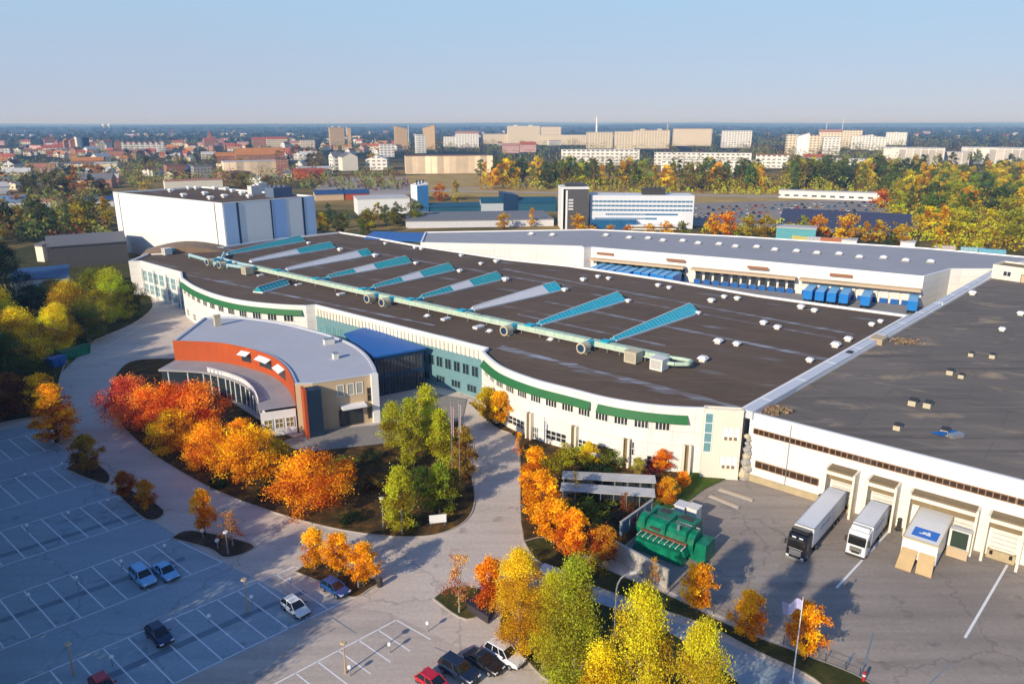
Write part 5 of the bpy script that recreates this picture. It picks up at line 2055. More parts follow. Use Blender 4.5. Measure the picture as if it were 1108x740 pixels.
# ------------------------------------------------------------------ lamps, flags, signs
def bollard_proto():
    t = thing('bollard_lamp', 'x', 'bollard')
    m = MB()
    m.tube((0, 0, 0), (0, 0, 0.95), 0.06, None, 8)
    m.build('post', STEEL, t)
    m = MB()
    m.tube((0, 0, 0.92), (0, 0, 1.0), 0.1, 0.2, 10)
    m.ball((0, 0, 1.12), 0.24, 10, 7)
    m.build('globe', LAMPW, t)
    return t


BP = None
rowsb = [('in the farthest parking row', [(28, 520), (68, 508)]), ('in the second farthest parking row', [(30, 576), (75, 562), (118, 548)]),
         ('in the row with the two pale blue cars', [(32, 652), (84, 633), (132, 615), (179, 598)]),
         ('in the row with the navy car', [(122, 720), (227, 675), (273, 654), (315, 635)]), ('in the bottom right parking row', [(379, 731), (422, 706), (463, 683)])]
for where, lst in rowsb:
    for i, (x, y) in enumerate(lst):
        lb = '%s white globe bollard from the left %s' % (ORD[i + 1], where)
        if BP is None:
            BP = bollard_proto()
            BP.location = at(x, y)
            tag(BP, lb, None, 'white globe bollards between the bays')
        else:
            dup(BP, at(x, y), 0, lb, 'white globe bollards between the bays')
for x, y, lb in ((220, 583, 'white globe bollard at the left end of the bare soil island'), (236, 594, 'larger white globe bollard on the soil island below the orange tree')):
    dup(BP, at(x, y), 0, lb, 'white globe bollards between the bays', (1.3, 1.3, 1.2))


def lamp_post(px, py, h, label, warm=False, arm=0.0, curved=False, rz=0.0):
    p = at(px, py)
    t = thing('street_lamp', label, 'street lamp', p, rz)
    m = MB()
    m.tube((0, 0, 0), (0, 0, 0.9), 0.13, 0.11, 8)
    if curved:
        pts = [(0, 0, 0.8), (0, 0, h * 0.8), (0.12, 0, h * 0.88), (0.45, 0, h * 0.95), (1.0, 0, h * 0.99), (1.7, 0, h)]
        for a, b in zip(pts[:-1], pts[1:]):
            m.tube(a, b, 0.085, 0.08, 8)
        hx = 1.9
    else:
        m.tube((0, 0, 0.8), (0, 0, h), 0.09, 0.06, 8)
        hx = 0.0
    m.build('pole', plain('warm_pole', (0.5, 0.36, 0.2), 0.6) if warm else STEEL, t)
    m = MB()
    if curved:
        m.box((hx, 0, h - 0.03), (0.8, 0.34, 0.16), 0, 0, 0, 0.7)
    else:
        m.tube((0, 0, h), (0, 0, h + 0.16), 0.12, 0.3, 10)
        m.tube((0, 0, h + 0.16), (0, 0, h + 0.3), 0.36, 0.3, 10)
    m.build('lamp_head', TAN if warm else OFFWHITE, t)
    return t


lamp_post(268, 662, 4.2, 'warm coloured lamp post standing in the row with the navy car', True)
lamp_post(80, 730, 3.6, 'warm coloured lamp post near the bottom left of the car park', True)
lamp_post(374, 728, 3.6, 'warm coloured lamp post in the bottom right parking row', True)
lamp_post(247, 600, 3.2, 'thin pale lamp post on the bare soil island', False)
lamp_post(388, 636, 4.0, 'grey lamp post beside the three orange trees', False)
lamp_post(435, 578, 5.6, 'grey lamp post on the garden kerb below the green trees', False)
lamp_post(415, 575, 5.0, 'thinner grey lamp post left of the one on the garden kerb', False)
lamp_post(159, 545, 2.8, 'short lamp post at the small soil island with brown trees', False)
lamp_post(664, 700, 9.0, 'tall curved arm street lamp among the yellow trees', False, 1.5, True, math.radians(20))
lamp_post(121, 210, 12, 'dark mast rising among the old town roofs', False)


def flag_mast(px, py, h, label, col, flagd, drop):
    p = at(px, py)
    t = thing('flagpole', label, 'flagpole', p, 0)
    m = MB()
    m.tube((0, 0, 0), (0, 0, h), 0.075, 0.035, 10)
    m.box((0, 0, 0.1), (0.5, 0.5, 0.2))
    m.build('pole', LAMPW if drop < 2 else STEEL, t)
    m = MB()
    m.ball((0, 0, h + 0.08), 0.12, 8, 6)
    m.build('finial', STEEL, t)
    m = MB()
    n_ = 9
    pts = []
    for i in range(n_):
        s_ = i / (n_ - 1)
        wv = 0.22 * math.sin(s_ * 7.0)
        x = flagd[0] * s_ + flagd[1] * wv
        y = flagd[1] * s_ - flagd[0] * wv
        pts.append((x, y, h - 0.3 - 0.35 * s_ * s_))
        pts.append((x * 0.85, y * 0.85, h - 0.3 - drop - 0.75 * s_ * s_))
    m.add(pts, [(2 * i, 2 * i + 1, 2 * i + 3, 2 * i + 2) for i in range(n_ - 1)])
    m.build('flag', col, t)


flag_mast(857, 740, 10.2, 'white flagpole with pale lilac flag beside the bottom right orange tree', plain('lilac_flag', (0.5, 0.48, 0.7), 0.8), (-1.9, 0.3), 1.1)
flag_mast(490, 535, 15.0, 'tall flagpole with limp pink white flag, left one by the green trees', plain('pink_flag', (0.5, 0.36, 0.4), 0.8), (0.4, 0.1), 4.5)
flag_mast(498, 528, 14.5, 'tall flagpole with limp pale flag, right one by the green trees', plain('pale_flag', (0.5, 0.45, 0.43), 0.8), (0.35, 0.1), 4.2)
p = at(474, 570)
t = thing('sign_board', 'small white sign board on two posts at the garden corner', 'sign', p, math.radians(12))
m = MB()
m.box((0, 0, 1.3), (2.4, 0.1, 1.2))
m.box((0, 0, 1.92), (2.5, 0.14, 0.06))
m.build('panel', LAMPW, t)
for sx in (-1, 1):
    m = MB()
    m.tube((sx * 1.0, 0.08, 0), (sx * 1.0, 0.08, 1.9), 0.05, None, 6)
    m.build('post', STEEL, t)
for x, y, lb in ((566, 553, 'dark litter bin at the plaza edge left of the orange trees'), (510, 532, 'dark litter bin at the right corner of the garden'), (411, 634, 'dark bin under the orange trees by the deep blue car')):
    p = at(x, y)
    m = MB()
    m.tube(p, p + Vector((0, 0, 1.0)), 0.35, 0.4, 10)
    m.tube(p + Vector((0, 0, 1.0)), p + Vector((0, 0, 1.2)), 0.44, 0.25, 10)
    tag(m.build('litter_bin', DARKTRIM, None, p), lb, 'litter bin')
# red post at the bottom edge and fence along the grass strip
p = at(934, 737)
m = MB()
m.tube(p, p + Vector((0, 0, 1.2)), 0.16, None, 10)
m.tube(p + Vector((0, 0, 0.7)), p + Vector((0, 0, 0.9)), 0.165, None, 10, 1)
tag(m.build('marker_post', [REDP, LAMPW], None, p), 'short red marker post at the end of the grass strip', 'marker post')
fp = smooth_px([at(*q) for q in [(725, 640), (800, 678), (870, 706), (930, 732)]], 6)
t = thing('wire_fence', 'thin wire fence along the yard side of the grass strip', 'fence', fp[0])
for q in fp[::2]:
    m = MB()
    m.tube(q, q + Vector((0, 0, 1.1)), 0.045, None, 6)
    m.build('post', DARKTRIM, t, fp[0])
m = MB()
for z in (0.6, 1.05):
    m.path([q + Vector((0, 0, z)) for q in fp], 0.012, 5)
m.build('wire', DARKTRIM, t, fp[0])


# skip containers by the left road
def skip(px, py, mt, label, ln, rz):
    p = at(px, py)
    t = thing('skip_container', label, 'container', p, rz)
    m = MB()
    h = 2.2
    m.loft([[(-ln / 2 + .4, -1.1, .15), (-ln / 2 + .4, 1.1, .15), (ln / 2 - .4, 1.1, .15), (ln / 2 - .4, -1.1, .15)],
            [(-ln / 2, -1.2, h), (-ln / 2, 1.2, h), (ln / 2, 1.2, h), (ln / 2, -1.2, h)]])
    m.build('body', mt, t)
    m = MB()
    for k in range(int(ln)):
        for sy in (-1, 1):
            m.box((-ln / 2 + .6 + k * (ln - 1.2) / max(1, int(ln) - 1), sy * 1.2, 1.2), (.12, .12, 2.0))
    m.box((0, 0, h + .06), (ln + .1, 2.5, .12))
    m.build('rib', mt, t)


skip(81, 386, GREENP, 'long dark green skip container at the roadside under trees', 7.5, math.radians(65))
skip(62, 396, BLUEP, 'short blue container beside the green skip', 3.6, math.radians(65))

# ------------------------------------------------------------------ trees
def leaf_mesh(name, centers, sizes, tints, mat, seed, flat=0.0, aspect=0.75):
    rg = np.random.default_rng(seed)
    n = len(centers)
    nrm = rg.normal(size=(n, 3))
    nrm[:, 2] = np.abs(nrm[:, 2]) + flat
    nrm /= np.linalg.norm(nrm, axis=1)[:, None]
    tmp = rg.normal(size=(n, 3))
    a = np.cross(nrm, tmp)
    a /= np.linalg.norm(a, axis=1)[:, None]
    b = np.cross(nrm, a)
    s = sizes[:, None] * 0.5
    a *= s
    b *= s * aspect
    bend = nrm * s * 0.35
    v = np.stack([centers - a - b * 0.4, centers + b + bend, centers + a - b * 0.3, centers - b * 1.1 - bend * 0.6], axis=1).reshape(-1, 3)
    me = bpy.data.meshes.new(name)
    me.vertices.add(4 * n)
    me.vertices.foreach_set('co', v.astype(np.float32).ravel())
    me.loops.add(4 * n)
    me.loops.foreach_set('vertex_index', np.arange(4 * n, dtype=np.int32))
    me.polygons.add(n)
    me.polygons.foreach_set('loop_start', np.arange(0, 4 * n, 4, dtype=np.int32))
    me.materials.append(mat)
    at_ = me.attributes.new('tint', 'FLOAT', 'POINT')
    at_.data.foreach_set('value', np.repeat(tints, 4).astype(np.float32))
    me.update()
    me.validate()
    return me


SHAPES = {
    'round': lambda t: math.sqrt(max(0, 1 - (2 * t - 1) ** 2)) * (0.9 + 0.1 * math.sin(9 * t)),
    'oval': lambda t: math.sin(math.pi * min(1, t * 0.9 + 0.1)) ** 0.6 * (1 - 0.25 * t),
    'conical': lambda t: (1 - t) ** 0.75 * min(1, 0.35 + 4 * t) + 0.04,
    'columnar': lambda t: (1 - t ** 2.2) ** 0.7 * min(1, 0.5 + 3 * t),
    'spreading': lambda t: (0.35 + 0.65 * math.sin(math.pi * (0.15 + 0.75 * t))) * (1 if t < 0.75 else math.sqrt(max(0, 1 - ((t - .75) / .26) ** 2)) * .8 + .2),
    'pine': lambda t: (0.25 + 0.75 * math.sin(math.pi * min(1, 0.15 + t * 0.85)) ** 0.8),
}


def crown_pts(H, t0, r, shape, nclump, per, lsize, seed, gap=0.3):
    rg = np.random.default_rng(seed)
    f = SHAPES[shape]
    cs, ts = [], []
    z0 = H * t0
    lobes = rg.uniform(0, 6.28, 3)
    # main boughs: the crown is a handful of uneven masses, not one ball
    nb = {'round': 9, 'oval': 10, 'spreading': 11, 'conical': 13, 'columnar': 12, 'pine': 7}[shape] + int(H > 11) * 5
    bough = []
    for i in range(nb):
        t = (i + 0.3 + 0.5 * rg.uniform()) / nb
        ang = i * 2.4 + rg.uniform(-0.5, 0.5)
        bough.append((t, ang, f(t) * r * rg.uniform(0.42, 0.85), rg.uniform(0.22, 0.36), np.clip(0.5 + rg.normal() * 0.2, 0, 1)))
    for i in range(nclump):
        t, ang, rad, spread, bt = bough[rg.integers(nb)]
        w_ = r * spread * (0.75 + 0.5 * f(t))
        o_ = rg.normal(size=3) * np.array([w_, w_, w_ * 0.75])
        x, y = rad * math.cos(ang) + o_[0], rad * math.sin(ang) + o_[1]
        z = np.clip(z0 + (H - z0) * t + o_[2] * 0.9, z0 * 0.9, H * 1.01)
        tt = np.clip((z - z0) / (H - z0), 0, 1)
        lim = (f(tt) * 1.12 + 0.1) * r
        q = math.hypot(x, y)
        if q > lim:
            x, y = x * lim / q, y * lim / q
        cs.append((x, y, z))
        ts.append(np.clip(bt + rg.normal() * 0.14 + 0.2 * (tt - 0.5), 0, 1))
    cs, ts = np.array(cs), np.array(ts)
    sig = r * 0.135 if shape not in ('conical', 'columnar') else r * 0.16
    pts = np.repeat(cs, per, axis=0) + rg.normal(size=(nclump * per, 3)) * sig * np.array([1, 1, 0.7])
    tint = np.clip(np.repeat(ts, per) + rg.normal(size=nclump * per) * 0.14, 0, 1)
    sz = lsize * rg.uniform(0.6, 1.3, nclump * per)
    return pts, sz, tint, cs


def tree_proto(name, H, t0, r, shape, nclump, per, lsize, seed, bark=BARK, mat=LEAF, limbs=9, bare=False):
    rg = random.Random(seed)
    pts, sz, tint, cs = crown_pts(H, t0, r, shape, nclump, per, lsize, seed)
    t = thing(name, 'x', 'tree')
    m = MB()
    rr = H * 0.016 + 0.04
    prev = Vector((0, 0, 0))
    pr = rr * 1.35
    for i in range(1, 7):
        q = Vector((rg.uniform(-.1, .1) * H * .04 * i, rg.uniform(-.1, .1) * H * .04 * i, H * 0.92 * i / 6))
        r1 = rr * (1 - i / 6.6)
        m.tube(prev, q, pr, r1, 7, 0, i in (1, 6))
        prev, pr = q, r1
    for i in rg.sample(range(len(cs)), min(limbs, len(cs))):
        c = Vector(cs[i])
        z = max(H * t0 * 0.75, c.z - 0.9 * math.hypot(c.x, c.y) - rg.uniform(0, .6))
        a = Vector((0, 0, z))
        k = a.lerp(c, 0.5) + Vector((0, 0, rg.uniform(-.2, .25)))
        m.tube(a, k, rr * 0.42, rr * 0.28, 5, 0, False)
        m.tube(k, c, rr * 0.28, rr * 0.08, 5, 0, False)
    m.build('trunk', bark, t)
    me = leaf_mesh('crown', pts, sz, tint, mat, seed)
    c = bpy.data.objects.new('crown', me)
    COL.objects.link(c)
    c.parent = t
    return t


NEAR = {
    'round_a': ('tree', 6.0, 0.25, 2.3, 'round', 105, 75, 0.22, 1),
    'round_b': ('tree', 6.0, 0.22, 2.4, 'oval', 100, 75, 0.22, 2),
    'conical_a': ('tree', 10.0, 0.12, 2.9, 'conical', 125, 80, 0.25, 3),
    'conical_b': ('tree', 10.0, 0.1, 2.6, 'conical', 115, 80, 0.25, 4),
    'columnar_a': ('tree', 10.0, 0.1, 1.9, 'columnar', 115, 75, 0.24, 5),
    'spread_a': ('tree', 8.0, 0.12, 4.6, 'spreading', 165, 90, 0.25, 6),
    'spread_b': ('tree', 8.0, 0.15, 4.2, 'spreading', 150, 90, 0.25, 7),
    'big_a': ('tree', 12.0, 0.08, 4.0, 'oval', 210, 85, 0.24, 8),
    'big_b': ('tree', 12.0, 0.06, 3.6, 'columnar', 200, 85, 0.24, 9),
    'fore_a': ('tree', 18.0, 0.12, 4.2, 'oval', 330, 110, 0.2, 31),
    'fore_b': ('tree', 18.0, 0.1, 3.4, 'conical', 300, 110, 0.2, 32),
    'sparse_a': ('tree', 6.0, 0.3, 2.4, 'oval', 36, 40, 0.2, 10),
    'shrub_a': ('shrub', 2.0, 0.02, 1.6, 'round', 44, 50, 0.17, 12),
}
PROTO = {}
REFH = {k: v[1] for k, v in NEAR.items()}


def plant(kind, px, py, h, w_, col, label, group=None, cat=None, rz=None, z=0.1, bark=None):
    """kind of crown, base pixel, height and crown width in metres, colour."""
    if isinstance(px, Vector):
        p = px
    else:
        p = at(px, py, z)
    first = kind not in PROTO
    if first:
        a = NEAR[kind]
        PROTO[kind] = tree_proto(*a, bark=PALEBARK if kind.startswith(('big', 'sparse', 'fore')) else BARK, limbs=16 if kind.startswith(('big', 'spread', 'fore')) else 9)
    H0, r0 = NEAR[kind][1], NEAR[kind][3]
    if p.x < -70 and kind.startswith('big'):
        h, w_ = h * 1.18, w_ * 1.25
    sc = (0.86 * w_ / (2.0 * r0), 0.86 * w_ / (2.0 * r0), h / H0)
    rz = R.uniform(0, 6.28) if rz is None else rz
    if first:
        o = PROTO[kind]
        o.location, o.rotation_euler, o.scale = p, (0, 0, rz), sc
        tag(o, label, None, group)
        for c in o.children:
            if c.name.startswith('crown'):
                c.color = (*col, 1)
    else:
        o = dup(PROTO[kind], p, rz, label, group, sc, (*col, 1), ('crown',))
        if group is None and 'group' in o:
            del o['group']
    if kind.startswith('shrub'):
        o['category'] = 'shrub'
    return o


CRIM, RED, ORG, ORG2 = (0.8, 0.17, 0.06), (0.85, 0.22, 0.025), (0.9, 0.34, 0.014), (0.94, 0.45, 0.012)
AMB, YEL, YG, OLV = (0.88, 0.48, 0.012), (0.76, 0.54, 0.02), (0.46, 0.43, 0.025), (0.2, 0.22, 0.025)
GRN, DGRN, BRN, RUST = (0.1, 0.14, 0.018), (0.028, 0.05, 0.014), (0.24, 0.13, 0.025), (0.32, 0.09, 0.02)
PALEO = (0.66, 0.3, 0.09)
for a in [
    # garden in front of the reception building
    ('spread_a', 142, 462, 9.0, 10, CRIM, 'crimson tipped spreading tree at the left end of the garden'),
    ('spread_b', 178, 470, 9.0, 11, RED, 'red orange spreading tree, second from the left in the garden'),
    ('spread_a', 214, 472, 9.5, 11, RED, 'tall red orange tree right of the reception terrace railing'),
    ('spread_b', 190, 490, 7.0, 8.5, ORG2, 'amber orange tree on the garden kerb below the red trees'),
    ('spread_a', 232, 505, 7.5, 8.5, ORG, 'orange tree on the kerb right of the amber one'),
    ('spread_b', 268, 520, 8.5, 9.5, ORG2, 'broad orange yellow tree in the middle of the garden kerb'),
    ('round_b', 300, 512, 5.5, 6, (0.6, 0.36, 0.02), 'yellow orange tree behind the broad orange one'),
    ('spread_a', 338, 550, 8.0, 11.5, ORG, 'wide flame orange tree nearest the garden road bend'),
    ('shrub_a', 296, 538, 2.4, 5, DGRN, 'dark green shrub tucked left of the wide flame orange tree'),
    ('round_a', 376, 528, 4.6, 3.6, RED, 'small red tree alone on the dark soil behind the orange trees'),
    ('round_b', 262, 478, 4.2, 5.5, ORG, 'small orange tree in front of the dark glass terrace'),
    ('shrub_a', 330, 508, 2.6, 5, DGRN, 'dark green shrub in front of the forecourt wall, left one'),
    ('shrub_a', 372, 512, 2.4, 5, OLV, 'olive shrub in front of the forecourt wall, middle one'),
    ('shrub_a', 402, 528, 2.0, 5, BRN, 'brown shrub in front of the forecourt wall, right one'),
    ('shrub_a', 402, 500, 2.0, 4, DGRN, 'dark green shrub below the tan entrance'),
    ('shrub_a', 240, 524, 2.2, 5, DGRN, 'dark green shrub between the orange trees and the kerb'),
    ('shrub_a', 378, 565, 1.5, 4, DGRN, 'low dark shrub on the garden kerb right of the flame tree'),
    ('shrub_a', 440, 570, 1.6, 4, OLV, 'low olive shrub beside the garden sign board'),
    ('conical_a', 426, 486, 8.4, 5.5, (0.46, 0.42, 0.025), 'yellow green tree, leftmost in the clump beside the flagpoles'),
    ('conical_b', 446, 505, 11.5, 5.5, (0.4, 0.38, 0.025), 'tall yellow green tree in the clump, second from the left'),
    ('conical_a', 463, 492, 12.0, 6.5, (0.5, 0.45, 0.025), 'tallest yellow green tree in the clump by the flagpoles'),
    ('conical_b', 478, 512, 10.5, 5.5, YG, 'yellower tree just left of the flagpoles'),
    ('columnar_a', 503, 520, 9.0, 4.5, (0.42, 0.27, 0.04), 'thin brownish yellow tree right of the flagpoles'),
    ('conical_a', 434, 575, 9.5, 5.6, (0.48, 0.43, 0.025), 'yellow green tree standing at the garden kerb by the lamp posts'),
    ('conical_b', 476, 556, 7.6, 5.2, (0.3, 0.33, 0.025), 'greener small tree above the sign board'),
    ('round_b', 456, 540, 5.0, 4.5, (0.1, 0.13, 0.02), 'dark green bushy tree between the kerb tree and the clump'),
    ('round_a', 488, 544, 5.2, 4.2, (0.28, 0.22, 0.03), 'olive brown bushy tree at the foot of the flagpoles'),
    # in front of the hall
    ('round_b', 527, 455, 6.4, 5.4, (0.55, 0.36, 0.01), 'yellow tree at the left end of the right curved front, left one'),
    ('round_a', 542, 462, 6.6, 5.4, AMB, 'golden tree at the left end of the right curved front, right one'),
    ('sparse_a', 561, 500, 5.5, 2.0, ORG, 'thin orange sapling at the plaza edge'),
    ('columnar_a', 579, 545, 9.0, 4.6, ORG2, 'tall orange tree, topmost of the row along the plaza road'),
    ('columnar_a', 586, 572, 8.6, 5.4, ORG2, 'tall orange tree, second of the row along the plaza road'),
    ('round_a', 597, 590, 6.6, 5.6, ORG2, 'dense orange tree, third of the row along the plaza road'),
    ('round_b', 620, 603, 6.6, 5.4, ORG, 'dense orange tree, fourth of the row along the plaza road'),
    ('round_b', 655, 606, 4.6, 4.4, (0.55, 0.2, 0.02), 'brownish orange small tree left of the blue screen wall'),
    ('round_a', 637, 508, 4.6, 3.6, YEL, 'small yellow tree against the cream curved wall'),
    ('shrub_a', 618, 498, 2.2, 6.5, YG, 'wide yellow green shrub bed, upper one in the garden lawn'),
    ('shrub_a', 600, 508, 1.8, 7, (0.35, 0.28, 0.015), 'wide yellow ochre shrub bed above the bicycle shelters'),
    ('shrub_a', 660, 504, 2.6, 6, OLV, 'olive shrub right of the small yellow tree'),
    ('shrub_a', 645, 514, 1.8, 6, DGRN, 'dark green shrub just above the rear bicycle shelter'),
    ('round_b', 690, 516, 3.2, 2.8, (0.4, 0.32, 0.06), 'pale yellow sapling at the right end of the bicycle shelters'),
    ('round_a', 716, 511, 3.8, 3.8, (0.75, 0.2, 0.01), 'vivid orange bush against the cream wall right of the shelters'),
    ('shrub_a', 702, 512, 1.6, 6, (0.16, 0.015, 0.015), 'dark red low shrub behind the vivid orange bush'),
    ('round_b', 722, 546, 4.2, 3.8, (0.7, 0.3, 0.015), 'yellow orange tree at the right end of the front bicycle shelter'),
    ('round_a', 738, 530, 3.0, 2.4, ORG, 'small orange tree beside the bright green lawn'),
    ('sparse_a', 622, 542, 4.8, 2.0, (0.5, 0.32, 0.05), 'thin yellow sapling in front of the left part of the shelters'),
    ('sparse_a', 675, 560, 4.0, 2.0, RUST, 'thin rusty sapling in front of the right part of the shelters'),
    ('shrub_a', 640, 556, 1.6, 8, OLV, 'low olive shrub bed in front of the bicycle shelters'),
    ('shrub_a', 690, 566, 1.5, 6, (0.09, 0.03, 0.02), 'low dark red brown shrub above the blue screen wall'),
    ('shrub_a', 640, 612, 1.6, 6, (0.42, 0.3, 0.03), 'yellowish shrub on the grass strip below the orange row'),
    ('sparse_a', 707, 637, 4.2, 2.0, (0.6, 0.28, 0.01), 'thin yellow orange sapling in front of the mottled concrete wall'),
    ('round_a', 754, 664, 6.2, 4.3, (0.92, 0.44, 0.012), 'round golden orange tree, left one of three along the yard strip'),
    ('round_b', 807, 692, 5.9, 4.2, (0.92, 0.42, 0.012), 'round golden orange tree, middle one of three along the yard strip'),
    ('round_a', 869, 714, 6.6, 4.4, (0.92, 0.4, 0.012), 'pointed orange tree by the lilac flag, right one of three along the yard strip'),
    # islands of the car park
    ('round_b', 342, 616, 5.6, 3.8, (0.94, 0.5, 0.015), 'yellow orange tree, left one of three beside the deep blue car'),
    ('round_a', 366, 622, 5.6, 4.0, (0.94, 0.46, 0.014), 'yellow orange tree, middle one of three beside the deep blue car'),
    ('round_a', 394, 634, 5.4, 4.6, (0.94, 0.45, 0.014), 'yellow orange tree, right one of three beside the deep blue car'),
    ('round_b', 222, 577, 6.4, 3.8, (0.9, 0.38, 0.012), 'orange tree on the bare soil island'),
    ('sparse_a', 252, 590, 4.8, 4.4, (0.5, 0.2, 0.04), 'half bare brownish orange tree on the bare soil island'),
    ('round_a', 137, 541, 4.4, 3.6, (0.45, 0.14, 0.01), 'brown orange tree, left one on the small soil island'),
    ('round_b', 159, 552, 4.6, 3.4, (0.55, 0.2, 0.012), 'brown orange tree, right one on the small soil island'),
    ('round_b', 97, 512, 6.4, 5.6, (0.36, 0.19, 0.025), 'brownish tree at the end of the farthest parking row'),
    ('columnar_a', 62, 478, 10.5, 7.6, ORG2, 'big orange gold tree standing between road and car park'),
    ('round_a', 48, 446, 7.5, 6.5, AMB, 'golden tree just behind the big orange gold one'),
    ('spread_b', 12, 452, 8.0, 9.5, (0.26, 0.08, 0.015), 'dark reddish spreading tree at the left edge'),
    ('sparse_a', 497, 662, 7.6, 4.2, PALEO, 'pale orange half bare tree on the triangular island'),
    ('round_b', 531, 660, 6.6, 4.6, (0.78, 0.25, 0.015), 'orange tree right of the dark bin store'),
    ('fore_a', 562, 706, 12.0, 6.4, (0.76, 0.47, 0.02), 'large golden yellow tree left in the bottom group'),
    ('fore_b', 598, 722, 11.0, 5.2, (0.52, 0.43, 0.025), 'yellow green tree, second in the bottom group'),
    ('fore_b', Vector((5.6, 56, 0.1)), 0, 18.0, 6.0, (0.4, 0.39, 0.03), 'pointed yellow green tree in the middle of the bottom group'),
    ('fore_a', Vector((10.3, 50, 0.1)), 0, 19.3, 6.2, (0.62, 0.47, 0.025), 'large yellow tree beside the tall curved street lamp'),
    ('fore_a', Vector((14.9, 48, 0.1)), 0, 17.6, 5.6, (0.58, 0.44, 0.025), 'yellow tree at the right end of the bottom group'),
    ('fore_b', Vector((7.2, 49, 0.1)), 0, 15.0, 5.5, YEL, 'yellow tree low between the pointed tree and the lamp'),
    ('big_a', 610, 700, 7.0, 5.5, (0.42, 0.36, 0.02), 'lower yellow green tree behind the second one in the bottom group'),
    ('shrub_a', 607, 720, 2.6, 3.2, (0.72, 0.1, 0.015), 'flame red bush on the kerb right of the white estate car'),
    ('shrub_a', 596, 728, 1.4, 2.2, (0.4, 0.3, 0.2), 'pale dry bush beside the flame red bush'),
    # wood on the left
    ('big_a', 124, 348, 12.5, 9.5, YG, 'yellow green tree at the road bend, front of the left wood'),
    ('big_b', 108, 342, 11.5, 9.5, (0.22, 0.22, 0.02), 'greener tree just left of the one at the road bend'),
    ('big_a', 142, 342, 8.5, 8.5, (0.11, 0.12, 0.02), 'dark olive low tree at the tip of the road bend'),
    ('big_b', 80, 362, 12.0, 9.5, (0.58, 0.38, 0.015), 'golden tree in the left wood above the green skip'),
    ('big_a', 96, 368, 8.5, 9, (0.14, 0.14, 0.02), 'dark green tree behind the green skip'),
    ('big_a', 66, 380, 10.0, 8, YEL, 'bright yellow tree leaning over the blue container'),
    ('big_b', 26, 396, 11.5, 9, YEL, 'yellow tree near the left edge above the reddish tree'),
    ('big_a', 10, 418, 10.0, 9, (0.1, 0.12, 0.02), 'dark green tree at the left edge below the yellow one'),
    ('big_a', 2, 372, 12.5, 9, (0.5, 0.34, 0.02), 'yellow tree cut by the left edge'),
    ('big_b', 8, 322, 15.0, 10, DGRN, 'tall dark tree cut by the left edge below the blue roofed shed'),
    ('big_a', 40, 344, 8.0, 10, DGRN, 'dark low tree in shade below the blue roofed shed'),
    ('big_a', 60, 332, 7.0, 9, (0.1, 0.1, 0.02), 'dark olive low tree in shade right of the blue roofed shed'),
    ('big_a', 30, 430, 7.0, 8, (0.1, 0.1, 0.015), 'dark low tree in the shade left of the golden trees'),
]:
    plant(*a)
# out beyond the lower left of the car park: the tall trees whose shade lies over it
k = 0
for v in range(-190, -62, 7):
    for u in (-9, -19):
        p = S(u + R.uniform(-2, 1), v + R.uniform(-2.5, 2.5))
        if p.y < 2:
            continue
        plant('big_a' if k % 2 else 'big_b', p, 0, R.uniform(18, 24), R.uniform(11, 14), YG, 'tall yellow green tree in the belt beyond the car park', 'tall trees beyond the car park')
        k += 1
for v in range(-276, -150, 6):
    p = S(R.uniform(1, 9), v + R.uniform(-2, 2))
    plant('big_b' if k % 2 else 'big_a', p, 0, R.uniform(17, 22), R.uniform(10, 13), YG, 'tall yellow green tree in the belt beyond the car park', 'tall trees beyond the car park')
    k += 1


# ---- trees farther off: one mesh each
def far_proto(name, H, t0, r, shape, nclump, per, lsize, seed, bark=BARK, mat=LEAF):
    pts, sz, tint, cs = crown_pts(H, t0, r, shape, nclump, per, lsize, seed, 0.2)
    me = leaf_mesh(name, pts, sz, tint, mat, seed)
    o = bpy.data.objects.new(name, me)
    # trunk joined as extra faces
    bm2 = bmesh.new()
    bm2.from_mesh(me)
    n = 5
    rr = 0.02 * H
    vs = []
    for z, q in ((0, rr), (H * max(t0, .1) * 1.5, rr * .6)):
        vs.append([bm2.verts.new((q * math.cos(6.283 * i / n), q * math.sin(6.283 * i / n), z)) for i in range(n)])
    for i in range(n):
        f = bm2.faces.new((vs[0][i], vs[0][(i + 1) % n], vs[1][(i + 1) % n], vs[1][i]))
        f.material_index = 1
    bm2.to_mesh(me)
    bm2.free()
    me.materials.append(bark)
    return o


FAR = {
    'round': far_proto('tree', 10, 0.12, 4.3, 'round', 60, 26, 0.62, 21),
    'oval': far_proto('birch_tree', 12, 0.1, 3.6, 'oval', 60, 26, 0.62, 22),
    'column': far_proto('poplar_tree', 14, 0.08, 2.4, 'columnar', 52, 24, 0.6, 23),
    'spruce': far_proto('conifer_tree', 16, 0.06, 2.8, 'conical', 56, 24, 0.62, 24, BARK, NEEDLE),
    'pine': far_proto('pine_tree', 20, 0.5, 3.4, 'pine', 48, 26, 0.7, 25, plain('pine_bark', (0.3, 0.14, 0.07), 0.9), NEEDLE),
}
FH = {'round': 10, 'oval': 12, 'column': 14, 'spruce': 16, 'pine': 20}
FW = {'round': 4.3, 'oval': 3.6, 'column': 2.4, 'spruce': 2.8, 'pine': 3.4}
FUSED = set()


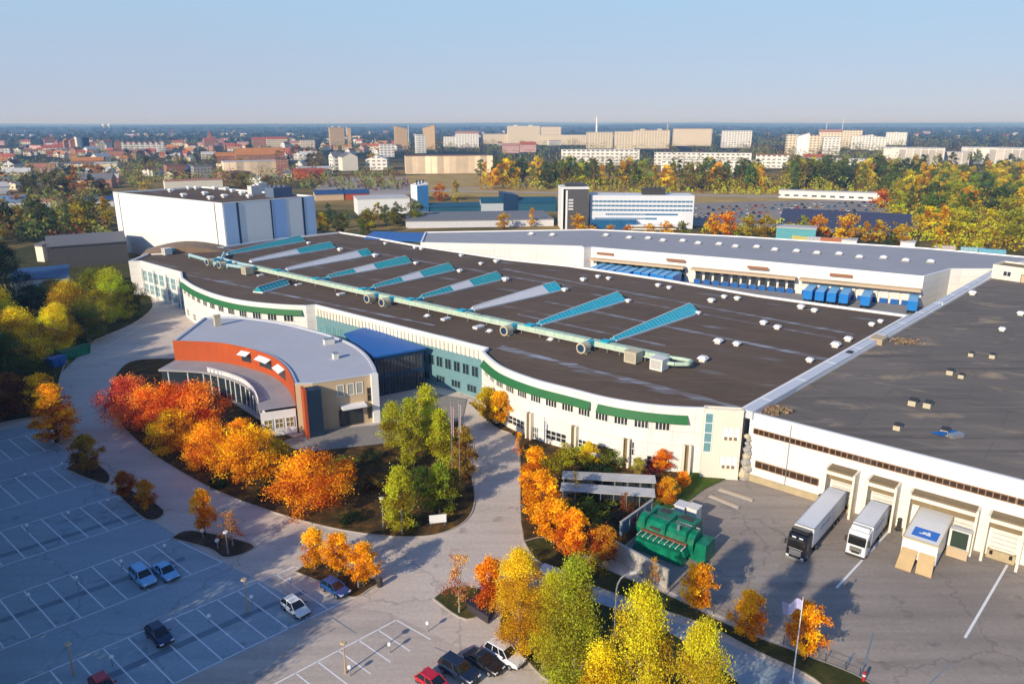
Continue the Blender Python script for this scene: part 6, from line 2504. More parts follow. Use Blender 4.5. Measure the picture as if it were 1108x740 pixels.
def far_tree(kind, p, h, col, label, group, wf=1.0):
    if kind not in FUSED:
        FUSED.add(kind)
        o = FAR[kind]
    else:
        o = FAR[kind].copy()
    COL.objects.link(o)
    s_ = h / FH[kind]
    o.location, o.rotation_euler, o.scale = p, (0, 0, R.uniform(0, 6.28)), (s_ * wf, s_ * wf, s_)
    o.color = (*col, 1)
    tag(o, label, {'spruce': 'conifer', 'pine': 'pine tree', 'oval': 'birch', 'column': 'poplar'}.get(kind, 'tree'), group)
    if group is None and 'group' in o:
        del o['group']
    return o


def jit(c, a=0.15):
    return tuple(max(0.004, x * R.uniform(1 - a, 1 + a)) for x in c)


def name_col(c):
    r, g_, b = c
    if r > 0.5:
        return 'golden orange' if g_ < r * 0.5 else 'golden yellow'
    if r > 0.28:
        return 'yellow green'
    return 'dark green'


PAL_WOOD = [(0.66, 0.45, 0.02), (0.56, 0.43, 0.025), (0.42, 0.38, 0.025), (0.3, 0.31, 0.03), (0.16, 0.2, 0.03), (0.7, 0.42, 0.015), (0.09, 0.13, 0.03)]
PAL_DARK = [(0.08, 0.115, 0.035), (0.12, 0.155, 0.04), (0.19, 0.2, 0.04), (0.42, 0.34, 0.03), (0.72, 0.46, 0.02), (0.3, 0.27, 0.035)]


def scatter(poly, n, kinds, pal, h0, h1, group, where, mind=4.0):
    """Trees standing inside a ground polygon."""
    pts = [at(*q) for q in poly]
    xs = [q.x for q in pts]
    ys = [q.y for q in pts]
    got = []
    tries = 0
    while len(got) < n and tries < n * 60:
        tries += 1
        x, y = R.uniform(min(xs), max(xs)), R.uniform(min(ys), max(ys))
        ins = False
        j = len(pts) - 1
        for i in range(len(pts)):
            if (pts[i].y > y) != (pts[j].y > y) and x < (pts[j].x - pts[i].x) * (y - pts[i].y) / (pts[j].y - pts[i].y) + pts[i].x:
                ins = not ins
            j = i
        if not ins or any((x - a) ** 2 + (y - b) ** 2 < mind * mind for a, b in got):
            continue
        got.append((x, y))
        kd = R.choice(kinds)
        c = R.choice(pal)
        if kd in ('pine', 'spruce'):
            c = R.choice(PAL_DARK[:3])
        c = jit(c)
        nm = {'spruce': 'dark pointed conifer', 'pine': 'tall pine with bare trunk'}.get(kd, name_col(c) + ' tree')
        far_tree(kd, (x, y, 0), R.uniform(h0, h1), c, nm + ' ' + where, group, R.uniform(0.85, 1.25))


# wood right of the terminal
scatter([(945, 207), (1015, 188), (1110, 184), (1125, 280), (1065, 273), (1000, 262), (975, 238)], 165, ['round', 'oval', 'oval', 'column', 'spruce', 'round'], PAL_WOOD, 10, 17, 'autumn wood right of the terminal', 'in the autumn wood at the right edge', 6)
# pine and birch belt
scatter([(515, 205), (620, 207), (760, 206), (950, 205), (1000, 198), (1000, 193), (760, 197), (530, 196)], 150, ['pine', 'spruce', 'column', 'oval', 'pine', 'oval'], PAL_DARK + [(0.72, 0.4, 0.015), (0.55, 0.42, 0.02)], 17, 25, 'pine and birch belt before the long white blocks', 'in the belt before the long white blocks', 5)
scatter([(985, 188), (1112, 184), (1112, 177), (985, 178)], 16, ['spruce', 'oval', 'pine', 'round'], PAL_WOOD[2:] + PAL_DARK, 12, 20, 'trees behind the right wood', 'along the back of the right wood', 8)
# behind the high bay store
scatter([(345, 256), (385, 258), (450, 250), (452, 240), (352, 240)], 17, ['round', 'oval', 'spruce', 'oval'], [(0.2, 0.2, 0.02), (0.34, 0.27, 0.015), (0.12, 0.14, 0.02), (0.45, 0.28, 0.015)], 8, 13, 'trees right of the high bay store', 'between the high bay store and the low white block', 5)
# left of it
scatter([(-10, 272), (120, 252), (118, 236), (-10, 236)], 24, ['oval', 'column', 'round', 'spruce'], [(0.03, 0.045, 0.015), (0.05, 0.06, 0.02), (0.5, 0.34, 0.015), (0.14, 0.14, 0.02), (0.4, 0.28, 0.015)], 11, 17, 'trees left of the high bay store', 'left of the tall white store', 6)
# trees among the old town
scatter([(-10, 232), (120, 222), (118, 190), (-10, 190)], 26, ['round', 'oval', 'round'], [(0.1, 0.1, 0.02), (0.16, 0.14, 0.025), (0.05, 0.06, 0.02), (0.4, 0.18, 0.015), (0.03, 0.05, 0.03)], 9, 14, 'trees in the near part of the town', 'among the low roofs at the left', 10)
scatter([(120, 192), (350, 192), (350, 166), (118, 166)], 34, ['round', 'oval'], [(0.1, 0.1, 0.02), (0.2, 0.14, 0.03), (0.05, 0.06, 0.02), (0.35, 0.15, 0.015), (0.03, 0.05, 0.03)], 10, 17, 'trees in the middle of the town', 'between the brick houses of the town', 14)
for x, y, h, kd, c, lb in [
    (545, 248, 8, 'round', (0.6, 0.33, 0.01), 'yellow bush tree on the grey roofs left of the dark tower'), (575, 246, 11, 'column', (0.68, 0.36, 0.01), 'upright golden tree left of the dark office tower'),
    (625, 252, 9, 'round', (0.68, 0.35, 0.01), 'golden tree at the foot of the dark office tower'), (770, 255, 11, 'oval', (0.7, 0.3, 0.01), 'orange tree behind the terminal roof, left of the brightest one'),
    (785, 256, 12, 'round', (0.72, 0.25, 0.008), 'brightest orange tree behind the terminal roof'), (808, 258, 11, 'round', (0.4, 0.28, 0.02), 'olive yellow tree right of the brightest orange tree'),
    (829, 259, 11, 'round', (0.42, 0.3, 0.02), 'second olive yellow tree right of the brightest orange tree'), (868, 258, 11, 'oval', (0.3, 0.28, 0.02), 'olive tree behind the row of small containers'),
    (885, 259, 11, 'round', (0.68, 0.3, 0.01), 'orange round tree behind the row of small containers'), (915, 263, 13, 'round', (0.68, 0.36, 0.01), 'large golden tree in front of the dark blue roofed shed'),
    (935, 264, 11, 'column', (0.58, 0.3, 0.015), 'golden upright tree in front of the dark blue roofed shed'), (950, 264, 11, 'oval', (0.55, 0.32, 0.015), 'golden tree at the right end of the dark blue roofed shed'),
    (963, 270, 8, 'oval', (0.06, 0.08, 0.02), 'dark green tree at the right end of the dark blue roofed shed'), (975, 268, 10, 'round', (0.6, 0.36, 0.015), 'yellow tree right of the dark green one by the shed'),
    (952, 225, 12, 'round', (0.6, 0.16, 0.02), 'red orange tree at the end of the parked cars'), (493, 222, 17, 'column', (0.45, 0.31, 0.02), 'upright yellow tree right of the blue and white silo'),
    (477, 218, 12, 'round', (0.55, 0.2, 0.015), 'rusty orange tree beside the blue and white silo'), (402, 180, 16, 'round', (0.42, 0.25, 0.02), 'ochre tree in front of the white gabled house'),
    (458, 184, 15, 'round', (0.28, 0.08, 0.03), 'dark red tree in front of the long cream hall'), (486, 186, 11, 'round', (0.3, 0.08, 0.025), 'small red tree further right before the long cream hall'),
    (640, 258, 6, 'round', (0.66, 0.3, 0.01), 'orange bush in the hedge behind the terminal, leftmost'), (660, 257, 6, 'round', (0.6, 0.3, 0.02), 'ochre bush in the hedge behind the terminal, second'),
    (680, 257, 6, 'round', (0.66, 0.25, 0.01), 'orange bush in the hedge behind the terminal, third'), (702, 258, 7, 'round', (0.7, 0.36, 0.01), 'golden bush in the hedge behind the terminal, fourth'),
    (720, 258, 8, 'round', (0.7, 0.34, 0.01), 'golden bush in the hedge behind the terminal, fifth'), (738, 258, 8, 'round', (0.22, 0.2, 0.02), 'olive bush at the right end of the hedge behind the terminal'),
    (262, 206, 13, 'round', (0.2, 0.14, 0.025), 'brown green tree behind the roof of the high bay store'), (290, 206, 12, 'round', (0.28, 0.17, 0.03), 'second brown green tree behind the roof of the high bay store'),
    (158, 212, 11, 'round', (0.5, 0.36, 0.06), 'pale yellow tree at the left rim of the high bay roof'), (36, 216, 16, 'round', (0.13, 0.12, 0.03), 'broad olive tree in the near town, leftmost'),
    (55, 217, 17, 'round', (0.14, 0.13, 0.03), 'broad olive tree in the near town, middle one'), (72, 216, 15, 'round', (0.1, 0.11, 0.03), 'broad olive tree in the near town, right one'),
    (110, 211, 9, 'round', (0.6, 0.08, 0.015), 'vivid red tree left of the high bay store'), (82, 196, 16, 'column', (0.5, 0.19, 0.015), 'rust orange pointed tree in the near town'),
]:
    far_tree(kd, at(x, y), h, c, lb, None, 1.15 if kd == 'round' else 1.0)

# ------------------------------------------------------------------ buildings beyond the terminal
def block(px0, px1, yb, yt, depth, wall, roof, label, cat='building', name='apartment_block', kind='flat', yaw=0.0, rh=None, extra=None, group=None):
    p = at((px0 + px1) / 2, yb)
    s_ = scale_at(p)
    wd = (px1 - px0) / s_
    h = (yb - yt) / s_ / 0.97
    rz = math.atan2(p.x, p.y) * -1 + math.radians(yaw)
    t = thing(name, label, cat, p, rz, group)
    rh = rh if rh is not None else (0.0 if kind == 'flat' else min(5.0, h * 0.35))
    hw = h - rh
    m = MB()
    if kind in ('gable', 'cross'):
        a = [(-wd / 2, 0), (wd / 2, 0), (wd / 2, depth), (-wd / 2, depth)]
        m.prism(a, 0, hw, 0, None, False)
        if kind == 'gable':                       # ridge along the front
            m.add([(-wd / 2, 0, hw), (-wd / 2, depth, hw), (-wd / 2, depth / 2, h)], [(0, 1, 2)])
            m.add([(wd / 2, 0, hw), (wd / 2, depth, hw), (wd / 2, depth / 2, h)], [(0, 2, 1)])
            rp = [(-wd / 2 - .4, -.5, hw - .2), (wd / 2 + .4, -.5, hw - .2), (wd / 2 + .4, depth / 2, h + .1), (-wd / 2 - .4, depth / 2, h + .1), (wd / 2 + .4, depth + .5, hw - .2), (-wd / 2 - .4, depth + .5, hw - .2)]
        else:                                     # gable faces the camera
            m.add([(-wd / 2, 0, hw), (wd / 2, 0, hw), (0, 0, h)], [(0, 1, 2)])
            m.add([(-wd / 2, depth, hw), (wd / 2, depth, hw), (0, depth, h)], [(0, 2, 1)])
            rp = [(-wd / 2 - .4, -.4, hw - .2), (-wd / 2 - .4, depth + .4, hw - .2), (0, depth + .4, h + .1), (0, -.4, h + .1), (wd / 2 + .4, depth + .4, hw - .2), (wd / 2 + .4, -.4, hw - .2)]
        m.build('wall', wall, t)
        r = MB()
        r.add(rp, [(0, 1, 2, 3), (3, 2, 4, 5)])
        r.build('roof', roof, t)
    else:
        zt = [h, h, h, h]
        if kind == 'slant':
            zt = [h * 0.86, h, h, h * 0.86]
        if kind == 'slantl':
            zt = [h, h * 0.86, h * 0.86, h]
        a = [(-wd / 2, 0), (wd / 2, 0), (wd / 2, depth), (-wd / 2, depth)]
        m.add([(x, y, 0) for x, y in a] + [(x, y, z) for (x, y), z in zip(a, zt)], [(0, 1, 5, 4), (1, 2, 6, 5), (2, 3, 7, 6), (3, 0, 4, 7)])
        m.build('wall', wall, t)
        r = MB()
        o_ = 0.25
        b = [(-wd / 2 - o_, -o_), (wd / 2 + o_, -o_), (wd / 2 + o_, depth + o_), (-wd / 2 - o_, depth + o_)]
        r.add([(x, y, z + .02) for (x, y), z in zip(b, zt)] + [(x, y, z + .5) for (x, y), z in zip(b, zt)], [(3, 2, 1, 0), (4, 5, 6, 7), (0, 1, 5, 4), (1, 2, 6, 5), (2, 3, 7, 6), (3, 0, 4, 7)])
        r.build('roof', roof, t)
    if extra:
        extra(t, wd, depth, h)
    return t


FC = facade('cream_flats', (0.82, 0.68, 0.48), bw=6.0, rh=4.4, mort=1.45)
FW_ = facade('white_flats', (0.86, 0.82, 0.75), bw=6.4, rh=4.2, mort=1.4)
FT = facade('tan_tower', (0.62, 0.42, 0.22), (0.2, 0.14, 0.08), bw=3.0, rh=3.0, mort=0.9)
FP = facade('pink_houses', (0.7, 0.42, 0.38), bw=3.6, rh=3.0, mort=1.0)
FB = facade('brick_flats', (0.4, 0.16, 0.09), (0.25, 0.2, 0.17), bw=3.4, rh=3.0, mort=0.9)
FS = facade('white_shed', (0.78, 0.74, 0.68), (0.4, 0.36, 0.32), bw=9.0, rh=20.0, mort=0.5)
FCS = facade('cream_shed', (0.72, 0.58, 0.4), (0.62, 0.48, 0.32), bw=7.0, rh=20.0, mort=0.35)
ROOFW = plain('pale_roof', (0.55, 0.54, 0.54), 0.7, var=0.15, scale=0.1)
ROOFPINK = plain('pinkish_roof', (0.42, 0.22, 0.17), 0.8, var=0.25)
ROOFSAL = plain('salmon_roof', (0.5, 0.2, 0.11), 0.8, var=0.2, scale=0.1)
ROOFORG = plain('orange_tile_roof', (0.55, 0.22, 0.06), 0.85, var=0.3, scale=0.15)


def penthouse(t, wd, depth, h):
    m = MB()
    for x in (-0.25, 0.22):
        m.box((wd * x, depth * 0.5, h + 1.5), (wd * 0.12, depth * 0.4, 2.4))
    m.build('lift_house', OFFWHITE, t)


def stacks(t, wd, depth, h):
    m = MB()
    for i in range(3):
        m.box((wd * (-0.3 + 0.3 * i), depth * 0.5, h + 0.8), (1.0, 1.0, 2.2))
    m.build('chimney', FB, t)


for a in [
    # (x0, x1, ybase, ytop, depth, wall, roof, label, cat, name, kind)
    (358, 373.5, 158, 139.5, 16, FT, ROOFGREY, 'square tan tower block, leftmost of the towers on the skyline', 'tower block', 'tower_block', 'flat', 12, None, penthouse),
    (376.5, 380.5, 157, 140, 10, FT, ROOFGREY, 'very narrow tan tower just right of the square tan tower', 'tower block', 'tower_block', 'flat', 0),  # shadow part of the tower, put in as a slim tower
    (428, 441.5, 161, 138, 15, FT, ROOFGREY, 'tan tower with roof sloping down to the right', 'tower block', 'tower_block', 'slantl', 8),
    (458, 471, 162, 137, 15, FT, ROOFGREY, 'tan tower with roof rising to the right', 'tower block', 'tower_block', 'slant', -8),
    (451, 461.5, 166, 147, 14, FW_, ROOFGREY, 'pale squat tower in front of the right tan tower', 'tower block', 'tower_block', 'flat', 14),
    (412, 427, 170, 157, 14, FW_, ROOFPINK, 'white cube block left of the sloping tan tower', 'block of flats', 'apartment_block', 'flat', 10),
    (361, 374, 184, 166, 16, FW_, ROOFGREY, 'white gabled house with dark roof, left of the pair before the red roofs', 'house', 'town_house', 'gable', 20),
    (371, 388, 185, 166.5, 18, CREAM, ROOFGREY, 'cream gabled house with dark roof, right of the pair before the red roofs', 'house', 'town_house', 'cross', 16),
    (396, 419, 184, 169, 18, FW_, ROOFW, 'white gabled house beside the ochre tree', 'house', 'town_house', 'cross', -10),
    (440, 534, 188, 170, 26, FCS, ROOFBROWN, 'very long cream hall with thin brown roof in the middle distance', 'hall', 'long_hall', 'flat', 6),
    (480, 493, 159, 149, 14, FW_, ROOFW, 'small white block between the towers and the pink roofed block', 'block of flats', 'apartment_block', 'flat', 0),
    (493, 518, 160, 143.5, 16, FW_, ROOFPINK, 'white block with pink roof right of the towers', 'block of flats', 'apartment_block', 'gable', 0),
    (523, 550, 156, 146, 16, FC, ROOFW, 'low cream block left of the tallest cream slab', 'block of flats', 'apartment_block', 'flat', 5),
    (549, 584, 156, 138, 18, FC, ROOFW, 'tall wide cream slab block on the skyline', 'block of flats', 'apartment_block', 'flat', 4, None, penthouse),
    (585, 607, 151, 138.5, 16, FC, ROOFPINK, 'cream slab with pink roof right of the tall wide slab', 'block of flats', 'apartment_block', 'flat', 4),
    (582, 634, 157, 147, 16, FC, ROOFW, 'long low cream block left of the white chimney', 'block of flats', 'apartment_block', 'flat', 3),
    (544, 562, 166, 156, 12, FP, ROOFPINK, 'pink house row, left half, among dark pines', 'row of houses', 'row_house', 'gable', 6),
    (563, 580, 165, 154.5, 12, FP, ROOFRED, 'pink house row, right half with redder roof, among dark pines', 'row of houses', 'row_house', 'gable', 6),
    (635, 663, 161, 144.5, 15, FC, ROOFW, 'cream flats just right of the white chimney', 'block of flats', 'apartment_block', 'flat', 10),
    (665, 686, 163, 144, 15, FC, ROOFW, 'cream flats second right of the white chimney', 'block of flats', 'apartment_block', 'flat', 8),
    (685, 724, 161, 142.5, 16, FC, ROOFPINK, 'wide cream flats with pinkish roof left of the thin grey chimney', 'block of flats', 'apartment_block', 'flat', 8, None, penthouse),
    (728, 769, 158, 141, 16, FC, ROOFPINK, 'wide cream flats right of the thin grey chimney', 'block of flats', 'apartment_block', 'flat', 6),
    (781, 812, 160, 143, 16, FW_, ROOFW, 'bright white cube flats right of the wide cream ones', 'block of flats', 'apartment_block', 'flat', 10),
    (607, 691, 179, 163.5, 14, FW_, ROOFW, 'long pale four storey block behind the pines', 'block of flats', 'apartment_block', 'flat', 3),
    (708, 755, 179, 166, 14, FW_, ROOFGREY, 'long pale block, left one of the pair behind the pines', 'block of flats', 'apartment_block', 'flat', 3),
    (757, 811, 180, 166.5, 14, FW_, ROOFGREY, 'long pale block, right one of the pair behind the pines', 'block of flats', 'apartment_block', 'flat', 3),
    (716, 822, 186, 174.5, 12, FW_, ROOFW, 'lower long pale block just behind the pine tops', 'block of flats', 'apartment_block', 'flat', 2),
    (818, 861, 182, 169, 14, FW_, ROOFRED, 'long white block with red roof ends right of the pale pair', 'block of flats', 'apartment_block', 'flat', 2),
    (850, 862, 168, 147.5, 15, FC, ROOFW, 'narrow cream flats left of the white stair tower', 'block of flats', 'apartment_block', 'flat', 8),
    (861, 873, 171, 146, 12, WHITE, ROOFW, 'plain white tower block with tapered foot', 'tower block', 'tower_block', 'slant', 6),
    (872, 884, 168, 148, 15, FC, ROOFPINK, 'cream flats right of the plain white tower block', 'block of flats', 'apartment_block', 'flat', 8),
    (885, 908, 164, 142, 15, FC, ROOFPINK, 'cream flats with curved pink roof', 'block of flats', 'apartment_block', 'gable', 4),
    (905, 930, 160, 142.5, 15, FC, ROOFPINK, 'long cream flats with flat pink roof', 'block of flats', 'apartment_block', 'flat', 4),
    (890, 907, 168, 150, 13, FW_, ROOFW, 'white flats in front of the curved pink roof', 'block of flats', 'apartment_block', 'flat', 10),
    (921, 942, 162, 147, 14, FW_, ROOFW, 'white flats with stepped roof, left half', 'block of flats', 'apartment_block', 'slant', 5),
    (941, 957, 163, 148, 14, FW_, ROOFW, 'white flats with stepped roof, right half', 'block of flats', 'apartment_block', 'slantl', 5),
    (958, 979, 157, 144.5, 14, FW_, ROOFW, 'isolated white flats at the right end of the skyline blocks', 'block of flats', 'apartment_block', 'flat', -12),
    (957, 1016, 178, 161.5, 30, FS, ROOFW, 'long white warehouse above the autumn wood, left one', 'warehouse', 'long_hall', 'flat', 0),
    (1017, 1046, 178, 166, 30, FS, ROOFW, 'lower white warehouse between the two long ones', 'warehouse', 'long_hall', 'flat', 0),
    (1044, 1125, 178, 161.5, 30, FS, ROOFW, 'long white warehouse above the autumn wood, right one', 'warehouse', 'long_hall', 'flat', 0),
    (846, 940, 181, 172.5, 14, FW_, ROOFW, 'very long low white shed with rust coloured roofs behind', 'warehouse', 'long_hall', 'flat', 2),
    (870, 890, 176, 167.5, 12, FB, ROOFRED, 'red roofed low building behind the very long low shed', 'building', 'low_building', 'gable', 4),
    (845, 946, 216, 208.5, 9, FW_, ROOFW, 'long low white railway shed beyond the parked cars', 'shed', 'railway_shed', 'flat', 0),
    # town on the left
    (49, 67, 167, 157.5, 14, FC, ROOFRED, 'long cream house with tall red roof at the far left', 'house', 'town_house', 'gable', -4),
    (50, 60, 160, 149, 10, FB, ROOFRED, 'red gable behind the long cream house', 'house', 'town_house', 'cross', 10),
    (71, 79, 163, 151, 12, FB, ROOFORG, 'orange brick gable, left of the cream tower in the old town', 'house', 'town_house', 'cross', 14),
    (78, 86, 164, 151, 12, FB, ROOFRED, 'red brick gable touching the cream tower in the old town', 'house', 'town_house', 'cross', 14),
    (85, 91.5, 164, 149.5, 12, CREAM, ROOFGREY, 'slim cream tower in the old town', 'tower', 'tower_block', 'flat', 20),
    (91.5, 98, 164, 150, 12, NAVY, ROOFGREY, 'dark blue block leaning on the cream tower', 'building', 'tower_block', 'flat', 20),  # shade side of the tower, put in as a dark blue block
    (100, 106, 164, 153.5, 12, FB, ROOFBROWN, 'brown brick house right of the dark blue block', 'house', 'town_house', 'cross', 8),
    (106, 114, 164, 153, 12, FC, ROOFBROWN, 'cream house right of the brown brick one', 'house', 'town_house', 'cross', 8),
    (31, 58, 188, 178, 22, FP, ROOFSAL, 'long salmon roofed hall in the near town', 'hall', 'long_hall', 'gable', -4),
    (55, 63, 184, 177, 10, WHITE, ROOFW, 'white end block on the salmon roofed hall', 'building', 'low_building', 'flat', -4),
    (80, 111, 181, 171, 18, FB, ROOFORG, 'long orange tiled house in the near town', 'house', 'town_house', 'gable', -6),
    (-4, 25, 229, 214, 22, PALEPANEL, plain('light_blue_roof', (0.16, 0.3, 0.5), 0.5), 'shed with light blue roof at the left edge', 'shed', 'low_building', 'gable', -6),
    (-2, 10, 210, 198, 14, WHITE, ROOFW, 'small white barrel roofed shed at the left edge', 'shed', 'low_building', 'gable', 5),
    (27, 60, 226, 219, 16, CREAM, ROOFSAL, 'low cream shed right of the light blue roof', 'shed', 'low_building', 'flat', -8),
    (95, 122, 224, 214, 18, PALEPANEL, ROOFBLUE, 'low blue grey shed left of the high bay store', 'shed', 'low_building', 'gable', -8),
    (235, 262, 178, 166, 26, FB, ROOFORG, 'lower left wing of the orange tiled factory', 'factory', 'brick_factory', 'gable', 6),
    (258, 308, 178, 161.5, 28, FB, ROOFORG, 'large orange tiled factory in the middle of the town', 'factory', 'brick_factory', 'gable', 6, 9),
    (245, 300, 192, 176, 20, FCS, ROOFW, 'long cream stone building below the orange factory', 'building', 'low_building', 'flat', 8),
    (300, 313, 191, 174, 20, FB, ROOFBROWN, 'dark brick end block below the orange factory', 'building', 'low_building', 'flat', 8),
    (320, 336, 194, 183, 16, ORANGE, ROOFRED, 'orange painted shed at the town edge', 'shed', 'low_building', 'gable', 8, 2.0),
    (336, 352, 192, 183, 16, REDP, ROOFRED, 'red painted shed joined to the orange one', 'shed', 'low_building', 'gable', 8, 2.0),
    (183, 203, 194, 180, 16, FB, ROOFBROWN, 'orange brick block behind the high bay roof, left one', 'building', 'low_building', 'flat', 12),
    (203, 214, 194, 180, 16, NAVY, ROOFBLUE, 'dark blue gabled shed behind the high bay roof', 'shed', 'low_building', 'cross', 12),
    (212, 231, 195, 181, 16, facade('grey_flats', (0.36, 0.33, 0.32)), ROOFGREY, 'grey brick block behind the high bay roof, right one', 'building', 'low_building', 'flat', 12),
    (182, 240, 206, 196, 14, CREAM, ROOFSAL, 'long low cream building just above the high bay roof', 'building', 'low_building', 'flat', 6),
    (274, 290, 160, 149.5, 12, FB, ROOFRED, 'red and cream flats above the orange factory, left one', 'block of flats', 'apartment_block', 'gable', 8),
    (290, 311, 160, 149, 12, FC, ROOFRED, 'red and cream flats above the orange factory, right one', 'block of flats', 'apartment_block', 'gable', 8),
    (326, 341, 160, 152.5, 12, FC, ROOFW, 'plain cream flats left of the square tan tower', 'block of flats', 'apartment_block', 'flat', 8),
    (314, 327, 160, 153, 12, FC, ROOFPINK, 'pinkish cream flats right of the orange factory', 'block of flats', 'apartment_block', 'gable', 8),
    (222, 234, 160, 150, 20, FB, ROOFRED, 'broad red brick church nave in the town', 'church', 'brick_church', 'gable', 10),
    # nearer industrial buildings
    (342, 372, 217, 207, 16, TAN, ROOFBLUE, 'tan workshop with blue roof, left half with dark arches', 'workshop', 'workshop', 'gable', 6),
    (370, 400, 216, 206.5, 16, ORANGE, ROOFBLUE, 'tan orange workshop with blue roof, right half', 'workshop', 'workshop', 'gable', 6),
    (388, 444, 232, 216, 22, WHITE, ROOFW, 'plain white low block left of the silo', 'warehouse', 'white_block', 'flat', 8),
    (440, 600, 246, 239, 40, PALEPANEL, plain('mid_grey_roof', (0.2, 0.2, 0.21), 0.8), 'low grey roofed hall between silo and dark office tower', 'hall', 'long_hall', 'flat', 4),
    (466, 522, 229, 221, 16, plain('teal_wall', (0.02, 0.1, 0.16), 0.5), plain('teal_roof', (0.02, 0.09, 0.14), 0.5), 'long dark teal hall right of the silo', 'hall', 'long_hall', 'gable', 6),
    (521, 545, 229, 215, 14, plain('white_band_wall', (0.5, 0.56, 0.6), 0.5), plain('teal_roof', (0.02, 0.09, 0.14), 0.5), 'white banded hall with teal roof', 'hall', 'long_hall', 'gable', 6),
    (545, 561, 229, 211, 20, NAVY, NAVY, 'dark blue box hall left of the dark office tower', 'hall', 'box_hall', 'slantl', 10),
    (561, 602, 229, 215, 16, plain('teal_wall', (0.02, 0.1, 0.16), 0.5), plain('teal_roof', (0.02, 0.09, 0.14), 0.5), 'dark teal hall touching the dark office tower', 'hall', 'long_hall', 'gable', 4),
    (845, 975, 252, 233, 34, plain('shade_wall', (0.1, 0.11, 0.14), 0.7), plain('slate_blue_roof', (0.05, 0.06, 0.11), 0.6), 'long shed with dark slate blue roof behind the golden trees', 'shed', 'long_hall', 'gable', -3, 7),  # wall in even dark blue grey
    (840, 880, 262, 248, 10, plain('aqua_wall', (0.1, 0.36, 0.4), 0.6), ROOFW, 'aqua fronted low building behind the terminal roof', 'building', 'low_building', 'flat', -3),
    (900, 925, 266, 260.5, 8, WHITE, ROOFW, 'small white kiosk behind the terminal roof, left one', 'kiosk', 'low_building', 'flat', -4),
    (974, 988, 270, 263, 7, WHITE, ROOFW, 'small white kiosk behind the terminal roof, right one', 'kiosk', 'low_building', 'flat', -4),
    (723, 746, 262, 256, 7, WHITE, ROOFW, 'low white box behind the terminal roof by the olive bush', 'kiosk', 'low_building', 'flat', -4),
    # left foreground sheds
    (48, 58, 283, 264, 4, CREAM, ROOFGREY, 'narrow cream gable end in front of the grey shed', 'gable', 'gable_house', 'slant', 40),
    (62, 136, 288, 258, 26, plain('grey_shade_wall', (0.085, 0.08, 0.08), 0.7), plain('grey_shed_roof', (0.16, 0.16, 0.17), 0.7), 'large plain grey shed left of the high bay store', 'shed', 'grey_shed', 'gable', 2, 2.5),  # wall grey darkened for the shade it stands in
]:
    block(*a)
# blue roofed shed at the left
bs_o = tuple(at(45, 318))
t = thing('blue_roofed_shed', 'white shed with dark blue sloping roof in the shade at the left', 'shed', bs_o, math.radians(28))
m = MB()
m.loft([[(-8, 0, 0), (8, 0, 0), (8, 0, 5.0), (-8, 0, 5.0)], [(-8, 13, 0), (8, 13, 0), (8, 13, 6.6), (-8, 13, 6.6)]])
m.build('wall', plain('shed_white', (0.7, 0.7, 0.7), 0.7), t)
m = MB()
m.loft([[(-8.6, -.6, 5.0), (8.6, -.6, 5.0), (8.6, -.6, 5.3), (-8.6, -.6, 5.3)], [(-8.6, 13.6, 6.7), (8.6, 13.6, 6.7), (8.6, 13.6, 7.0), (-8.6, 13.6, 7.0)]])
m.build('roof', ROOFBLUE, t)
m = MB()
m.box((0.5, -0.06, 2.3), (11, 0.12, 3.8))
m.build('gate', LGREY, t)
m = MB()
m.box((-7.2, -0.4, 2.5), (1.2, 0.9, 5.0))
m.build('corner_post', CREAM, t)

# silo with white and blue faces
q = at(452, 230)
s_ = scale_at(q)
hh = 32 / s_
t = thing('silo', 'tall slant topped silo with white left face and bright blue right side', 'silo', q, math.radians(38))
wd = 13 / s_
m = MB()
m.loft([[(0, 0, 0), (0, wd, 0), (0, wd, hh * 0.9), (0, 0, hh * 0.88)], [(wd * 1.1, 0, 0), (wd * 1.1, wd, 0), (wd * 1.1, wd, hh), (wd * 1.1, 0, hh * 0.95)]])
m.build('wall', WHITE, t)
m = MB()
m.box((wd * 0.55, -0.05, hh * 0.45), (wd * 1.08, 0.1, hh * 0.86))
m.build('blue_cladding', plain('sky_blue_cladding', (0.08, 0.3, 0.62), 0.5), t)
m = MB()
for i in range(3):
    m.tube((wd * (0.25 + 0.3 * i), wd * 0.4, hh * 0.9), (wd * (0.25 + 0.3 * i), wd * 0.4, hh * 1.06), 0.5, None, 8)
m.build('vent_pipe', NAVY, t)
# dark tower and long banded office
q = at(606.5, 248)
s_ = scale_at(q)
hh = 43 / s_
t = thing('office_tower', 'dark grey square office tower with white edge frame', 'office tower', q, math.radians(2))
wd = 29.5 / s_
m = MB()
m.box((wd / 2 + 1.2, 8, hh / 2), (wd - 2.4, 16, hh - 0.6))
m.build('wall', plain('dark_grey_panel', (0.1, 0.095, 0.095), 0.5), t)
m = MB()
m.box((0.6, 8, hh / 2), (1.2, 16.4, hh))
m.box((3.0, 7.9, hh / 2 - 0.5), (1.0, 16.3, hh - 1))
m.box((wd / 2, 8, hh + 0.2), (wd + .4, 16.6, 0.9))
m.build('edge_frame', WHITE, t)
m = MB()
for k in range(4):
    m.box((wd * 0.36, -0.05, hh * 0.72 - k * 1.6), (2.6, 0.1, 0.9))
m.build('window', PALEPANEL, t)
m = MB()
m.box((wd * 0.55, 9, hh + 1.3), (wd * 0.7, 9, 1.6))
m.build('roof_house', DARKTRIM, t)
q = at(638, 247)
s_ = scale_at(q)
hh = 35 / s_
t = thing('banded_office', 'long white office block with blue window bands beside the dark tower', 'office building', q, math.radians(-3))
wd = 110 / s_
m = MB()
m.box((wd / 2, 8, hh / 2), (wd, 16, hh))
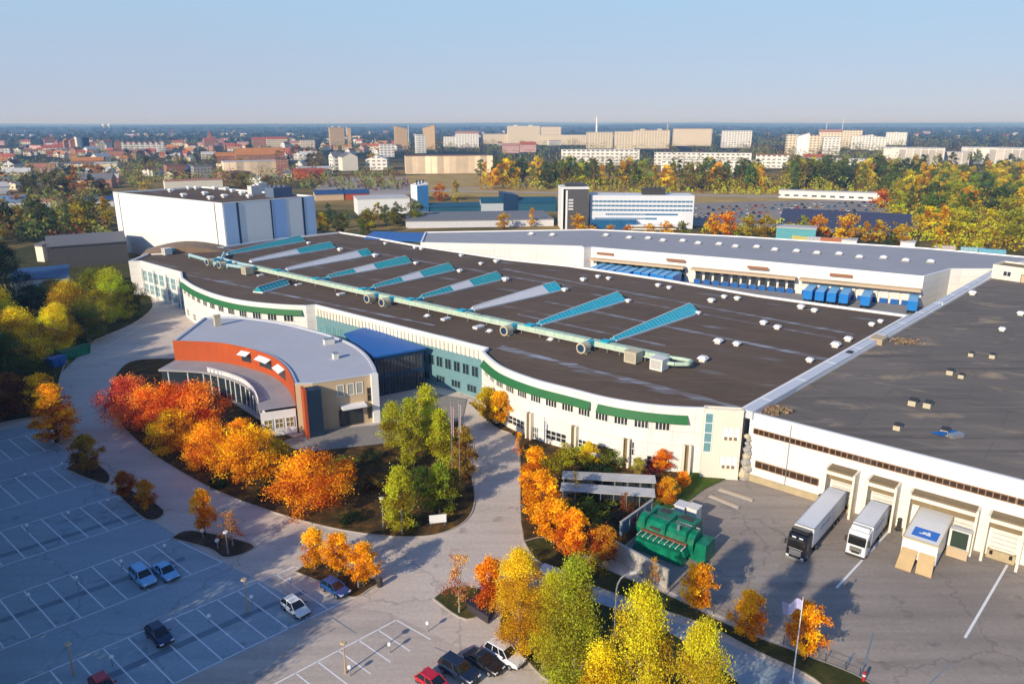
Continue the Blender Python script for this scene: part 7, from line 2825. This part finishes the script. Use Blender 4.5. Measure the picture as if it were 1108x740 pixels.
m.build('wall', plain('office_white', (0.72, 0.74, 0.78), 0.6, var=0.08), t)
for k in range(5):
    z = hh * (0.3 + 0.13 * k)
    m = MB()
    m.box((wd * (0.5 if k > 0 else 0.35), -0.04, z), (wd * (0.97 if k > 1 else 0.6 + 0.1 * k), 0.08, hh * 0.055))
    for j in range(24):
        m.box((wd * (0.04 + 0.04 * j) if k > 1 else wd * (0.07 + 0.02 * j), -0.06, z), (0.25, 0.1, hh * 0.055), 0, 1)
    m.build('window_band', [glass('office_blue_glass', (0.05, 0.14, 0.25), 0.15), OFFWHITE], t)
m = MB()
m.box((wd * 0.22, -2.5, hh * 0.15), (wd * 0.44, 5, hh * 0.3))
m.build('glass_foyer', glass('foyer_blue', (0.015, 0.09, 0.2), 0.15), t)
m = MB()
m.box((wd * 0.62, -4, hh * 0.13), (wd * 0.55, 7, 0.6))
m.box((wd * 0.62, -3, hh * 0.06), (wd * 0.5, 5, hh * 0.1))
m.build('porch', WHITE, t)
m = MB()
m.box((wd * 0.62, 8, hh + 1.6), (wd * 0.22, 8, 3.2))
for k in range(4):
    m.tube((wd * (0.55 + .04 * k), 6, hh + 3.2), (wd * (0.55 + .04 * k), 6, hh + 4.4), 0.6, None, 8)
m.build('roof_plant', DARKTRIM, t)
# chimneys and spires
for px, yb, yt, r_, mt, lb in [(645.3, 150, 127.5, 0.95, WHITE, 'tall white chimney on the skyline'), (722, 150, 132, 0.8, CONCRETE, 'thin grey chimney on the skyline'),
                               (375.5, 150, 138, 0.45, OFFWHITE, 'thin mast between the two left tan towers'), (442.5, 158, 136, 0.35, OFFWHITE, 'thin mast at the right edge of the sloping tan tower'),
                               (910, 152, 130, 0.3, OFFWHITE, 'hair thin mast above the pink roofed flats'), (893, 150, 133, 0.3, OFFWHITE, 'second hair thin mast above the curved pink roof')]:
    q = at(px, yb)
    s_ = scale_at(q)
    h = (yb - yt) / s_
    m = MB()
    m.tube(q, q + Vector((0, 0, h)), r_ / s_ * 1.25, r_ / s_, 12)
    m.tube(q + Vector((0, 0, h * 0.97)), q + Vector((0, 0, h)), r_ / s_ * 1.12, None, 12)
    m.box(q + Vector((0, 0, 1)), (r_ / s_ * 3, r_ / s_ * 3, 2))
    tag(m.build('chimney' if r_ > 0.5 else 'radio_mast', mt, None, q), lb, 'chimney' if r_ > 0.5 else 'mast')
q = at(228, 159)
t = thing('church_tower', 'red brick church tower with pointed spire over the town', 'church tower', q, 0.4)
s_ = scale_at(q)
m = MB()
m.box((0, 0, 6 / s_), (3.4 / s_, 3.4 / s_, 12 / s_))
m.build('wall', FB, t)
m = MB()
m.tube((0, 0, 12 / s_), (0, 0, 17 / s_), 2.6 / s_, 0.1, 4)
m.build('spire', ROOFRED, t)
for px, lb in ((113, 'white ball shaped water tower on the horizon, left one'), (119, 'white ball shaped water tower on the horizon, right one')):
    q = at(px, 141)
    s_ = scale_at(q)
    m = MB()
    m.tube(q, q + Vector((0, 0, 4 / s_)), 0.5 / s_, 0.8 / s_, 8)
    m.ball(q + Vector((0, 0, 5 / s_)), 1.9 / s_, 10, 7, 0, 0.8)
    tag(m.build('water_tower', WHITE, None, q), lb, 'water tower')
# white terraced gables
for i in range(8):
    block(131 + i * 6.1, 136 + i * 6.1, 165, 154, 12, FW_, ROOFRED, '%s white gabled terrace house from the left in the red roofed row' % ORD[i + 1], 'house', 'town_house', 'cross', 4, None, None, 'white gabled terrace houses')
block(126, 132, 166, 153, 12, FB, ROOFRED, 'red gabled house at the left end of the white terrace', 'house', 'town_house', 'cross', 4)

# the rest of the town: each house a small mesh of its own
HM = {}


def house_mesh(kind):
    m = MB()
    w_, d_, h_, r_ = {'small': (11, 9, 5, 4), 'long': (24, 11, 8, 4.5), 'block': (32, 13, 11, 0.6), 'shed': (36, 18, 6, 1.2)}[kind]
    a = [(-w_ / 2, -d_ / 2), (w_ / 2, -d_ / 2), (w_ / 2, d_ / 2), (-w_ / 2, d_ / 2)]
    m.prism(a, 0, h_, 0, None, False)
    m.add([(-w_ / 2, -d_ / 2, h_), (-w_ / 2, d_ / 2, h_), (-w_ / 2, 0, h_ + r_)], [(0, 1, 2)])
    m.add([(w_ / 2, -d_ / 2, h_), (w_ / 2, d_ / 2, h_), (w_ / 2, 0, h_ + r_)], [(0, 2, 1)])
    e = 0.5
    m.add([(-w_ / 2 - e, -d_ / 2 - e, h_ - .2), (w_ / 2 + e, -d_ / 2 - e, h_ - .2), (w_ / 2 + e, 0, h_ + r_ + .15), (-w_ / 2 - e, 0, h_ + r_ + .15), (w_ / 2 + e, d_ / 2 + e, h_ - .2), (-w_ / 2 - e, d_ / 2 + e, h_ - .2)], [(0, 1, 2, 3), (3, 2, 4, 5)], 1)
    if kind in ('small', 'long'):
        m.box((w_ * 0.2, 0.6, h_ + r_), (1, 1, 1.8), 0, 0)
    return m


HW = {'cream': FC, 'white': FW_, 'brick': FB, 'pink': FP}
HR = {'red': ROOFRED, 'brown': ROOFBROWN, 'grey': ROOFGREY, 'pale': ROOFW, 'orange': ROOFORG}


def town_house(x, y, kind, wc, rc, where, group):
    key = (kind, wc, rc)
    if key not in HM:
        HM[key] = house_mesh(kind).build({'small': 'house', 'long': 'terrace_house', 'block': 'block_of_flats', 'shed': 'low_shed'}[kind], [HW[wc], HR[rc]])
        o = HM[key]
    else:
        o = HM[key].copy()
        COL.objects.link(o)
    o.location = (x, y, 0)
    o.rotation_euler = (0, 0, R.choice([0.2, 0.35, -0.4, 1.2, 1.75]) + R.uniform(-.15, .15))
    s_ = R.uniform(0.75, 1.1)
    o.scale = (s_, s_, s_)
    tag(o, '%s %s with %s roof %s' % (wc, {'small': 'house', 'long': 'long terrace house', 'block': 'block of flats', 'shed': 'low shed'}[kind], rc, where),
        {'small': 'house', 'long': 'house', 'block': 'block of flats', 'shed': 'shed'}[kind], group)


def town(px0, px1, y0, y1, n, kinds, walls, roofs, where, group):
    for _ in range(n):
        py = y0 + (y1 - y0) * R.random() ** 0.8
        q = at(R.uniform(px0, px1), py)
        town_house(q.x, q.y, R.choice(kinds), R.choice(walls), R.choice(roofs), where, group)


town(-5, 345, 150, 172, 140, ['small', 'small', 'long', 'block'], ['cream', 'brick', 'brick', 'white', 'pink'], ['red', 'red', 'brown', 'orange', 'grey'], 'in the red roofed old town', 'houses of the red roofed old town')
town(-5, 120, 172, 205, 26, ['small', 'shed', 'long', 'shed'], ['cream', 'white', 'brick'], ['grey', 'pale', 'brown', 'orange'], 'in the near left of the town', 'houses in the near left of the town')
town(120, 345, 180, 200, 14, ['small', 'shed', 'long'], ['cream', 'white', 'brick'], ['grey', 'pale', 'brown'], 'behind the high bay store', 'buildings behind the high bay store')
town(350, 445, 154, 168, 30, ['small', 'long', 'long'], ['cream', 'white', 'pink'], ['red', 'red', 'orange'], 'below the tan towers', 'red roofed houses below the tan towers')
town(345, 640, 142, 152, 40, ['long', 'block', 'block', 'small'], ['cream', 'white', 'pink', 'brick'], ['red', 'brown', 'pale', 'grey'], 'behind the tan towers', 'far houses behind the tan towers')
town(-5, 345, 142.5, 150, 60, ['long', 'block', 'small', 'long'], ['cream', 'white', 'pink', 'brick'], ['red', 'brown', 'pale', 'grey'], 'on the far side of the old town', 'far houses beyond the old town')
town(-5, 345, 152, 176, 40, ['small', 'small', 'long'], ['white', 'cream'], ['red', 'orange', 'pale'], 'among the trees of the old town', 'pale houses among the trees of the old town')
town(345, 640, 143, 158, 24, ['small', 'long', 'block'], ['white', 'cream'], ['pale', 'red'], 'around the tan towers', 'pale houses around the tan towers')
town(640, 1108, 142, 150, 34, ['long', 'block', 'small'], ['cream', 'white', 'pink'], ['red', 'brown', 'pale'], 'on the wooded plain under the horizon', 'far houses on the wooded plain')

# ------------------------------------------------------------------ parked cars far off, containers
cm = {}
tint = [(0.5, 0.02, 0.02), (0.02, 0.05, 0.3), (0.6, 0.6, 0.62), (0.75, 0.75, 0.75), (0.02, 0.02, 0.025), (0.3, 0.3, 0.32), (0.02, 0.2, 0.4), (0.5, 0.2, 0.05)]
tn = ['red', 'blue', 'silver', 'white', 'black', 'grey', 'teal blue', 'rust coloured']
mc = MB()
mc.loft([[(-2.2, -.85, .35), (-2.2, -.8, .85), (-2.2, .8, .85), (-2.2, .85, .35)], [(2.2, -.85, .35), (2.2, -.75, .75), (2.2, .75, .75), (2.2, .85, .35)]], 0)
mc.loft([[(-1.7, -.75, .8), (-1.2, -.62, 1.45), (-1.2, .62, 1.45), (-1.7, .75, .8)], [(1.2, -.75, .8), (.5, -.62, 1.45), (.5, .62, 1.45), (1.2, .75, .8)]], 1)
mc.box((-0.35, 0, 1.46), (1.6, 1.2, 0.05), 0, 0)
for x in (-1.35, 1.35):
    for y in (-.8, .8):
        mc.tube((x, y - .08, .32), (x, y + .08, .32), .32, None, 8, 2)
first = True
a0, b0_ = at(745, 232), at(985, 238)
carp = []
for row, (pa, pb, n) in enumerate([((752, 226), (960, 219), 30), ((750, 229), (955, 223), 30), ((745, 233), (950, 228), 30), ((742, 237), (940, 233), 28), ((985, 232), (1018, 243), 8), ((400, 196), (352, 203), 10), ((410, 199), (360, 207), 10), ((430, 203), (380, 209), 10)]):
    p, q = at(*pa), at(*pb)
    for i in range(n):
        if R.random() < 0.15:
            continue
        r_ = p.lerp(q, (i + R.uniform(-.1, .1)) / n)
        k = R.randrange(len(tint))
        if first:
            o = mc.build('parked_car', [CARP, CARGLASS, BLACK])
            proto = o
            first = False
        else:
            o = proto.copy()
            COL.objects.link(o)
        o.location = r_ + Vector((0, 0, 0.02))
        o.rotation_euler = (0, 0, 1.4 + R.uniform(-.05, .05) + (math.pi if R.random() < .5 else 0))
        o.color = (*tint[k], 1)
        tag(o, '%s parked car %s' % (tn[k], 'in the crowded car park behind the white office block' if row < 4 else ('at the edge of the autumn wood' if row == 4 else 'on the pale lot below the white gabled house')), 'car',
            'cars in far car parks')
sheet('road', [at(20, 330), at(-20, 300), at(40, 280), at(150, 280), at(158, 300), at(120, 300), at(60, 318)], 0.03, LOT)
sheet('car_park', [at(735, 243), at(745, 220), at(965, 215), at(1030, 240), at(985, 252), at(760, 245)], 0.05, asphalt('far_lot', (0.3, 0.26, 0.23), (0.4, 0.34, 0.29)))
sheet('car_park', [at(340, 205), at(355, 192), at(440, 192), at(445, 210), at(380, 212)], 0.05, plain('pale_lot', (0.4, 0.34, 0.3), 0.9, var=0.3, scale=0.05))
sheet('field', [at(390, 208), at(440, 190), at(540, 188), at(660, 207), at(950, 208), at(960, 218), at(760, 222), at(600, 214), at(470, 213)], 0.04, soil_mat('dry_grass', [(0.36, 0.26, 0.07), (0.55, 0.38, 0.13), (0.64, 0.46, 0.2)], 0.05))
sheet('road', [at(470, 206), at(960, 214), at(1000, 214), at(1000, 216.5), at(960, 216), at(470, 207.5)], 0.09, plain('pale_road', (0.42, 0.36, 0.31), 0.9))
sheet('road', [at(400, 210), at(560, 200), at(620, 203), at(620, 204), at(560, 201.2), at(400, 212)], 0.08, plain('pale_road', (0.42, 0.36, 0.31), 0.9))
for i, (px, py, c, lb, ln) in enumerate([(866, 262, (0.6, 0.5, 0.12), 'pale yellow container behind the terminal roof', 8), (848, 259, (0.15, 0.45, 0.5), 'aqua rounded container behind the terminal roof', 7), (884, 264, (0.5, 0.5, 0.52), 'white blue striped container behind the terminal roof', 9),
                                         (898, 265, (0.5, 0.15, 0.05), 'rust red container behind the terminal roof', 9), (1021, 274, (0.55, 0.45, 0.42), 'pinkish white tank container by the autumn wood', 8), (1051, 276, (0.3, 0.5, 0.55), 'pale aqua tarpaulin container by the autumn wood, left one', 9),
                                         (1072, 278, (0.15, 0.42, 0.55), 'blue aqua tarpaulin container by the autumn wood, right one', 10)]):
    p = at(px, py)
    m = MB()
    m.loft([[(-ln / 2, -1.4, .3), (-ln / 2, -1.4, 2.6), (-ln / 2, -.7, 3.3), (-ln / 2, .7, 3.3), (-ln / 2, 1.4, 2.6), (-ln / 2, 1.4, .3)], [(ln / 2, -1.4, .3), (ln / 2, -1.4, 2.6), (ln / 2, -.7, 3.3), (ln / 2, .7, 3.3), (ln / 2, 1.4, 2.6), (ln / 2, 1.4, .3)]])
    for k in range(5):
        m.box((-ln / 2 + (k + .5) * ln / 5, 0, 1.7), (.12, 2.9, 3.0), 0, 1)
    m.box((0, 0, .15), (ln * .9, 1.6, .3), 0, 1)
    o = m.build('container', [plain('container_%d' % i, c, 0.5), STEEL])
    o.location = p
    o.rotation_euler = (0, 0, -0.35)
    tag(o, lb, 'container')

# ------------------------------------------------------------------ woods that read as one mass: plain under the horizon and gaps of the town
def mass(name, regions, label, seed, per, lsize, mat):
    rg = np.random.default_rng(seed)
    P_, S_, T_ = [], [], []
    for (x0, x1, y0, y1, n, hmin, hmax) in regions:
        for _ in range(n):
            q = at(rg.uniform(x0, x1), y0 + (y1 - y0) * rg.uniform() ** 0.8)
            far = max(1.0, q.y / 1200)
            h = rg.uniform(hmin, hmax)
            w_ = h * 0.3 * (1 + 0.5 * far)
            t = rg.uniform()
            for _ in range(per):
                z = rg.uniform(0.08, 1.0)
                r_ = w_ * math.sqrt(max(0, 1 - (z * 1.6 - 0.6) ** 2)) if z > 0.3 else w_ * 0.9
                a = rg.uniform(0, 6.28)
                P_.append((q.x + r_ * math.cos(a), q.y + r_ * math.sin(a), z * h))
                S_.append(lsize * far * rg.uniform(.7, 1.3))
                T_.append(min(1, max(0, t + rg.normal() * .12)))
    me = leaf_mesh(name, np.array(P_), np.array(S_), np.array(T_), mat, seed)
    o = bpy.data.objects.new(name, me)
    COL.objects.link(o)
    return tag(o, label, 'woodland', None, 'stuff')


o = mass('distant_woods', [(-10, 1120, 139.5, 143, 900, 12, 20), (-10, 350, 143, 156, 700, 9, 15), (350, 640, 143, 156, 420, 9, 15), (640, 1120, 143, 156, 700, 10, 18)], 'blue green woods covering the plain under the horizon', 41, 14, 3.4, leaf_mat('leaf_distant', 0.06, 1.0))
o.color = (0.07, 0.095, 0.075, 1)  # lightened to blue green as if through haze
o = mass('town_greenery', [(-10, 350, 148, 205, 900, 7, 13), (350, 540, 150, 168, 200, 9, 14), (520, 1010, 150, 188, 620, 11, 19), (800, 1120, 150, 178, 520, 11, 19), (-10, 118, 205, 262, 220, 5, 10), (340, 440, 186, 206, 120, 5, 9)], 'mixed dark and rusty greenery between the far houses', 43, 26, 1.55, leaf_mat('leaf_town', 0.22, 1.1))
o.color = (0.28, 0.215, 0.055, 1)
o = mass('autumn_undergrowth', [(955, 1115, 186, 262, 460, 4, 9), (1010, 1115, 255, 276, 60, 3, 7), (520, 1000, 194, 207, 420, 5, 13), (600, 950, 204, 211, 130, 2, 5), (760, 985, 246, 256, 60, 3, 6)], 'yellow and olive undergrowth below the autumn trees', 45, 34, 1.05, leaf_mat('leaf_under', 0.12, 1.1))
o.color = (0.5, 0.4, 0.025, 1)
